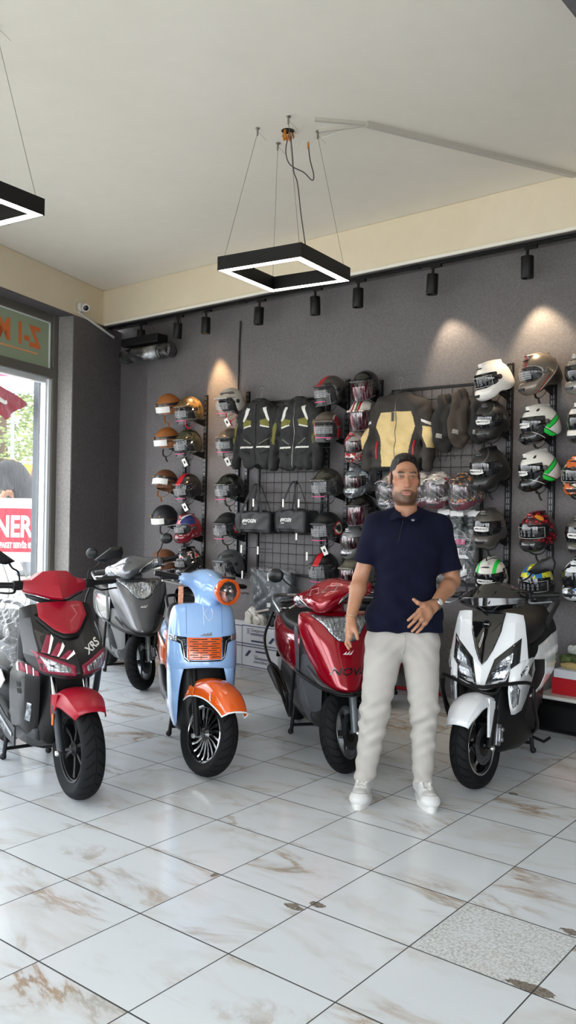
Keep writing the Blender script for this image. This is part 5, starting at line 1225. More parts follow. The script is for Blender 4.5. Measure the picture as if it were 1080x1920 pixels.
def wheel(o, name, C, S, Rr, wd, rim_r, style, m_rim, m_lip, disc=True, spokes=6):
    M = S @ Matrix.Translation(C)
    mb = MB(); prof = []
    h = Rr - rim_r
    for a in range(-100, 101, 10): t = R(a); prof.append((rim_r + h*.52 + h*.48*math.cos(t)*1.0, wd/2*math.sin(t)))
    mb.lathe([(rim_r-.004, -wd*.30)] + prof + [(rim_r-.004, wd*.30)], d=(0, 1, 0), n=72)
    t = mb.build(name, P_tyre, o); t.matrix_local = M
    mb = MB(); mb.lathe([(rim_r+.002, -wd*.36), (rim_r+.004, -wd*.33), (rim_r-.014, -wd*.27), (rim_r-.020, -wd*.05), (rim_r-.020, wd*.05), (rim_r-.014, wd*.27), (rim_r+.004, wd*.33), (rim_r+.002, wd*.36)], d=(0, 1, 0), n=64); mb.build('rim_barrel', m_rim, t)
    for sg in (-1, 1):
        mb = MB(); mb.lathe([(rim_r+.004, sg*wd*.335), (rim_r+.001, sg*wd*.365), (rim_r-.007, sg*wd*.35), (rim_r-.009, sg*wd*.31)], d=(0, 1, 0), n=64); mb.build('rim_lip', m_lip, t)
    mb = MB(); mb.lathe([(.001, -wd*.34), (.020, -wd*.34), (.024, -wd*.30), (.040, -wd*.20), (.044, 0), (.040, wd*.20), (.024, wd*.30), (.020, wd*.34), (.001, wd*.34)], d=(0, 1, 0), n=28); mb.build('hub', m_rim, t)
    for k in range(spokes):
        Q = Matrix.Rotation(2*PI*k/spokes, 4, 'Y'); mb = MB()
        if style == 'turbine':
            mb.loft([[Q @ Vector((x + dx, y, z)) for dx, y in ((-w_, -t_), (w_, -t_), (w_, t_), (-w_, t_))] for z, x, w_, t_ in ((.035, .0, .006, .024), (.08, .008, .007, .022), (.125, .026, .010, .022), (rim_r-.018, .040, .013, .024))])
            s_ = mb.build('spoke', m_rim, t, bevel=.002)
            for sg in (-1, 1):
                mb = MB(); mb.loft([[Q @ Vector((x + dx, y, z)) for dx, y in ((-w_, sg*(t_-.001)), (w_, sg*(t_-.001)), (w_, sg*(t_+.001)), (-w_, sg*(t_+.001)))] for z, x, w_, t_ in ((.085, .006, .0025, .022), (.125, .022, .004, .022), (rim_r-.020, .036, .006, .024))]); mb.build('polished_edge', P_chrome, s_)
        else:
            w0 = .020 if style == 'five' else .012
            mb.loft([[Q @ Vector((dx + tw, y, z)) for dx, y in ((-w_, -t_), (w_, -t_), (w_, t_), (-w_, t_))] for z, w_, t_, tw in ((.03, w0*.9, .020, 0), (.09, w0*.75, .017, .006), (rim_r-.016, w0*1.3, .022, .016 if style == 'five' else 0))])
            mb.build('spoke', m_rim, t, bevel=.003)
    mb = MB(); mb.cyl((0, -wd*.62, 0), (0, wd*.62, 0), .009, n=12); mb.build('axle', P_alu, t)
    if disc:
        sg = disc; mb = MB(); y = sg*wd*.46
        mb.lathe([(.055, y-.002), (.105, y-.002), (.105, y+.002), (.055, y+.002)], d=(0, 1, 0), n=48, loop=True); d = mb.build('brake_disc', mat('disc_steel', '#4c4f52', .35, .8), t)
        mb = MB(); mb.lathe([(.02, y-.006), (.06, y-.003), (.06, y+.003), (.02, y+.006)], d=(0, 1, 0), n=24); mb.build('disc_carrier', P_satin, t)
        mb = MB()
        for k in range(18):
            a = 2*PI*k/18; r = .072 + .009*(k % 3); mb.cyl((r*math.cos(a), y-.0028, r*math.sin(a)), (r*math.cos(a), y+.0028, r*math.sin(a)), .004, n=8)
        mb.build('disc_holes', mat('hole_black', '#050505', .8), d)
    return t
def fork(o, S, C, Rr, off, m_low, m_up, top=(-.19, .68), caliper=0, rl=.021):
    for sg in (-1, 1):
        a = Vector((C[0]+.005, sg*off, C[2]-.01)); b = Vector((top[0], sg*off*.92, top[1])); mid = a.lerp(b, .52)
        mb = MB(); mb.tube([S @ a, S @ mid], [rl, rl*1.08], n=14); leg = mb.build('fork_leg', m_low, o)
        mb = MB(); mb.tube([S @ mid, S @ b], .015, n=12); mb.build('fork_tube', m_up, leg)
        mb = MB(); mb.lathe([(.001, 0), (.013, 0), (.016, .006), (.016, .014)], S @ (a + Vector((0, sg*.03, 0))), S.to_3x3() @ Vector((0, -sg, 0)), 12); mb.build('axle_nut', P_chrome, leg)
        if sg == caliper:
            mb = MB(); q = S @ Matrix.Translation((C[0]-.078, sg*(off+.004), C[2]+.050)) @ Matrix.Rotation(R(-15), 4, 'Y')
            mb.box((0, 0, 0), (.055, .045, .12)); mb.box((.004, sg*.016, .0), (.040, .045, .08)); mb.cyl((0, sg*.035, .03), (0, sg*.047, .03), .013, n=12); mb.cyl((0, sg*.035, -.025), (0, sg*.047, -.025), .013, n=12); mb.xf(q); c = mb.build('brake_caliper', P_alu, leg, bevel=.006)
            mb = MB(); mb.tube([S @ Vector((C[0]-.075, sg*off, C[2]+.10)), S @ Vector((C[0]-.10, sg*(off+.005), C[2]+.25)), S @ Vector((-.2, sg*.05, .60))], .005, 6, smooth=6); mb.build('brake_hose', P_satin, leg)
EDGE = []
def fender(o, S, C, r, a0, a1, w_, m, drop=.05, tipw=.6, n=14, crease=False, name='front_fender', sub=1):
    mb = MB(); rows = []
    for i in range(n+1):
        t = i/n; a = R(lerp(a0, a1, t)); k = min(1., tipw + (1-tipw)*min(t, 1-t)*5); ca, sa = math.cos(a), math.sin(a)
        def P(rr, y): return S @ Vector((C[0] + rr*ca, y, C[2] + rr*sa))
        d = drop*(.55 + .45*math.sin(PI*t))
        rows.append([P(r + .012, 0), P(r + (.006 if crease else .008), w_*.5*k), P(r - .012, w_*.86*k), P(r - d, w_*k), P(r - d - .012, w_*.985*k)])
    G = []
    Si = S.inverted()
    for rr in rows:
        loc = [Si @ p for p in rr]; G.append([S @ Vector((p.x, -p.y, p.z)) for p in reversed(loc[1:])] + rr)
    mb.grid(G); EDGE[:] = [[G[0][i] for i in range(9)], [g[0] for g in G], [g[-1] for g in G]]; return mb.build(name, m, o, smooth=25 if crease else 180, sub=0 if crease else sub, solid=.004)
def seat(o, sec, m=None):
    s_ = hull(sec, 20, .6).build('seat', m or P_rubber, o, smooth=180, sub=1)
    return s_
def grip(o, S, x, z, y0, y1, m=None, bar=True, lev=P_chrome, sweep=.03, levz=-.035):
    for sg in (-1, 1):
        a, b = Vector((x, sg*y0, z)), Vector((x-sweep, sg*y1, z+.004)); d = (b-a)
        mb = MB(); mb.tube([S @ a, S @ b], .0165, n=14); g = mb.build('handlebar_grip', m or P_rubber, o)
        mb = MB(); mb.tube([S @ b, S @ (b + d.normalized()*.025)], [.017, .013], n=12); mb.build('bar_end', P_satin, g)
        mb = MB(); mb.box((0, 0, 0), (.05, .055, .05)); mb.xf(S @ Matrix.Translation(a + Vector((0, -sg*.02, 0)))); mb.build('switch_block', P_satin, o, bevel=.008)
        mb = MB(); mb.tube([S @ (a + Vector((.03, 0, levz*.6))), S @ (a + Vector((.075, sg*.03, levz))), S @ (b + Vector((.07, -sg*.02, levz))), S @ (b + Vector((.062, sg*.005, levz)))], [.008, .008, .0065, .0075], n=8, smooth=4, flat=.7); mb.build('brake_lever', lev, o)
def mirrors(o, S, x, z, y0, kind, dy=.10, dz=.14, dx=.02, sides=(-1, 1), tilt=0.):
    for sg in sides:
        a = Vector((x, sg*y0, z)); c = a + Vector((dx, sg*dy, dz))
        mb = MB(); mb.tube([S @ a, S @ (a + Vector((.0, sg*.01, .05))), S @ c.lerp(a, .35), S @ c], .0055, n=8, smooth=5); st = mb.build('mirror_stem', P_satin, o)
        M = S @ Matrix.Translation(c + Vector((0, sg*.04, .025))) @ Matrix.Rotation(sg*R(tilt), 4, 'X')
        mb = MB()
        if kind == 'round': mb.ell((0, 0, 0), (.026, .056, .046), 20, 12)
        else:
            pl = [(-.085*sg, -.022), (-.035*sg, -.045), (.075*sg, -.034), (.092*sg, .002), (.085*sg, .040), (.02*sg, .038)]
            if sg < 0: pl = pl[::-1]
            rings = [[Vector((h, y*k, z_*k)) for y, z_ in pl] for h, k in ((-.022, .93), (-.016, 1.), (.004, .98), (.026, .60), (.03, .3))]
            mb.loft(rings)
        mb.xf(M); hd = mb.build('mirror_head', P_mirror, o, smooth=180 if kind == 'round' else 25, bevel=0 if kind == 'round' else .003)
        mb = MB()
        if kind == 'round': mb.lathe([(.001, 0), (.9, 0)], (0, 0, 0), (1, 0, 0), 20); mb.xf(M @ Matrix.Translation((-.022, 0, 0)) @ Matrix.Diagonal((1, .042, .034, 1)))
        else: mb.prism([(y*.85, z_*.85) for y, z_ in pl], 'x', -.0235, -.0225); mb.xf(M)
        mb.build('mirror_glass', P_chrome, hd)
def rear(o, m_body, m_low, exhaust=True, seatm=None, straight=False, wheel_m=None, rack=True, stand=True, seatsec=None, tail=True, bodysec=None):
    """engine, rear wheel, floor, stand, tail"""
    hull([(-.24, .15, .255, .335), (-.45, .185, .25, .345), (-.66, .18, .25, .36), (-.72, .15, .26, .36)], e=.35).build('footboard', m_low, o, smooth=50, bevel=.01)
    hull([(-.30, .10, .165, .30), (-.55, .15, .17, .30), (-.8, .155, .20, .46), (-1.15, .15, .22, .48), (-1.42, .10, .34, .52)], e=.5).build('engine_cover', P_satin, o, smooth=180, sub=1)
    hull(bodysec or [(-.60, .10, .40, .70), (-.68, .165, .40, .725), (-.85, .20, .43, .735), (-1.15, .205, .46, .755), (-1.4, .165, .53, .775), (-1.58, .09, .60, .775), (-1.63, .05, .66, .765)], e=.6).build('rear_body', m_body, o, smooth=180, sub=1)
    st = seat(o, seatsec or [(-.60, .07, .69, .745), (-.64, .125, .685, .785), (-.80, .16, .69, .795), (-1.0, .17, .70, .80), (-1.08, .165, .71, .825), (-1.35, .135, .73, .845), (-1.47, .09, .75, .84), (-1.50, .05, .77, .825)], seatm)
    wheel(o, 'rear_wheel', (-1.28, 0, .235), Matrix.Identity(4), .235, .11, .150, 'six', wheel_m or P_satin, P_satin, disc=False, spokes=5)
    mb = MB(); mb.tube([(-1.28, .09, .235), (-1.36, .10, .60)], .024, 12); mb.tube([(-1.32, .095, .42), (-1.355, .10, .58)], .034, 12); mb.build('shock_absorber', P_satin, o)
    mb = MB(); mb.tube([(-.85, -.10, .22), (-1.05, -.14, .24), (-1.15, -.15, .27), (-1.48, -.15, .34)], [.02, .034, .040, .036], n=16); mb.build('exhaust', P_satin, o)
    mb = MB(); mb.grid([[(-1.28+.30*math.cos(R(a)), y, .235+.30*math.sin(R(a))) for y in (-.06, 0, .06)] for a in range(110, 200, 10)]); mb.build('rear_mudguard', P_satin, o, smooth=180, solid=.004)
    if tail:
        mb = MB(); mb.ell((-1.60, 0, .70), (.05, .075, .035), 16, 10); mb.build('tail_lamp', P_redl, o)
        mb = MB(); mb.box((-1.68, 0, .48), (.01, .13, .20), Matrix.Rotation(R(20), 3, 'Y')); mb.build('plate_holder', P_satin, o, bevel=.003)
    if stand:
        for sg in (-1, 1):
            mb = MB(); mb.tube([(-.90, sg*.10, .26), (-.87, sg*.135, .02), (-.88, sg*.15, .014)], .013, 8); sl_ = mb.build('stand_leg', P_satin, o)
            mb = MB(); mb.ell((-.875, sg*.138, .020), (.02, .02, .02), 12, 8); mb.build('stand_foot', P_rubber, sl_)
        mb = MB(); mb.tube([(-.89, -.12, .06), (-.89, .12, .06)], .011, 8); mb.build('stand_crossbar', P_satin, o)
        mb = MB(); mb.tube([(-.90, .12, .10), (-1.0, .18, .05), (-1.10, .20, .055)], .010, 8); mb.build('stand_pedal', P_satin, o)
    if rack:
        mb = MB(); mb.tube([(-1.25, .12, .77), (-1.45, .13, .85), (-1.66, .10, .86), (-1.70, 0, .86), (-1.66, -.10, .86), (-1.45, -.13, .85), (-1.25, -.12, .77)], .012, 8, smooth=5); mb.build('grab_rail', P_satin, o)
    return st
def lamp(o, tr, poly, surround, m_sur, m_in, off=.003, name='headlight', h=.014, bulb=None, ax='x', sgn=1):
    s_ = patch(tr, surround, ax, sgn, off, h).build(name, m_sur, o, smooth=50, solid=.004) if surround else None
    r = patch(tr, poly, ax, sgn, off+.003, h).build('reflector' if surround else name, m_in, s_ or o, smooth=50, solid=.003)
    patch(tr, poly, ax, sgn, off+.0065, h).build('lens_cover', P_lens, s_ or r, smooth=50)
    return s_ or r
def my(poly, sg): return [(y*sg, z) for y, z in poly]
def scooter(name, px, phi, label, group='scooters on the showroom floor'):
    return empty(name, (px[0], px[1], 0), R(phi - 90), label, 'scooter', group)
# ------------------------------------------------------------------ pale blue and orange scooter
def build_retro(loc, phi, steer):
    blue = paint('pale_blue_paint', '#8cb0dd', .18); orange = paint('orange_paint', '#d2560f', .2); wht = mat('white_trim', '#e3e6e8', .35)
    o = scooter('retro_scooter', loc, phi, 'pale blue scooter with orange front fender and grille, second from left in the front row'); S = rotaxis(steer); C = (0, 0, .236)
    mb = MB(); mb.sheet([[(-.235, 0, .968), (-.235, .08, .967), (-.24, .135, .962), (-.262, .168, .950)], [(-.185, 0, .962), (-.187, .09, .960), (-.205, .15, .952), (-.255, .182, .936)], [(-.145, 0, .93), (-.15, .10, .925), (-.18, .168, .915), (-.25, .196, .90)],
        [(-.110, 0, .84), (-.118, .10, .838), (-.155, .178, .83), (-.24, .206, .82)], [(-.080, 0, .75), (-.09, .10, .748), (-.135, .183, .74), (-.235, .212, .73)], [(-.055, 0, .66), (-.067, .10, .66), (-.12, .184, .655), (-.23, .214, .65)], [(-.050, 0, .615), (-.062, .10, .612), (-.118, .183, .60), (-.228, .213, .59)], [(-.060, 0, .604), (-.07, .10, .598), (-.125, .182, .585), (-.23, .212, .575)]])
    ap = mb.build('front_apron', blue, o, smooth=180, sub=2, solid=.006)
    for sg in (-1, 1):
        lp = sidegrid([[(-.105, .105, .625), (-.11, .14, .625), (-.135, .186, .62), (-.235, .211, .61)], [(-.10, .125, .57), (-.105, .15, .57), (-.133, .186, .565), (-.235, .211, .56)], [(-.115, .142, .47), (-.12, .158, .47), (-.145, .184, .465), (-.24, .207, .46)], [(-.14, .146, .37), (-.145, .158, .37), (-.165, .178, .365), (-.25, .198, .36)], [(-.18, .146, .28), (-.185, .155, .28), (-.20, .168, .28), (-.265, .184, .28)], [(-.225, .142, .225), (-.228, .15, .225), (-.235, .156, .225), (-.275, .165, .235)]], sg).build('leg_panel', blue, o, smooth=180, sub=2, solid=.006)
        sidegrid([[(-.262, .205, .80), (-.33, .205, .80)], [(-.262, .214, .70), (-.335, .213, .70)], [(-.268, .214, .60), (-.335, .212, .60)], [(-.275, .20, .55), (-.33, .205, .55)]], sg).build('orange_edge_panel', orange, o, smooth=180, solid=.006)
    hull([(-.13, .10, .22, .60), (-.17, .135, .20, .62), (-.26, .175, .20, .70), (-.29, .175, .22, .7)], e=.3).build('wheel_well', P_satin, o, smooth=50)
    hull([(-.245, .17, .28, .95), (-.31, .19, .28, .94), (-.35, .15, .30, .90)], e=.4).build('inner_shield', blue, o, smooth=60, bevel=.015)
    tr = bvh(ap)
    gr = patch(tr, [(-.102, .775), (.102, .775), (.096, .652), (-.096, .652)], 'x', 1, .004).build('orange_grille', orange, o, smooth=180, solid=.006)
    mb = MB()
    for r in range(9):
        z = .664 + .0123*r
        for c_ in (-1, 0, 1):
            y = c_*.054; k = .008*(1 if (r+c_) % 2 else -1); patch(tr, [(y-.024+k, z), (y+.024+k, z), (y+.024+k, z+.0045), (y-.024+k, z+.0045)], 'x', 1, .0055, .02, mb=mb)
    mb.build('grille_slots', mat('slot_black', '#1a0d06', .7), gr, smooth=0, fix=False)
    lb = MB(); P = [(.104, .778), (.196, .783), (.196, .752), (.152, .746), (.138, .738), (.128, .690), (.116, .655), (.098, .640), (-.098, .640), (-.116, .655), (-.128, .690), (-.138, .738), (-.152, .746), (-.196, .752), (-.196, .783), (-.104, .778), (-.104, .655), (-.09, .648), (.09, .648), (.104, .655)]
    dk = patch(tr, P, 'x', 1, .003).build('running_light_frame', P_refl_dark, o, smooth=180, solid=.004)
    for sg in (-1, 1):
        mb = MB(); mb.tube([cast(tr, (y*sg, z), 'x', 1, .008) for y, z in ((.192, .768), (.15, .764), (.128, .752), (.114, .665), (.09, .644))], .003, 6); mb.build('light_strip', P_chrome, dk)
        patch(tr, my([(.198, .786), (.158, .784), (.160, .750), (.198, .752)], sg), 'x', 1, .006).build('clear_signal', P_refl, dk, smooth=180, solid=.002)
    mb = MB(); mb.tube([cast(tr, p, 'x', 1, .002) for p in ((.018, .935), (.0, .91), (.012, .885), (.030, .868), (.048, .89), (.052, .915), (.044, .935))], .0014, 5); mb.build('line_emblem', wht, o)
    mb = MB(); mb.tube([cast(tr, (-.004, .955 - .012*i), 'x', 1, .0012) for i in range(10)], .0013, 5); mb.build('centre_line', wht, o)
    for k in range(3): patch(tr, [(-.03+.022*k, .785), (.0+.022*k, .785), (.004+.018*k, .80+.003*k)], 'x', 1, .003).build('peak_badge', mat('badge_grey', '#777c82', .35, .5), o)
    for sg in (-1, 1):
        mb = MB(); mb.tube([cast(tr, (sg*.105, .955 - .016*i), 'x', 1, .001) for i in range(11)], .0016, 5); mb.build('panel_seam', mat('seam_shadow', '#5b7da8', .5), o)
    # handlebar cowl, turned
    s = SDF((-.50, -.30, .90), (.06, .30, 1.20), .0065)
    s.cap((-.24, 0, .93), (-.27, 0, 1.05), .075, .075, .03).cap((-.26, 0, 1.06), (-.13, 0, 1.055), .078, .068, .04).cap((-.29, 0, 1.075), (-.30, -.165, 1.085), .062, .036, .05).cap((-.29, 0, 1.075), (-.30, .165, 1.085), .062, .036, .05).ell((-.30, 0, 1.11), (.10, .085, .04), .04)
    me = s.mesh('handlebar_cowl', [blue], relax=3); me.transform(S); link('handlebar_cowl', me, o)
    def hexring(r, x, zc, k=1.): return [S @ Vector((x, r*math.cos(R(60*i+a))*k, zc + r*math.sin(R(60*i+a)))) for i in range(6) for a in (-12, 12)]
    mb = MB(); mb.loft([hexring(.070, -.10, 1.055, 1.05), hexring(.080, -.07, 1.055, 1.1), hexring(.079, -.05, 1.053, 1.1), hexring(.066, -.045, 1.053, 1.08), hexring(.060, -.06, 1.053, 1.08)], cap=False); ring_ = mb.build('lamp_ring', orange, o, smooth=40)
    mb = MB(); mb.loft([hexring(.062, -.058, 1.053, 1.08), hexring(.045, -.072, 1.053, 1.08)]); hl = mb.build('headlight', P_refl_dark, o, smooth=30)
    mb = MB(); mb.ell(S @ Vector((-.058, .018, 1.062)), (.014, .018, .014), 14, 8); mb.ell(S @ Vector((-.058, -.02, 1.062)), (.014, .018, .014), 14, 8); mb.build('projector_lens', P_chrome, hl)
    mb = MB(); mb.box((0, 0, 0), (.004, .08, .02)); mb.xf(S @ Matrix.Translation((-.055, 0, 1.020))); mb.build('reflector_bar', P_refl, hl)
    mb = MB(); mb.loft([hexring(.062, -.050, 1.053, 1.08), hexring(.060, -.0485, 1.053, 1.08)]); mb.build('lens_cover', P_lens, hl, smooth=180)
    grip(o, S, -.31, 1.085, .19, .315); 
    mb = MB(); mb.grid([[S @ Vector((-.36 + .05*t, y, 1.11 + .055*t - .05*(y/.13)**2*t)) for y in (-.12, -.06, 0, .06, .12)] for t in (0, .5, 1.)]); mb.build('flyscreen', P_lens, o, smooth=180, solid=.003)
    mb = MB(); mb.box((0, 0, 0), (.02, .03, .12)); mb.xf(Matrix.Translation((-.36, -.12, .99))); mb.build('key_tag', mat('orange_white_tag', '#d98f6a', .5, var=.5, noise=60), o, bevel=.004)
    # wheel group
    wheel(o, 'front_wheel', C, S, .236, .112, .160, 'turbine', P_blk, P_chrome, disc=1, spokes=18); fork(o, S, C, .236, .082, P_satin, P_satin, (-.17, .62), rl=.019)
    fe = fender(o, S, (.0, 0, .236), .308, 36, 143, .100, orange, .088, .80, 18); pts = list(reversed(EDGE[1])) + EDGE[0][1:-1] + EDGE[2]; MB().tube([p + Vector((0, 0, -.001)) for p in pts], .0045, 6).build('fender_edge', wht, o)
    patch(bvh(fe), [(.09, -.02), (.12, -.02), (.12, .015), (.09, .015)], 'z', 1, .002).build('fender_mark', wht, o)
    mb = MB(); mb.box((0, 0, 0), (.05, .006, .05)); mb.xf(S @ Matrix.Translation((-.10, -.104, .46))); mb.build('side_reflector', P_amber, o, bevel=.004)
    rear(o, blue, blue); 
    for sg in (-1, 1):
        q = MB(); q.loft([[(x, sg*(y+.002), z0 + (z1-z0)*t) for t in (0, .25, .5, .75, 1)] for x, y, z0, z1 in ((-.72, .178, .52, .62), (-.85, .203, .49, .66), (-1.1, .208, .52, .67), (-1.32, .185, .57, .67))], cap=False, closed=False); q.build('orange_side_panel', orange, o, smooth=180, solid=.006)
    s = SDF((-.84, -.26, .62), (-.30, .26, .95), .009); s.cap((-.52, 0, .80), (-.66, 0, .80), .10, .12).cap((-.40, -.05, .84), (-.55, -.05, .82), .06, .09, .05); s.warp(lambda X, Y, Z: .008*np.sin(X*50+5*np.sin(Y*33)) + .006*np.sin(Z*66+Y*42)); link('plastic_wrap', s.mesh('plastic_wrap', [M_film]), o)
    return o
build_retro((-.452, 4.912), 12, 29)
# ------------------------------------------------------------------ rounded scooter, twice: wine red and grey
def build_nova(loc, phi, steer, m, m_low, label, name='commuter_scooter', detail=True, lev=P_chrome, low2=None, mir=True):
    o = scooter(name, loc, phi, label); S = rotaxis(steer); C = (0, 0, .232); M2 = low2 or m_low
    mb = MB(); mb.sheet([[(-.22, 0, .922), (-.225, .10, .922), (-.25, .20, .917), (-.30, .238, .905)], [(-.14, 0, .905), (-.15, .12, .905), (-.20, .212, .90), (-.27, .252, .89)], [(-.095, 0, .84), (-.11, .12, .84), (-.16, .21, .84), (-.255, .262, .835)], [(-.060, 0, .76), (-.075, .115, .76), (-.135, .20, .76), (-.235, .250, .77)],
        [(-.030, 0, .68), (-.05, .105, .68), (-.11, .172, .68), (-.215, .226, .69)], [(.0, 0, .60), (-.02, .09, .60), (-.08, .145, .61), (-.19, .196, .62)], [(.028, 0, .525), (.005, .075, .525), (-.05, .12, .545), (-.16, .172, .565)], [(.046, 0, .485), (.026, .055, .488), (-.02, .10, .50), (-.13, .152, .525)], [(.038, 0, .468), (.018, .05, .471), (-.025, .095, .483), (-.14, .148, .51)]])
    ap = mb.build('front_apron', m, o, smooth=180, sub=2, solid=.006); tr = bvh(ap)
    for sg in (-1, 1):
        sidegrid([[(-.135, .150, .64), (-.17, .190, .655), (-.27, .238, .68)], [(-.105, .135, .54), (-.15, .18, .555), (-.29, .234, .58)], [(-.13, .128, .42), (-.17, .165, .43), (-.31, .222, .45)], [(-.17, .118, .32), (-.21, .15, .33), (-.33, .205, .35)], [(-.23, .108, .23), (-.26, .13, .235), (-.35, .175, .25)], [(-.28, .09, .19), (-.30, .11, .195), (-.37, .14, .21)]], sg).build('leg_shield', m_low, o, smooth=180, sub=2, solid=.006)
        sidegrid([[(-.24, .262, .84), (-.33, .268, .83)], [(-.23, .258, .72), (-.33, .262, .72)], [(-.245, .246, .62), (-.34, .25, .62)], [(-.29, .236, .52), (-.36, .24, .52)], [(-.32, .222, .40), (-.38, .225, .40)], [(-.35, .19, .26), (-.40, .20, .27)]], sg).build('shield_edge', M2, o, smooth=180, sub=1, solid=.008)
        lip = [(.052, .0, .470), (.028, .065, .476), (-.02, .112, .492), (-.10, .160, .528), (-.20, .205, .60)]
        mb = MB(); mb.tube([Vector((x, y*sg, z-.012)) for x, y, z in lip], [.016, .02, .022, .02, .012], n=10, smooth=5, flat=.6); mb.build('apron_lip', m_low, o)
    hull([(-.12, .09, .22, .50), (-.17, .12, .20, .58), (-.27, .16, .20, .66), (-.30, .16, .22, .66)], e=.3).build('wheel_well', P_satin, o, smooth=50)
    hull([(-.26, .20, .28, .915), (-.31, .235, .28, .90), (-.36, .20, .30, .86)], e=.4).build('inner_shield', M2, o, smooth=60, bevel=.015)
    P = [(0, .745), (.05, .755), (.088, .79), (.135, .85), (.19, .895), (.188, .903), (.10, .897), (0, .894)]; P = P + [(-y, z) for y, z in reversed(P[1:-1])]
    hl = lamp(o, tr, [(y*.965, .835 + (z-.835)*.955) for y, z in P], P, P_satin, P_refl, .003, 'headlight')
    mb = MB(); c = cast(tr, (0, .822), 'x', 1, .010); mb.lathe([(.002, .0), (.03, .002), (.064, .0095), (.070, .010), (.072, .004)], c, (1, 0, .35), 32); mb.build('round_reflector', P_round, hl)
    mb = MB(); mb.ell(c + Vector((.004, 0, 0)), .012, 12, 8); mb.build('bulb', P_chrome, hl)
    for k in range(3):
        patch(tr, [(-.03+.017*k, .682-.002*k), (-.012+.017*k, .682), (-.004+.022*k, .70+.004*k)], 'x', 1, .003).build('wing_badge', M_plastw, o)
    if detail: text_on(tr, 'NOVA', (0, .585), .058, 0, 'x', 1, .0025, bold=.0012, shear=.35, sx=1.35).build('nose_lettering', P_blk, o)
    # headset
    s = SDF((-.48, -.36, .86), (.02, .36, 1.18), .0065)
    s.ell((-.26, 0, 1.015), (.13, .20, .055)).ell((-.20, 0, 1.0), (.13, .13, .062), .04).ell((-.28, 0, 1.06), (.085, .11, .055), .05).cap((-.27, -.1, 1.015), (-.285, -.225, 1.015), .060, .046, .04).cap((-.27, .1, 1.015), (-.285, .225, 1.015), .060, .046, .04).ell((-.125, 0, .965), (.06, .05, .035), .05)
    s.cap((-.27, 0, .90), (-.27, 0, 1.0), .06, .06, .02)
    me = s.mesh('headset_cowl', [m], relax=4); hs = link('headset_cowl', me, o); th = bvh(hs)
    pieces = []
    for sg in (-1, 1):
        SG = [(.085, .958), (.13, .962), (.19, .970), (.235, .985), (.248, 1.02), (.240, 1.052), (.205, 1.050), (.165, 1.022), (.12, .99)]
        pieces.append(patch(th, my(SG, sg), 'x', 1, .002).build('turn_signal', P_chrome, o, smooth=180, solid=.003)); pieces.append(patch(th, [(y, z) for y, z in my([(.115, .968), (.18, .976), (.226, .992), (.234, 1.02), (.228, 1.04), (.208, 1.038), (.17, 1.010)], sg)], 'x', 1, .005).build('signal_lens', P_refl, o, smooth=180))
    if detail:
        for sg in (-1, 1):
            mb = MB(); mb.tube([cast(th, p, 'x', 1, .002) for p in ((sg*.012, 1.052), (sg*.085, 1.045), (sg*.095, 1.072), (sg*.03, 1.078))], .0013, 5, loop=True); pieces.append(mb.build('line_emblem', M_plastw, o))
    for q in [hs] + pieces: q.data.transform(S)
    grip(o, S, -.315, 1.02, .255, .37, lev=lev)
    if mir: mirrors(o, S, -.30, 1.04, .225, 'round', .085, .135, .03)
    wheel(o, 'front_wheel', C, S, .232, .105, .150, 'five', P_alu, P_alu, disc=1, spokes=5); fork(o, S, C, .232, .078, P_silver, P_silver, (-.17, .60), caliper=1, rl=.022)
    fender(o, S, C, .262, 88, 165, .070, P_satin, .05, .7, 10, name='inner_mudguard')
    rear(o, m, m_low, rack=False)
    # black tube guard all round
    for sg in (-1, 1):
        mb = MB(); mb.tube([Vector((x, y*sg, z)) for x, y, z in ((.075, 0, .468), (.05, .08, .472), (-.06, .165, .49), (-.24, .235, .53), (-.31, .25, .545), (-.335, .252, .52), (-.40, .252, .32), (-.43, .25, .245), (-.50, .25, .25), (-.80, .26, .40), (-1.12, .265, .52), (-1.24, .255, .62), (-1.26, .22, .72), (-1.27, .19, .79))], .0105, 8, smooth=5); mb.build('crash_guard', P_satin, o)
        mb = MB(); mb.tube([Vector((x, y*sg, z)) for x, y, z in ((-.52, .248, .26), (-.60, .24, .36), (-.80, .25, .46), (-.98, .26, .47))], .009, 8, smooth=5); mb.build('guard_brace', P_satin, o)
        mb = MB(); mb.tube([Vector((x, y*sg, z)) for x, y, z in ((-1.15, .16, .80), (-1.35, .17, .865), (-1.6, .11, .87), (-1.66, 0, .87))], .013, 8, smooth=5); mb.build('grab_rail', P_alu, o)
    return o
wine = paint('wine_red_metallic', '#8e0219', .16, .25, .7); steelg = paint('grey_metallic', '#6b6c70', .25, .45)
build_nova((.378, 5.03), 13, -42, wine, mat('slate_plastic', '#47484c', .5), 'wine red rounded scooter with clear headlight beside the standing man')
build_nova((-1.185, 7.19), 24, -38, steelg, mat('mid_grey_plastic', '#6a6a6a', .5), 'grey rounded scooter parked at the back beside the pillar and window', lev=P_chrome, low2=P_dgrey, detail=False)
bs = build_nova((-.85, 8.25), 187, 0, P_blk, P_satin, 'black scooter in the gap behind the grey and the pale blue scooters', detail=False, mir=False)
bs.scale = (.86, .86, .86)
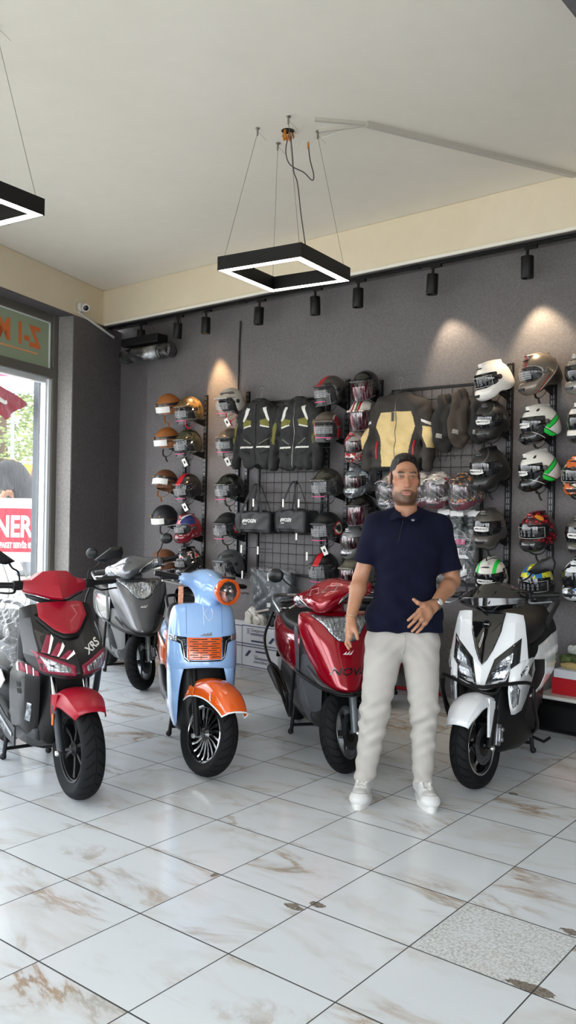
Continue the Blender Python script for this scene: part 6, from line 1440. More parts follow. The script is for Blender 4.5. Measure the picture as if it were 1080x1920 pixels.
# ------------------------------------------------------------------ white and black sports scooter
def build_sport(loc, phi, steer, label, white, detail=True, headset=True):
    o = scooter('sport_scooter', loc, phi, label); S = rotaxis(steer); C = (0, 0, .240)
    mb = MB(); mb.sheet([[(-.215, 0, .965), (-.215, .095, .965), (-.225, .145, .962), (-.255, .188, .952)], [(-.170, 0, .91), (-.18, .09, .91), (-.195, .155, .91), (-.25, .200, .905)], [(-.120, 0, .80), (-.135, .06, .80), (-.158, .158, .80), (-.235, .214, .815)], [(-.080, 0, .70), (-.092, .04, .70), (-.125, .158, .70), (-.22, .226, .72)],
        [(-.045, 0, .62), (-.062, .034, .62), (-.105, .150, .62), (-.21, .236, .655)], [(-.022, 0, .548), (-.038, .030, .548), (-.092, .135, .578), (-.20, .226, .62)], [(-.05, 0, .535), (-.06, .028, .535), (-.11, .12, .565), (-.20, .20, .60)]])
    ap = mb.build('front_apron', white, o, smooth=22, solid=.006, bevel=.004); tr = bvh(ap)
    P = [(0, .675), (.022, .70), (.052, .76), (.085, .86), (.098, .962)]; P = P + [(-y, z) for y, z in reversed(P[1:])]
    ce = patch(tr, P, 'x', 1, .008, .009).build('centre_panel', P_blk, o, smooth=30, solid=.004)
    if detail:
        c = cast(tr, (0, .895), 'x', 1, .008); mb = MB(); mb.lathe([(.018, 0), (.026, .001), (.026, -.004)], c, (1, 0, .45), 24); b = mb.build('round_badge', P_satin, ce)
        mb = MB(); mb.box((0, 0, 0), (.002, .03, .006)); mb.xf(Matrix.Translation(c + Vector((.002, 0, 0)))); mb.build('badge_bar', P_alu, ce)
        mb = MB(); mb.tube([cast(tr, p, 'x', 1, .0085) for p in ((-.012, .85), (-.030, .775), (-.024, .765), (-.010, .83))], .0018, 5, loop=True); mb.build('panel_line', M_plastw, ce)
    for sg in (-1, 1):
        lamp(o, tr, my([(.176, .788), (.072, .695), (.040, .588), (.125, .602), (.172, .69)], sg), my([(.190, .826), (.062, .708), (.020, .556), (.138, .584), (.190, .69)], sg), P_blk, P_refl_dark, .003, 'headlight')
        patch(tr, my([(.158, .748), (.100, .700), (.090, .668), (.155, .690)], sg), 'x', 1, .0085).build('upper_reflector', P_refl, o, smooth=60)
        patch(tr, my([(.140, .655), (.078, .640), (.060, .604), (.122, .612)], sg), 'x', 1, .0085).build('lower_reflector', P_refl, o, smooth=60)
        wg = sidegrid([[(-.10, .155, .66), (-.17, .205, .70), (-.265, .248, .715)], [(-.085, .150, .60), (-.14, .20, .62), (-.29, .252, .64)], [(-.07, .150, .54), (-.12, .195, .55), (-.25, .240, .57)], [(-.095, .152, .46), (-.125, .185, .465), (-.21, .222, .49)], [(-.13, .155, .40), (-.145, .172, .40), (-.185, .20, .42)]], sg).build('side_wing', white, o, smooth=22, solid=.006)
        tw = bvh(wg)
        sgn = patch(tw, my([(.155, .592), (.182, .592), (.200, .545), (.190, .46), (.165, .44), (.158, .50)], sg), 'x', 1, .004).build('turn_signal', P_refl, o, smooth=60, solid=.003)
        patch(tw, [(-.250, .60), (-.215, .630), (-.262, .695)], 'y', sg, .003).build('black_flash', P_blk, o, smooth=60, solid=.001)
        if detail: text_on(tw, 'APACHI', (-.178, .648), .027, R(38)*sg, 'y', sg, .003, bold=.0008, shear=.2).build('side_lettering', P_blk, o)
    hull([(-.10, .09, .20, .50), (-.15, .13, .17, .56), (-.30, .20, .16, .64), (-.55, .205, .17, .38), (-.70, .18, .18, .36)], e=.35).build('belly_cover', P_satin, o, smooth=60, bevel=.01)
    hull([(-.25, .18, .28, .955), (-.31, .22, .28, .93), (-.37, .19, .30, .86)], e=.4).build('inner_shield', P_satin, o, smooth=60, bevel=.015)
    # black headset with hard edges
    mb = MB(); mb.sheet([[(-.38, 0, 1.125), (-.38, .06, 1.12), (-.37, .14, 1.085), (-.36, .205, 1.065)], [(-.28, 0, 1.118), (-.285, .05, 1.115), (-.29, .14, 1.075), (-.305, .215, 1.055)], [(-.18, 0, 1.045), (-.19, .045, 1.045), (-.235, .14, 1.04), (-.285, .215, 1.035)], [(-.165, 0, .995), (-.18, .04, .995), (-.235, .13, 1.002), (-.285, .205, 1.005)], [(-.21, 0, .965), (-.22, .04, .965), (-.27, .11, .975), (-.31, .18, .985)], [(-.34, 0, .96), (-.34, .05, .96), (-.35, .10, .97), (-.36, .17, .985)]])
    mb.xf(S); hs = mb.build('headset_cowl', P_blk, o, smooth=20, solid=.006, bevel=.003)
    for sg in (-1, 1):
        mb = MB(); mb.tube([S @ Vector(p) for p in ((-.175, sg*.035, 1.01), (-.24, sg*.055, 1.09))], .005, 6, flat=.4); mb.build('grey_trim', P_dgrey, o)
        mb = MB(); mb.tube([S @ Vector(p) for p in ((-.232, sg*.10, 1.012), (-.282, sg*.20, 1.018))], .005, 6, flat=.5); mb.build('trim_line', P_alu, o)
    grip(o, S, -.34, 1.045, .225, .355, lev=P_silver); mirrors(o, S, -.31, 1.075, .165, 'angular', .10, .118, .02, tilt=8)
    hull([(-.28, .05, .90, .98), (-.36, .05, .90, .99)], e=.6).build('steering_neck', P_satin, o)
    wheel(o, 'front_wheel', C, S, .240, .108, .162, 'five', P_blk, P_chrome, disc=1, spokes=5); fork(o, S, C, .24, .082, P_satin, P_satin, (-.18, .60), caliper=1, rl=.022)
    fender(o, S, C, .278, 33, 150, .088, white, .05, .72, 14, crease=True)
    for sg in (-1, 1):
        mb = MB(); mb.prism([(-.02, .50), (-.10, .47), (-.075, .38), (-.02, .285), (.012, .29), (.0, .40)], 'y', sg*.076, sg*.090); mb.xf(S); mb.build('fender_stay', white, o, smooth=30, bevel=.003)
    rear(o, P_satin, P_satin, rack=False, bodysec=[(-.60, .10, .34, .70), (-.68, .17, .34, .74), (-.85, .205, .36, .75), (-1.15, .222, .42, .78), (-1.4, .20, .48, .82), (-1.6, .12, .62, .86), (-1.68, .05, .75, .86)], seatsec=[(-.56, .06, .70, .76), (-.60, .13, .70, .82), (-.75, .165, .70, .84), (-.98, .175, .72, .84), (-1.06, .17, .74, .895), (-1.35, .14, .78, .91), (-1.48, .09, .80, .90)])
    rb = bvh([c for c in o.children if c.name.startswith('rear_body')][0])
    for sg in (-1, 1):
        patch(rb, [(-1.16, .735), (-1.34, .74), (-1.52, .76), (-1.50, .70), (-1.44, .53), (-1.34, .45), (-1.08, .41), (-.64, .385), (-.80, .45), (-.87, .52), (-.87, .61), (-.70, .63), (-.82, .70)], 'y', sg, .006, .02).build('white_tail_panel', white, o, smooth=60, solid=.004)
        mb = MB(); mb.tube([Vector((x, y*sg, z)) for x, y, z in ((-1.05, .17, .80), (-1.25, .19, .90), (-1.5, .17, .93), (-1.62, .10, .92), (-1.60, .06, .86))], .015, 8, smooth=5, flat=1.4); mb.build('grab_handle', P_dgrey, o)
        mb = MB(); mb.tube([Vector((x, y*sg, z)) for x, y, z in ((.055, 0, .575), (.045, .06, .576), (-.02, .13, .585), (-.12, .235, .592), (-.20, .262, .555), (-.205, .262, .48), (-.29, .262, .38), (-.40, .25, .29), (-.52, .20, .22))], .0105, 8, smooth=3); mb.build('crash_guard', P_satin, o)
        if sg < 0:
            mb = MB(); mb.tube([Vector((x, y*sg, z)) for x, y, z in ((-.09, .225, .585), (-.095, .24, .56), (-.18, .25, .445), (-.28, .25, .32), (-.36, .22, .25))], .0095, 8, smooth=4); mb.build('guard_brace', P_satin, o)
    mb = MB(); mb.tube([(.04, -.05, .572), (.05, .04, .545), (.02, .10, .545), (-.01, .12, .582)], .009, 8, smooth=4); mb.build('guard_loop', P_satin, o)
    return o
pwhite = paint('pearl_white_paint', '#e4e7ea', .2)
build_sport((1.082, 4.785), -27, -12, 'white and black sports scooter with twin headlights at the right of the man', pwhite)
# ------------------------------------------------------------------ dark scooter seen from behind, half hidden by the white one
def build_dark(loc, phi):
    o = scooter('delivery_scooter', loc, phi, 'dark scooter with red tail lamp half hidden between the man and the white scooter'); M = P_satin
    rear(o, M, M, rack=True)
    hull([(-.22, .15, .28, .90), (-.30, .20, .28, .92), (-.36, .17, .30, .88)], e=.4).build('front_shield', M, o, smooth=60, bevel=.02)
    wheel(o, 'front_wheel', (0, 0, .23), Matrix.Identity(4), .23, .10, .15, 'six', M, M, disc=1, spokes=5); fork(o, Matrix.Identity(4), (0, 0, .23), .23, .075, M, M)
    fender(o, Matrix.Identity(4), (0, 0, .23), .265, 30, 165, .08, M)
    hull([(-.20, .05, .96, 1.04), (-.26, .18, .96, 1.06), (-.34, .16, .98, 1.05)], e=.6).build('headset_cowl', M, o, smooth=180, sub=1); grip(o, Matrix.Identity(4), -.33, 1.02, .20, .34)
    mb = MB(); mb.box((-1.60, 0, .655), (.10, .22, .05)); mb.build('tail_lamp_lens', P_redl, o, bevel=.012)
    mb = MB(); mb.box((-1.52, 0, .90), (.30, .26, .018)); mb.build('carrier', M, o, bevel=.006)
    s = SDF((-1.75, -.2, .88), (-1.3, .2, 1.05), .008); s.box((-1.52, 0, .94), (.12, .12, .03), .02); s.warp(lambda X, Y, Z: .008*np.sin(X*60+Y*40)); link('folded_cover', s.mesh('folded_cover', [P_rubber]), o)
    return o
# ------------------------------------------------------------------ red and black angular scooter
def build_xrs(loc, phi, steer):
    red = mat('matt_raspberry_paint', '#960a24', .38, .0, .15, spec=.4); blk = mat('matt_black_paint', '#19181a', .42, .0, .1, spec=.35); wht = mat('white_decal', '#e4e2de', .5); dr = mat('dark_red_decal', '#7f1a35', .45)
    o = scooter('angular_scooter', loc, phi, 'matt black and red scooter with slanted headlights at the left front'); S = rotaxis(steer); C = (0, 0, .262)
    mb = MB(); mb.sheet([[(-.335, 0, .992), (-.335, .11, .992), (-.35, .16, .985), (-.39, .205, .965)], [(-.275, 0, .925), (-.28, .10, .925), (-.305, .165, .92), (-.37, .212, .905)], [(-.170, 0, .84), (-.185, .07, .84), (-.235, .170, .84), (-.33, .215, .83)], [(-.065, 0, .765), (-.085, .075, .765), (-.145, .175, .775), (-.27, .220, .775)], [(-.015, 0, .71), (-.04, .08, .71), (-.105, .185, .735), (-.24, .225, .74)],
        [(.015, 0, .655), (-.01, .08, .655), (-.085, .168, .675), (-.23, .208, .69)], [(.0, 0, .622), (-.025, .07, .622), (-.10, .15, .64), (-.23, .19, .66)]])
    ap = mb.build('front_apron', blk, o, smooth=24, solid=.006, bevel=.004); tr = bvh(ap)
    mb = MB(); mb.sheet([[(-.325, 0, .998), (-.325, .10, .996), (-.332, .128, .992)], [(-.262, 0, .930), (-.268, .10, .928), (-.272, .135, .926)], [(-.175, 0, .862), (-.186, .05, .860), (-.196, .072, .860)], [(-.150, 0, .842), (-.158, .025, .842), (-.162, .032, .842)]]); mb.build('chest_panel', red, o, smooth=30, solid=.014, off=-.6, bevel=.002)
    mb = MB(); mb.sheet([[(-.285, 0, .945), (-.29, .10, .942), (-.298, .152, .938)], [(-.256, 0, .918), (-.262, .10, .916), (-.27, .148, .914)], [(-.165, 0, .850), (-.176, .055, .848), (-.190, .085, .846)], [(-.125, 0, .824), (-.135, .03, .824), (-.142, .045, .824)]]); mb.build('panel_border', P_satin, o, smooth=30, solid=.010, off=-.8)
    for sg in (-1, 1):
        hl = lamp(o, tr, my([(.178, .742), (.110, .714), (.042, .682), (.046, .660), (.142, .668)], sg), my([(.198, .764), (.110, .730), (.016, .692), (.020, .642), (.150, .655), (.172, .668)], sg), dr, P_refl, .004, 'headlight')
    for k in range(3):   # flashes on the rider's right, lettering on the other side
        y, z = -.150 + .040*k, .758 - .014*k
        st = patch(tr, [(y-.018, z), (y+.014, z-.006), (y+.060, z+.070-.022*k), (y+.040, z+.083-.022*k)], 'x', 1, .003).build('red_flash', dr, o, smooth=60, solid=.001)
        patch(tr, [(y+.012, z-.006), (y+.020, z-.008), (y+.064, z+.062-.022*k), (y+.060, z+.080-.022*k), (y+.054, z+.072-.022*k)], 'x', 1, .0045).build('white_edge', wht, st, smooth=60)
    text_on(tr, 'XRS', (.112, .772), .050, R(24), 'x', 1, .003, bold=.0012, sx=1.2).build('apron_lettering', wht, o)
    for sg in (-1, 1):
        wg = sidegrid([[(-.16, .155, .665), (-.215, .205, .69), (-.30, .236, .70)], [(-.165, .155, .60), (-.23, .215, .615), (-.38, .25, .62)], [(-.18, .150, .50), (-.25, .21, .51), (-.41, .245, .52)], [(-.21, .145, .40), (-.28, .20, .41), (-.43, .235, .42)], [(-.26, .135, .30), (-.32, .18, .31), (-.46, .215, .32)], [(-.34, .11, .20), (-.40, .145, .21), (-.52, .175, .225)]], sg).build('leg_shield', blk, o, smooth=24, solid=.006)
        tw = bvh(wg)
        for k in range(3):
            y, z = .170 + .026*k, .635 + .008*k - .012
            st = patch(tw, my([(y-.012, z), (y+.010, z+.004), (y+.014, z+.052), (y-.006, z+.046)], sg), 'x', 1, .003).build('red_flash', dr, o, smooth=60, solid=.001)
            patch(tw, my([(y+.008, z+.002), (y+.013, z+.003), (y+.017, z+.054), (y+.012, z+.053)], sg), 'x', 1, .0045).build('white_edge', wht, st, smooth=60)
        for zz in (.565, .53): patch(tw, [(-.315, zz-.015), (-.28, zz-.012), (-.285, zz+.014), (-.32, zz+.012)], 'y', sg, .002).build('vent', mat('hole_black', '#050505', .8), o, smooth=0)
        patch(tw, my([(.178, .47), (.196, .475), (.193, .375), (.172, .365)], sg), 'x', 1, .006).build('turn_signal', P_refl, o, smooth=60, solid=.008)
        hull([(-.42, .005, .20, .30), (-.60, .006, .22, .33), (-1.0, .006, .36, .45), (-1.1, .003, .42, .46)], e=.3).xf(Matrix.Translation((0, sg*.205, 0))).build('side_strip', P_dgrey, o, smooth=60)
        mb = MB(); mb.box((0, 0, 0), (.55, .004, .02), Matrix.Rotation(R(14.5), 3, 'Y')); mb.xf(Matrix.Translation((-.72, sg*.214, .325))); ss = mb.build('side_line', P_alu, o)
        M = Matrix.Translation((-.68, sg*.2125, .277)) @ Matrix(((-sg, 0, 0, 0), (0, 0, sg, 0), (0, 1, 0, 0), (0, 0, 0, 1))) @ Matrix.Rotation(R(14.5)*sg, 4, 'Z')
        text_flat('BILDAR', M, .05, sx=1.2).build('side_lettering', P_alu, o, smooth=0)
    hull([(-.15, .09, .34, .62), (-.21, .13, .24, .66), (-.34, .155, .20, .68), (-.50, .15, .19, .36), (-.7, .13, .2, .34)], e=.35).build('front_grille_box', P_satin, o, smooth=60, bevel=.01)
    hull([(-.36, .19, .30, .975), (-.40, .215, .30, .95), (-.45, .18, .30, .90)], e=.4).build('inner_shield', P_dgrey, o, smooth=60, bevel=.015)
    # red handlebar cover with folded faces
    mb = MB(); mb.sheet([[(-.50, 0, 1.150), (-.50, .075, 1.150), (-.48, .125, 1.12), (-.46, .185, 1.108)], [(-.40, 0, 1.165), (-.41, .07, 1.160), (-.42, .13, 1.112), (-.43, .195, 1.105)], [(-.33, 0, 1.085), (-.355, .06, 1.082), (-.39, .125, 1.09), (-.415, .192, 1.095)], [(-.275, 0, 1.020), (-.31, .05, 1.026), (-.375, .12, 1.045), (-.41, .188, 1.058)], [(-.31, 0, 1.005), (-.33, .05, 1.010), (-.39, .115, 1.030), (-.42, .175, 1.045)]])
    mb.xf(S); mb.build('handlebar_cover', red, o, smooth=16, solid=.006, bevel=.003)
    mb = MB(); mb.sheet([[(-.32, 0, 1.004), (-.34, .06, 1.010), (-.42, .165, 1.04)], [(-.42, 0, .985), (-.42, .08, .99), (-.44, .15, 1.02)]]); mb.xf(S); mb.build('lower_cowl', P_satin, o, smooth=30, solid=.006)
    grip(o, S, -.43, 1.085, .225, .36, lev=P_satin); mirrors(o, S, -.42, 1.11, .195, 'angular', .075, .115, .03, tilt=6)
    hull([(-.36, .05, .93, 1.03), (-.44, .05, .93, 1.03)], e=.6).build('steering_neck', P_satin, o)
    wheel(o, 'front_wheel', C, S, .262, .125, .170, 'six', P_satin, P_satin, disc=1, spokes=6); fork(o, S, C, .262, .092, mat('dark_blue_grey_fork', '#23272d', .35, .3), P_chrome, (-.20, .68), rl=.021)
    fender(o, S, C, .305, 48, 138, .105, red, .075, .78, 12, crease=True)
    for sg in (-1, 1):
        mb = MB(); mb.prism([(-.13, .53), (-.03, .545), (-.06, .47), (-.115, .40), (-.13, .44)], 'y', sg*.098, sg*.108); mb.xf(S); mb.build('fender_side', red, o, smooth=30, bevel=.003)
    mb = MB(); mb.box((0, 0, 0), (.02, .008, .06)); mb.xf(S @ Matrix.Translation((-.07, -.115, .41))); mb.build('side_reflector', P_amber, o, bevel=.003)
    rear(o, blk, P_dgrey)
    hull([(-.62, .10, .36, .60), (-.72, .205, .36, .62), (-.95, .22, .40, .62), (-1.1, .21, .46, .62)], e=.5).build('side_fairing', P_dgrey, o, smooth=180, sub=1)
    for sg in (-1, 1):
        mb = MB(); mb.prism([(-.70, .47), (-.62, .53), (-.70, .58), (-.82, .57), (-.80, .50)], 'y', sg*.205, sg*.216); mb.build('white_badge', wht, o, bevel=.003)
    s = SDF((-1.55, -.30, .60), (-.42, .30, 1.05), .010); s.cap((-.66, 0, .82), (-1.2, 0, .86), .17, .17).cap((-.60, 0, .86), (-.72, 0, .86), .12, .15, .06).ell((-.62, -.05, .72), (.12, .18, .14), .06)
    s.warp(lambda X, Y, Z: .010*np.sin(X*36+6*np.sin(Z*22)) + .008*np.sin(Z*58+X*30+Y*25) + .004*np.sin(X*110)); link('plastic_wrap', s.mesh('plastic_wrap', [mat_glass('crinkled_film', (.95, .96, .98, 1), .12)]), o)
    return o
build_xrs((-1.075, 4.49), 34, 0)
build_dark((1.02, 8.05), 165)
# ================================================================== the man
def mat_skin():
    t = newmat('skin'); P = t.coord(); S = t.sep(P)
    def ell(c, r, soft=.35, rot=0):
        q = None
        for i in range(3):
            v = t.math('DIVIDE', t.math('SUBTRACT', S[i], float(c[i])), float(r[i])); v = t.math('MULTIPLY', v, v); q = v if q is None else t.math('ADD', q, v)
        x = t.n('ShaderNodeMapRange', interpolation_type='SMOOTHSTEP'); x.inputs['From Min'].default_value = 1 - soft; x.inputs['From Max'].default_value = 1 + soft
        x.inputs['To Min'].default_value = 1.; x.inputs['To Max'].default_value = 0.; t.l(t.math('SQRT', q), x.inputs['Value']); return x.outputs[0]
    def mx(*a):
        r = a[0]
        for b in a[1:]: r = t.math('MAXIMUM', r, b)
        return r
    n = t.noise(P, 22., 4); base = t.ramp(n, [(.3, srgb('#9a6c51')), (.7, srgb('#ab7c60'))])
    hx, hy, hz = HC
    def H(x, y, z): return (hx + x, hy + y, hz + z)
    red = mx(ell(H(0, -.105, -.03), (.022, .03, .016), .6), ell(H(.045, -.08, -.015), (.022, .03, .018), .7), ell(H(-.045, -.08, -.015), (.022, .03, .018), .7), ell(H(.078, .01, 0), (.02, .03, .035), .4), ell(H(-.078, .01, 0), (.02, .03, .035), .4))
    col = t.mix(t.math('MULTIPLY', red, .45), base, srgb('#a9614c'))
    lips = mx(ell(H(0, -.100, -.0685), (.025, .03, .0065), .3), ell(H(0, -.098, -.078), (.022, .03, .0075), .3))
    st = t.ramp(t.noise(P, 420., 3, .8), [(.30, (.55, .55, .55, 1)), (.62, (1, 1, 1, 1))])
    jaw = t.math('SUBTRACT', ell(H(0, -.035, -.098), (.076, .084, .056), .25), mx(ell(H(0, -.105, -.044), (.052, .04, .0130), .25), ell(H(.05, -.085, -.038), (.024, .04, .032), .3), ell(H(-.05, -.085, -.038), (.024, .04, .032), .3)), cl=True)
    side = mx(ell(H(.070, -.022, -.03), (.016, .028, .055), .35), ell(H(-.070, -.022, -.03), (.016, .028, .055), .35)); mou = ell(H(0, -.107, -.0575), (.030, .03, .0066), .35)
    neck = t.math('GREATER_THAN', S[2], hz - .138)
    beard = t.math('MULTIPLY', t.math('MULTIPLY', mx(jaw, side, mou), t.math('SUBTRACT', 1., lips)), t.math('MULTIPLY', st, neck))
    col = t.mix(t.math('MULTIPLY', beard, .88), col, srgb('#231813'))
    col = t.mix(t.math('MULTIPLY', lips, .75), col, srgb('#985a50'))
    brow = mx(ell(H(.034, -.088, .0335), (.024, .03, .0058), .35), ell(H(-.034, -.088, .0335), (.024, .03, .0058), .35)); col = t.mix(t.math('MULTIPLY', brow, .9), col, srgb('#1d1411'))
    lid = mx(ell(H(.0315, -.092, .0135), (.0165, .03, .0078), .25), ell(H(-.0315, -.092, .0135), (.0165, .03, .0078), .25)); col = t.mix(t.math('MULTIPLY', lid, .6), col, srgb('#3a241c'))  # eyelid shading put into the skin colour
    mouth = ell(H(0, -.1, -.073), (.021, .03, .0016), .5); col = t.mix(t.math('MULTIPLY', mouth, .8), col, srgb('#3b1a17'))
    t.color(col); t.b.inputs['Roughness'].default_value = .48; t.b.inputs['Subsurface Weight'].default_value = .08; t.b.inputs['Subsurface Radius'].default_value = (.01, .004, .002); t.b.inputs['Subsurface Scale'].default_value = .5
    t.bump(t.noise(P, 260., 3), .12, .001); return t.m
def mat_knit(name, col):
    t = newmat(name); v = t.coord(); S = t.sep(v); f = t.math('SINE', t.math('MULTIPLY', S[0], 1500.))
    t.color(t.ramp(t.noise(v, 14., 4), [(.3, srgb(col)), (.7, tuple(c*1.25 for c in srgb(col)[:3]))])); t.b.inputs['Roughness'].default_value = .9; t.b.inputs['Specular IOR Level'].default_value = .2
    t.b.inputs['Sheen Weight'].default_value = .0; t.bump(f, .25, .0015); return t.m
PO = Vector((.60, 4.55, 0)); HC = (.013, -.018, 1.702)
man = empty('person', PO, 0, 'man in a navy half-zip polo shirt and pale trousers standing with his left hand raised', 'person')
S3 = SDF((-.37, -.36, .80), (.37, .18, 1.86), .0034); s = S3
hx, hy, hz = HC
def hp(x, y, z): return (hx + x, hy + y, hz + z)
s.ell(hp(0, .020, .045), (.0745, .094, .088)).ell(hp(0, -.016, -.030), (.065, .074, .094), .03).ell(hp(0, -.030, -.098), (.048, .048, .034), .035)
for g in (-1, 1):
    s.ell(hp(g*.047, -.046, -.012), (.022, .022, .018), .02).ell(hp(g*.046, -.015, -.075), (.016, .03, .025), .025)
s.cap(hp(-.036, -.078, .030), hp(.036, -.078, .030), .0135, k=.018)
for g in (-1, 1): s.ell(hp(g*.0315, -.100, .013), (.019, .016, .0125), .012, 'sub')
for g in (-1, 1): s.ell(hp(g*.0315, -.0775, .0125), (.0145, .0145, .0135), .003).cap(hp(g*.018, -.0905, .0195), hp(g*.045, -.083, .0185), .0042, k=.005).cap(hp(g*.020, -.0885, .0055), hp(g*.044, -.081, .0055), .003, k=.005)
s.cap(hp(0, -.088, .018), hp(0, -.111, -.031), .0085, .0120, .010).ell(hp(0, -.1125, -.0335), (.0125, .011, .0105), .006)
for g in (-1, 1): s.ell(hp(g*.0125, -.101, -.0365), (.0095, .0105, .008), .005)
s.cap(hp(-.019, -.0865, -.069), hp(.019, -.0865, -.069), .0062, k=.006).cap(hp(-.008, -.0925, -.0685), hp(.008, -.0925, -.0685), .0058, k=.005).cap(hp(-.016, -.0885, -.0785), hp(.016, -.0885, -.0785), .0072, k=.006)
s.cap(hp(-.02, -.0985, -.0733), hp(.02, -.0985, -.0733), .0022, k=.003, op='sub').ell(hp(0, -.078, -.110), (.022, .018, .017), .02)
for g in (-1, 1):
    s.ell(hp(g*.0775, .012, .004), (.0075, .019, .031), .008).ell(hp(g*.083, .014, .006), (.006, .012, .020), .004, 'sub').ell(hp(g*.0775, .006, -.022), (.006, .010, .010), .006)
s.cap(hp(.003, .022, -.06), (.035, .012, 1.47), .057, .061, .02)
# trunk under the shirt, arms and hands
s.box((.034, .01, 1.18), (.15, .08, .30), .075, .03).cap((-.11, .012, 1.43), (.19, .012, 1.43), .05, k=.05)
A = [((-.130, .012, 1.455), (-.205, .035, 1.177), (-.262, -.078, .972)), ((.208, .012, 1.45), (.288, .045, 1.166), (.149, -.188, 1.054))]
for sh, el, wr in A:
    v = np.array(wr) - np.array(el); m = tuple(np.array(el) + v*.28)
    s.cap(sh, el, .050, .0395, .02).cap(el, m, .0385, .0425, .02).cap(m, wr, .0425, .0270, .02)
def finger(pts, r0=.0095, r1=.0074, k=.0035):
    for i in range(len(pts)-1): s.cap(pts[i], pts[i+1], lerp(r0, r1, i/(len(pts)-1)), lerp(r0, r1, (i+1)/(len(pts)-1)), k if i else .010)
# hand before the belly, back of the hand to the camera, thumb up
W_ = np.array(A[1][2]); KN = [np.array(p) for p in ((.066, -.262, 1.040), (.068, -.270, 1.017), (.080, -.268, .996), (.098, -.256, .979))]
for i, kq in enumerate(KN): s.cap(tuple(W_ + np.array((0, 0, .010-.007*i))), tuple(kq), .0175, .0125, .014)
s.ell(tuple(W_*.45 + (KN[1]+KN[2])*.275), (.030, .022, .032), .015)
TP = [((.036, -.288, 1.019), (.006, -.298, .995)), ((.036, -.296, .990), (.008, -.300, .962)), ((.052, -.290, .966), (.028, -.292, .940)), ((.075, -.274, .952), (.053, -.276, .930))]
for kq, (m, e) in zip(KN, TP): finger([tuple(kq), m, e])
s.cap(tuple(W_ + np.array((-.018, -.012, .016))), (.090, -.243, 1.066), .017, .0145, .012); finger([(.090, -.243, 1.066), (.058, -.262, 1.078), (.036, -.266, 1.095)], .0130, .0088, .006)
# hanging hand, thumb to the front
W2 = np.array(A[0][2]); K2 = [np.array(p) for p in ((-.268, -.150, .890), (-.276, -.130, .882), (-.277, -.108, .884), (-.273, -.088, .890))]
for i, kq in enumerate(K2): s.cap(tuple(W2 + np.array((0, -.012+.008*i, -.005))), tuple(kq), .0175, .0125, .014)
s.ell(tuple(W2*.4 + (K2[1]+K2[2])*.3), (.020, .034, .036), .015)
for kq, (m, e) in zip(K2, [((-.278, -.163, .862), (-.266, -.162, .838)), ((-.288, -.140, .848), (-.274, -.142, .822)), ((-.286, -.114, .852), (-.271, -.118, .828)), ((-.278, -.090, .862), (-.264, -.096, .842))]): finger([tuple(kq), m, e])
s.cap(tuple(W2 + np.array((.010, -.022, -.010))), (-.247, -.135, .928), .0165, .0140, .012); finger([(-.247, -.135, .928), (-.237, -.160, .905), (-.233, -.172, .880)], .0130, .0088, .006)
body = link('body', s.mesh('body', [mat_skin()]), man)
# hair: short, combed back
M_hair = mat('dark_brown_hair', '#120c0a', .55, bump=.8, bscale=320, spec=.35)
s = SDF((hx-.1, hy-.12, hz-.09), (hx+.1, hy+.15, hz+.16), .003)
s.ell(hp(0, .022, .046), (.0768, .097, .0900)).ell(hp(0, -.01, .108), (.052, .075, .026), .03)
s.ell(hp(0, -.120, .026), (.090, .098, .0860), .012, 'sub').ell(hp(0, -.05, -.075), (.09, .105, .075), .01, 'sub')
for g in (-1, 1): s.ell(hp(g*.058, -.088, .070), (.024, .032, .028), .01, 'sub')
s.box(hp(0, -.03, -.085), (.12, .085, .085), .012, .008, 'sub'); s.box(hp(0, .05, -.13), (.12, .12, .085), .012, .008, 'sub')
for g in (-1, 1): s.ell(hp(g*.0715, -.012, .0), (.0045, .012, .030), .006)
s.warp(lambda X, Y, Z: .0010*np.sin(X*420 + 60*(Y-hy)) + .0008*np.sin(X*760))
link('hair', s.mesh('hair', [M_hair]), man)
M_eye = mat('eye_white', '#b9b2ab', .2); M_iris = mat('dark_iris', '#120b08', .12)
for g in (-1, 1):
    mb = MB(); mb.ell(hp(g*.0315, -.0868, .0125), (.0105, .0056, .0034), 14, 8); e_ = mb.build('eye', M_eye, man); mb = MB(); mb.ell(hp(g*.0315-.001, -.0905, .0128), (.0050, .0024, .0036), 12, 8); mb.build('iris', M_iris, e_)
# polo shirt
M_navy = mat_knit('navy_knit', '#05081d')
lo, hi = (-.34, -.26, .84), (.40, .26, 1.62)
s = SDF(lo, hi, .0042); t2 = SDF(lo, hi, .0042)
s.box((.033, .005, 1.20), (.160, .098, .26), .095, .03).ell((.038, -.010, 1.355), (.182, .120, .150), .06).box((.026, .0, .93), (.204, .112, .13), .105, .10)
s.cap((.034, .022, 1.515), (-.128, .014, 1.462), .058, .062, .05).cap((.034, .022, 1.515), (.206, .014, 1.457), .058, .062, .05).cap((-.10, .012, 1.42), (.18, .012, 1.42), .075, k=.05)
s.plane((.024, 0, .900), (.02, -.06, -1.), .008)
t2.cap((-.126, .012, 1.458), (-.218, .040, 1.13), .063, .070, .02); t2.plane((-.188, .030, 1.258), (-.24, .08, -1.), .004); s.d = np.where(np.abs(s.d - t2.d) < .03, np.minimum(s.d, t2.d) - np.maximum(.03 - np.abs(s.d - t2.d), 0)**2/.03*.25, np.minimum(s.d, t2.d))
t2 = SDF(lo, hi, .0042); t2.cap((.204, .012, 1.452), (.300, .05, 1.10), .063, .074, .02); t2.plane((.264, .035, 1.225), (.22, .08, -1.), .004); s.d = np.where(np.abs(s.d - t2.d) < .03, np.minimum(s.d, t2.d) - np.maximum(.03 - np.abs(s.d - t2.d), 0)**2/.03*.25, np.minimum(s.d, t2.d))
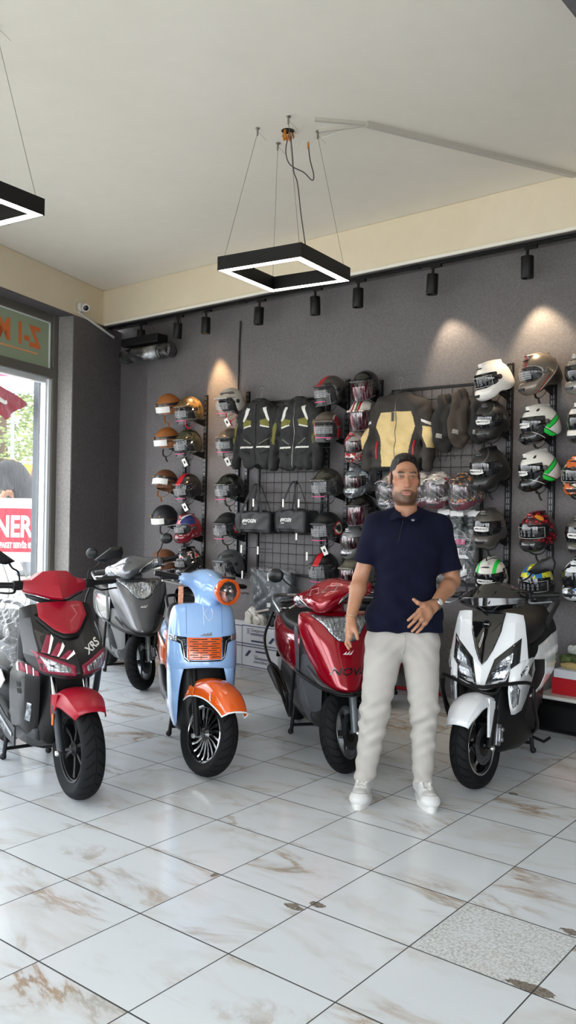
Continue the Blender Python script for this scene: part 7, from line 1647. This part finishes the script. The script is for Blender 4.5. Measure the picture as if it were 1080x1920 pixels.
s.cap((.030, .005, 1.515), (.020, -.02, 1.60), .060, .064, .010, 'sub'); s.cap((.016, -.07, 1.575), (.0, -.135, 1.515), .050, .006, .006, 'sub')
s.warp(lambda X, Y, Z: .0035*np.sin(Z*42 + X*26 + 2*np.sin(X*16))*np.clip((1.25-Z)*5, 0, 1) + .0025*np.sin((Z + .7*np.abs(X-.03))*60)*np.clip((1.46-Z)*6, 0, 1) + .0012*np.sin(X*55 + Z*20)*np.clip((1.02-Z)*8, 0, 1))
shirt = link('polo_shirt', s.mesh('polo_shirt', [M_navy]), man); ts = bvh(shirt)
mb = MB(); rows = []
for k in range(25):
    a = R(lerp(-58, 238, k/24)); c, sn = math.cos(a), math.sin(a); fr = max(0, -sn)
    rows.append([(.026 + .062*c, .004 + .060*sn, 1.552 - .030*fr), (.026 + .071*c, .006 + .069*sn, 1.553 - .032*fr), (.028 + .088*c, .010 + .086*sn - .012*fr, 1.522 - .018*fr), (.029 + .100*c, .012 + .096*sn - .020*fr, 1.500 - .010*fr)])
mb.grid(rows); mb.build('collar', M_navy, shirt, smooth=180, solid=.004)
for g in (-1, 1):
    top, mid = Vector((.026 + g*.055, -.050, 1.540)), Vector((.004 + g*.006, -.118, 1.503))
    tip = Vector(cast(ts, (.004 + g*.072, 1.478), 'y', -1, .006)); inn = Vector(cast(ts, (.004 + g*.022, 1.488), 'y', -1, .007)); outer = Vector((.028 + g*.092, -.045, 1.510))
    mb = MB(); mb.grid([[top.lerp(mid, u/6).lerp(outer.lerp(tip, min(1, u/4)) if u < 5 else tip.lerp(inn, (u-4)/2), v/4) + Vector((0, -.006*math.sin(PI*v/4), .004*math.sin(PI*v/4))) for v in range(5)] for u in range(7)]); mb.build('collar_point', M_navy, shirt, smooth=180, solid=.005)
zp = [cast(ts, (.002 - .003*i, 1.500 - .0125*i), 'y', -1, .0015) for i in range(11)]
mb = MB(); mb.tube(zp, .0024, 6); z_ = mb.build('zip', mat('dark_zip', '#05070d', .5), shirt); mb = MB(); mb.tube([zp[0] + Vector((0, -.009, 0)), zp[1] + Vector((0, -.009, 0)), zp[3] + Vector((0, -.007, 0))], [.004, .003, .0045], 8); mb.build('zip_pull', P_chrome, z_)
c = cast(ts, (.050, 1.487), 'y', -1, .018); mb = MB(); mb.lathe([(.001, .0015), (.0095, .001), (.0105, 0)], c, (0, -1, .2), 18); b = mb.build('round_emblem', mat('navy_badge', '#1d2a4f', .5), shirt)
mb = MB(); mb.tube([c + Vector((.0078*math.cos(R(q)), -.002, .0078*math.sin(R(q)))) for q in range(0, 360, 24)], .0011, 5, loop=True); mb.tube([c + Vector((0, -.003, -.004)), c + Vector((.0, -.003, .004))], .0012, 5); mb.build('emblem_ring', M_plastw, b)
# trousers
M_tr = mat('pale_grey_twill', '#a8a49e', .85, bump=.2, bscale=500, var=.03, noise=18, spec=.2)
s = SDF((-.30, -.20, .06), (.34, .24, .96), .0045)
s.box((.022, .01, .865), (.186, .112, .09), .09, .05)
for hpj, kn, an, r in (((-.072, .012, .83), (-.118, .005, .47), (-.166, .030, .085), (.104, .077, .053)), ((.116, .008, .83), (.140, -.018, .48), (.146, .020, .09), (.104, .074, .052))):
    s.cap(hpj, kn, r[0], r[1], .03).cap(kn, an, r[1], r[2], .02)
s.plane((0, 0, .098), (0, 0, -1), .004); s.plane((0, 0, .925), (0, 0, 1), .004)
s.warp(lambda X, Y, Z: (.0045*np.sin(Z*58 + 30*X + 2.5*np.sin(X*30)) + .004*np.sin(Z*95 - X*48 + Y*30))*np.clip(1.25 - np.abs(Z-.42)*5, .0, 1) + .005*np.sin(Z*75 + X*50 + Y*20)*np.clip((.26-Z)*7, 0, 1) + .0018*np.sin((Z-.8)*70 + np.abs(X-.02)*75)*np.clip((Z-.66)*9, 0, 1))
tr_ = link('trousers', s.mesh('trousers', [M_tr]), man); tt_ = bvh(tr_)
mb = MB(); mb.tube([cast(tt_, (.020 + .004*math.sin(i*.4), .895 - .012*i), 'y', -1, .0008) for i in range(10)], .0016, 5); mb.build('fly_seam', mat('seam_grey', '#8f8b84', .8), tr_)
# white trainers
M_sh = mat('white_leather', '#c9c9c8', .45, bump=.15, bscale=90); M_sole = mat('white_rubber', '#cfcfcc', .6); M_sock = mat('black_sock', '#151516', .9)
def shoe(x, y, rz, label=None):
    M = Matrix.Translation((x, y, 0)) @ Matrix.Rotation(rz, 4, 'Z')
    s = SDF((-.075, -.25, .015), (.075, .12, .17), .0034)
    s.cap((0, .03, .06), (0, -.16, .048), .043, .045, .02, flat=((0, 0, 1), .85)).ell((0, -.165, .045), (.050, .055, .034), .02).ell((0, .04, .085), (.040, .050, .055), .03).cap((0, -.08, .075), (0, -.005, .115), .028, .036, .03)
    s.plane((0, 0, .022), (0, 0, -1), .003); s.cap((0, .02, .12), (0, .012, .20), .033, .034, .006, 'sub'); s.box((0, -.055, .124), (.016, .06, .016), .01, .008, 'sub', M=[[1, 0, 0], [0, .85, -.5], [0, .5, .85]])
    me = s.mesh('upper', [M_sh]); up_t = BVHTree.FromPolygons([v.co.copy() for v in me.vertices], [tuple(p.vertices) for p in me.polygons])
    sh = empty('shoe'); sh.parent = man; sh.matrix_local = M; sh.empty_display_size = .02
    link('upper', me, sh)
    ol = [(.043*math.sin(a)*(1.16 if math.cos(a) > 0 else .95), -.05 - .170*math.cos(a) if math.cos(a) > 0 else -.05 - .145*math.cos(a)) for a in [2*PI*k/32 for k in range(32)]]
    mb = MB(); mb.loft([[(x_*1.03, y_*1.0, z) for x_, y_ in ol] for z in (0, .004)] + [[(x_*1.08, y_*1.02, .012) for x_, y_ in ol], [(x_*1.06, y_*1.01, .030) for x_, y_ in ol], [(x_*.9, y_*.97, .033) for x_, y_ in ol]]); mb.build('sole', M_sole, sh, smooth=50)
    for k in range(5):
        y0 = -.035 - .020*k; mb = MB()
        pt = [cast(up_t, (xx, y0 + .006*(1 if (i % 2) else -1)*(1 if k % 2 else -1)), 'z', 1, .003) for i, xx in enumerate((-.026, -.012, .0, .012, .026))]; mb.tube(pt, .0036, 6, smooth=3, flat=.6); mb.build('lace', M_plastw, sh)
    mb = MB(); mb.tube([cast(up_t, (.040*math.sin(R(a)), -.150 - .045*math.cos(R(a))), 'z', 1, .0006) for a in range(-75, 76, 15)], .0013, 5); mb.build('toe_seam', mat('seam_grey', '#8f8b84', .8), sh)
    mb = MB(); mb.tube([(0, .015, .10), (0, .015, .15)], .040, 16); mb.build('sock', M_sock, sh)
    return sh
shoe(-.168, .045, R(-12)); shoe(.150, .030, R(4))
# wrist watch and bracelet
v = Vector(A[1][2]) - Vector(A[1][1]); u_, w2, d_ = frame(v); c = Vector(A[1][2]) - v.normalized()*.022
mb = MB(); mb.tube([c + u_*(.033*math.cos(R(q))) + w2*(.030*math.sin(R(q))) for q in range(0, 360, 12)], .0075, 8, loop=True, flat=.35); wt = mb.build('watch_strap', mat('steel_mesh', '#a9a49c', .3, .9, bump=.4, bscale=400), man)
out = (Vector((.25, -1, .12)) - d_*Vector((.25, -1, .12)).dot(d_)).normalized(); fc = c + out*.034
mb = MB(); mb.lathe([(.001, 0), (.018, 0), (.019, .003), (.018, .006), (.0165, .0072)], fc - out*.004, out, 28); cs = mb.build('watch_case', P_chrome, wt); mb = MB(); mb.lathe([(.001, .0074), (.0165, .0072)], fc - out*.004, out, 28); mb.build('watch_dial', mat('white_dial', '#cfd0cc', .3), cs)
v = Vector(A[0][2]) - Vector(A[0][1]); u_, w2, d_ = frame(v); c = Vector(A[0][2]) - v.normalized()*.006
mb = MB(); mb.tube([c + u_*(.0305*math.cos(R(q))) + w2*(.0305*math.sin(R(q))) + d_*.003*math.sin(R(q)) for q in range(0, 360, 12)], .0026, 6, loop=True); mb.build('bracelet', mat('pale_gold', '#b9a98a', .3, .9), man)
# ================================================================== what shows through the window
def mat_leaf(name, a, b):
    t = newmat(name); v = t.coord(); t.color(t.ramp(t.noise(v, 3.5, 4, .7), [(.3, srgb(a)), (.55, srgb(b)), (.75, srgb('#b9b56a'))])); t.b.inputs['Roughness'].default_value = .6; t.b.inputs['Subsurface Weight'].default_value = 0; return t.m
M_leaf = mat_leaf('street_foliage', '#566b45', '#8a9a64'); M_bark = mat('tree_bark', '#5b4c40', .9, bump=.5, bscale=20)
def street_tree(x, y, hgt, r, seed, label):
    o = empty('street_tree', (x, y, .52), 0, label, 'tree', 'trees across the street'); rs = random.Random(seed)
    mb = MB(); mb.tube([(0, 0, 0), (.05, .02, hgt*.3), (-.03, .05, hgt*.6), (0, 0, hgt*.8)], [.13, .11, .08, .03], 8, smooth=3); mb.build('trunk', M_bark, o)
    mb = MB()
    for k in range(5200):
        th, ph, q = rs.uniform(0, 2*PI), math.acos(rs.uniform(-1, 1)), rs.uniform(.5, 1) ** .6
        c = Vector((r*q*math.sin(ph)*math.cos(th), r*q*math.sin(ph)*math.sin(th), hgt*.62 + hgt*.36*q*math.cos(ph))); u, w_, d = frame((rs.gauss(0, 1), rs.gauss(0, 1), rs.gauss(.3, 1))); a = rs.uniform(.04, .09)
        mb.add([c - u*a, c - w_*a*.45, c + u*a, c + w_*a*.45], [(0, 1, 2, 3)])
    mb.build('crown', M_leaf, o, smooth=0, fix=False)
for i, (x, y, hh, r, lb) in enumerate(((-6.1, 18.2, 5.4, 1.7, 'leafy tree seen through the window, behind the bent man'), (-7.6, 20.5, 6.2, 2.2, 'leafy tree further left beyond the window'), (-4.6, 21.5, 5.6, 1.9, 'leafy tree beside the window post across the street'))): street_tree(x, y, hh, r, i + 3, lb)
# red and white banner on the terrace rail
BA, BB = Vector((-5.2, 11.25, 0)), Vector((-2.9, 11.45, 0)); bd = (BB - BA).normalized(); bang = math.atan2(bd.y, bd.x)
o = empty('street_banner', BA, bang, 'red and white shop banner with white lettering outside the window', 'banner'); Lb = (BB - BA).length
mb = MB(); mb.box((Lb/2, 0, 1.19), (Lb, .02, .84)); mb.build('banner_cloth', mat('white_banner_cloth', '#c9cbd0', .6), o)
mb = MB(); mb.box((Lb/2, -.012, 1.187), (Lb, .004, .58)); rd = mb.build('red_field', mat('banner_red', '#b81530', .6), o)
Mb = Matrix.Translation((0, -.016, 0)) @ Matrix(((1, 0, 0, 0), (0, 0, -1, 0), (0, 1, 0, 0), (0, 0, 0, 1)))
text_flat('NERO', Mb @ Matrix.Translation((1.325, 1.222, 0)), .39, bold=.012, align='LEFT', sx=.66).build('banner_lettering', mat('white_banner_print', '#e8e8ea', .6), rd, smooth=0)
text_flat('PAKET SERVİS: 0533', Mb @ Matrix.Translation((1.87, .983, 0)), .10, bold=.004, align='RIGHT', sx=.54).build('banner_small_lettering', MATS['white_banner_print'], rd, smooth=0)
struct(slab('terrace', M_pave, lambda t, o_, z: BA + bd*t + Vector((-bd.y, bd.x, 0))*o_ + Vector((0, 0, z)), -6, 4, .12, 14, -.12, .52))
for x in (.05, Lb - .1):
    mb = MB(); mb.tube([(x, .04, -.1), (x, .04, 1.62)], .02, 8); mb.build('rail_post', M_frame, o)
mb = MB(); mb.tube([(0, .04, .83), (Lb, .04, .83)], .018, 8); mb.build('rail', M_frame, o)
mb = MB()
for k in range(9): mb.tube([(.15 + .25*k, .04, .0), (.27 + .25*k, .04, .40), (.15 + .25*k, .04, .80)], .008, 6, smooth=4)
mb.build('scroll_bars', M_frame, o)
# man bending outside, seen from behind
o = empty('person', (-3.93, 12.25, .52), R(-20), 'person in a black shirt with an orange print bending over outside the window', 'person')
s = SDF((-.7, -.5, .0), (.9, .5, 2.0), .016)
s.cap((.30, 0, 1.05), (-.05, 0, 1.42), .21, .23, .1, flat=((0, 1, 0), 1.15)).cap((-.05, -.0, 1.42), (-.28, 0, 1.52), .10, .07, .08).ell((-.42, 0, 1.50), (.12, .09, .11), .03)
s.ell((.36, 0, 1.0), (.2, .21, .18), .08)
for g in (-1, 1): s.cap((.34, g*.1, .95), (.30, g*.12, .52), .11, .085, .06).cap((.30, g*.12, .52), (.36, g*.12, .06), .08, .05, .03).cap((.36, g*.12, .05), (.22, g*.13, .04), .045, .04, .03)
for g in (-1, 1): s.cap((-.08, g*.22, 1.42), (.14, g*.30, 1.20), .075, .06, .05).cap((.14, g*.30, 1.20), (-.05, g*.26, 1.02), .05, .035, .02)
M_pk = mat('outdoor_skin', '#a3765c', .6); M_tee = mat('black_tee', '#17181b', .8); M_jean = mat('grey_jeans', '#6d7076', .8, var=.1)
def pk(C):
    x, y, z = C[:, 0], C[:, 1], C[:, 2]; m = np.zeros(len(C), int); m[z < .98 + .25*(x-.2)] = 1; m[(x < -.27)] = 2; m[(np.abs(y) > .235) & (z < 1.20) & (x < .2)] = 2; m[(x < -.30) & (z > 1.5)] = 3; return m
bp = link('body', s.mesh('body', [M_tee, M_jean, M_pk, M_hair], pk), o); tb = bvh(bp)
rp = [((.17 + .09*(1 + .45*(k % 2)))*0 - .04 + .13*math.cos(2*PI*k/12)*(.6 + .4*(k % 2)), .02 + .09*math.sin(2*PI*k/12)*(.6 + .4*(k % 2))) for k in range(12)]
patch(tb, rp, 'z', 1, .006, .03).build('orange_print', mat('orange_print', '#d98532', .6, var=.4, noise=20), o)
# yellow shop sign and the awning with its truss further off
o = empty('yellow_sign', (-4.3, 16.0, .52), R(-4), 'yellow shop sign across the street', 'sign'); mb = MB(); mb.box((0, 0, 1.60), (1.3, .06, .32)); mb.build('sign_board', mat('yellow_board', '#d9b24a', .6), o)
mb = MB()
for k in range(5): mb.tube([(-.5 + .09*k, -.035, 1.52), (-.47 + .09*k, -.035, 1.68), (-.44 + .09*k, -.035, 1.54)], .012, 6, smooth=3)
mb.build('sign_scrawl', mat('red_scrawl', '#b5562c', .6), o)
for x in (-.7, .7): mb = MB(); mb.tube([(x*.7, .05, 0), (x*.7, .05, 1.5)], .03, 8); mb.build('sign_post', M_frame, o)
o = empty('awning', (-4.6, 14.4, 0), R(-6), 'pale awning with a pink valance outside the window', 'awning')
mb = MB(); mb.add([(-2, -.4, 3.72), (2, -.4, 3.72), (2, 1.2, 4.0), (-2, 1.2, 4.0)], [(0, 1, 2, 3)]); mb.build('canopy', mat('pale_canopy', '#cfd0d4', .7), o, solid=.01)
mb = MB(); mb.box((0, -.41, 3.50), (4, .012, .24)); mb.build('white_panel', MATS['pale_canopy'], o)
mb = MB(); mb.box((0, -.42, 3.66), (4, .012, .09)); mb.build('valance', mat('pink_valance', '#b94258', .7), o)
mb = MB(); mb.box((0, -.40, 3.36), (4, .05, .05)); mb.build('front_beam', mat('blue_grey_steel', '#7d8794', .5), o)
for x in (-1.9, .12, 1.9): mb = MB(); mb.tube([(x, -.38, .5), (x, -.38, 3.70)], .03, 8); mb.build('awning_post', MATS['blue_grey_steel'], o)
# flag hanging in front of the window
o = empty('red_flag', Lw(-1.0, -.62, 2.62), math.atan2(LU.y, LU.x), 'red flag with white crescent hanging outside the window', 'flag')
def fl(u, v):
    q = [Vector(p) for p in ((-.45, 0, .16), (.0, 0, .19), (.47, 0, .026), (.095, 0, -.19))]; p = q[0].lerp(q[1], u).lerp(q[3].lerp(q[2], u), v); p.y += .03*math.sin(u*8 + v*4); return p
mb = MB(); mb.grid([[fl(i/12, j/12) for j in range(13)] for i in range(13)]); mb.build('flag_cloth', mat('flag_red', '#a80f34', .7), o, smooth=180)
mb = MB(); mb.tube([(-.45, 0, -.6), (-.45, 0, .30)], .012, 8); mb.build('flag_stick', M_plastw, o)
mb = MB(); mb.tube([fl(.45 + .16*math.cos(R(a)), .45 + .22*math.sin(R(a))) - Vector((0, .02, 0)) for a in range(50, 311, 20)], [.004, .010, .015, .018, .02, .021, .021, .021, .02, .018, .015, .010, .006, .004], 6); mb.build('white_crescent', M_plastw, o)
WORLD = 5.5
# ================================================================== light
w = bpy.data.worlds.new('daylight'); SC.world = w; w.use_nodes = True
N, L = w.node_tree.nodes, w.node_tree.links; bg = N['Background']
tc = N.new('ShaderNodeTexCoord'); sx = N.new('ShaderNodeSeparateXYZ'); L.new(tc.outputs['Generated'], sx.inputs[0])
rp = N.new('ShaderNodeValToRGB'); mr = N.new('ShaderNodeMapRange'); mr.inputs['From Min'].default_value = -1.; L.new(sx.outputs[2], mr.inputs['Value']); L.new(mr.outputs[0], rp.inputs[0])
cr = rp.color_ramp; cr.elements[0].position = .44; cr.elements[0].color = (.34, .33, .31, 1); cr.elements[1].position = .5; cr.elements[1].color = (.80, .84, .88, 1)
e = cr.elements.new(.75); e.color = (.86, .93, 1.0, 1)
L.new(rp.outputs[0], bg.inputs[0]); bg.inputs[1].default_value = WORLD
sd = bpy.data.lights.new('sun', 'SUN'); sd.energy = 3.2; sd.angle = R(3.); sd.color = (1., .95, .86); so = bpy.data.objects.new('sun', sd); COL.objects.link(so)
so.rotation_euler = Vector((-.62, .35, -1.)).to_track_quat('-Z', 'Y').to_euler()
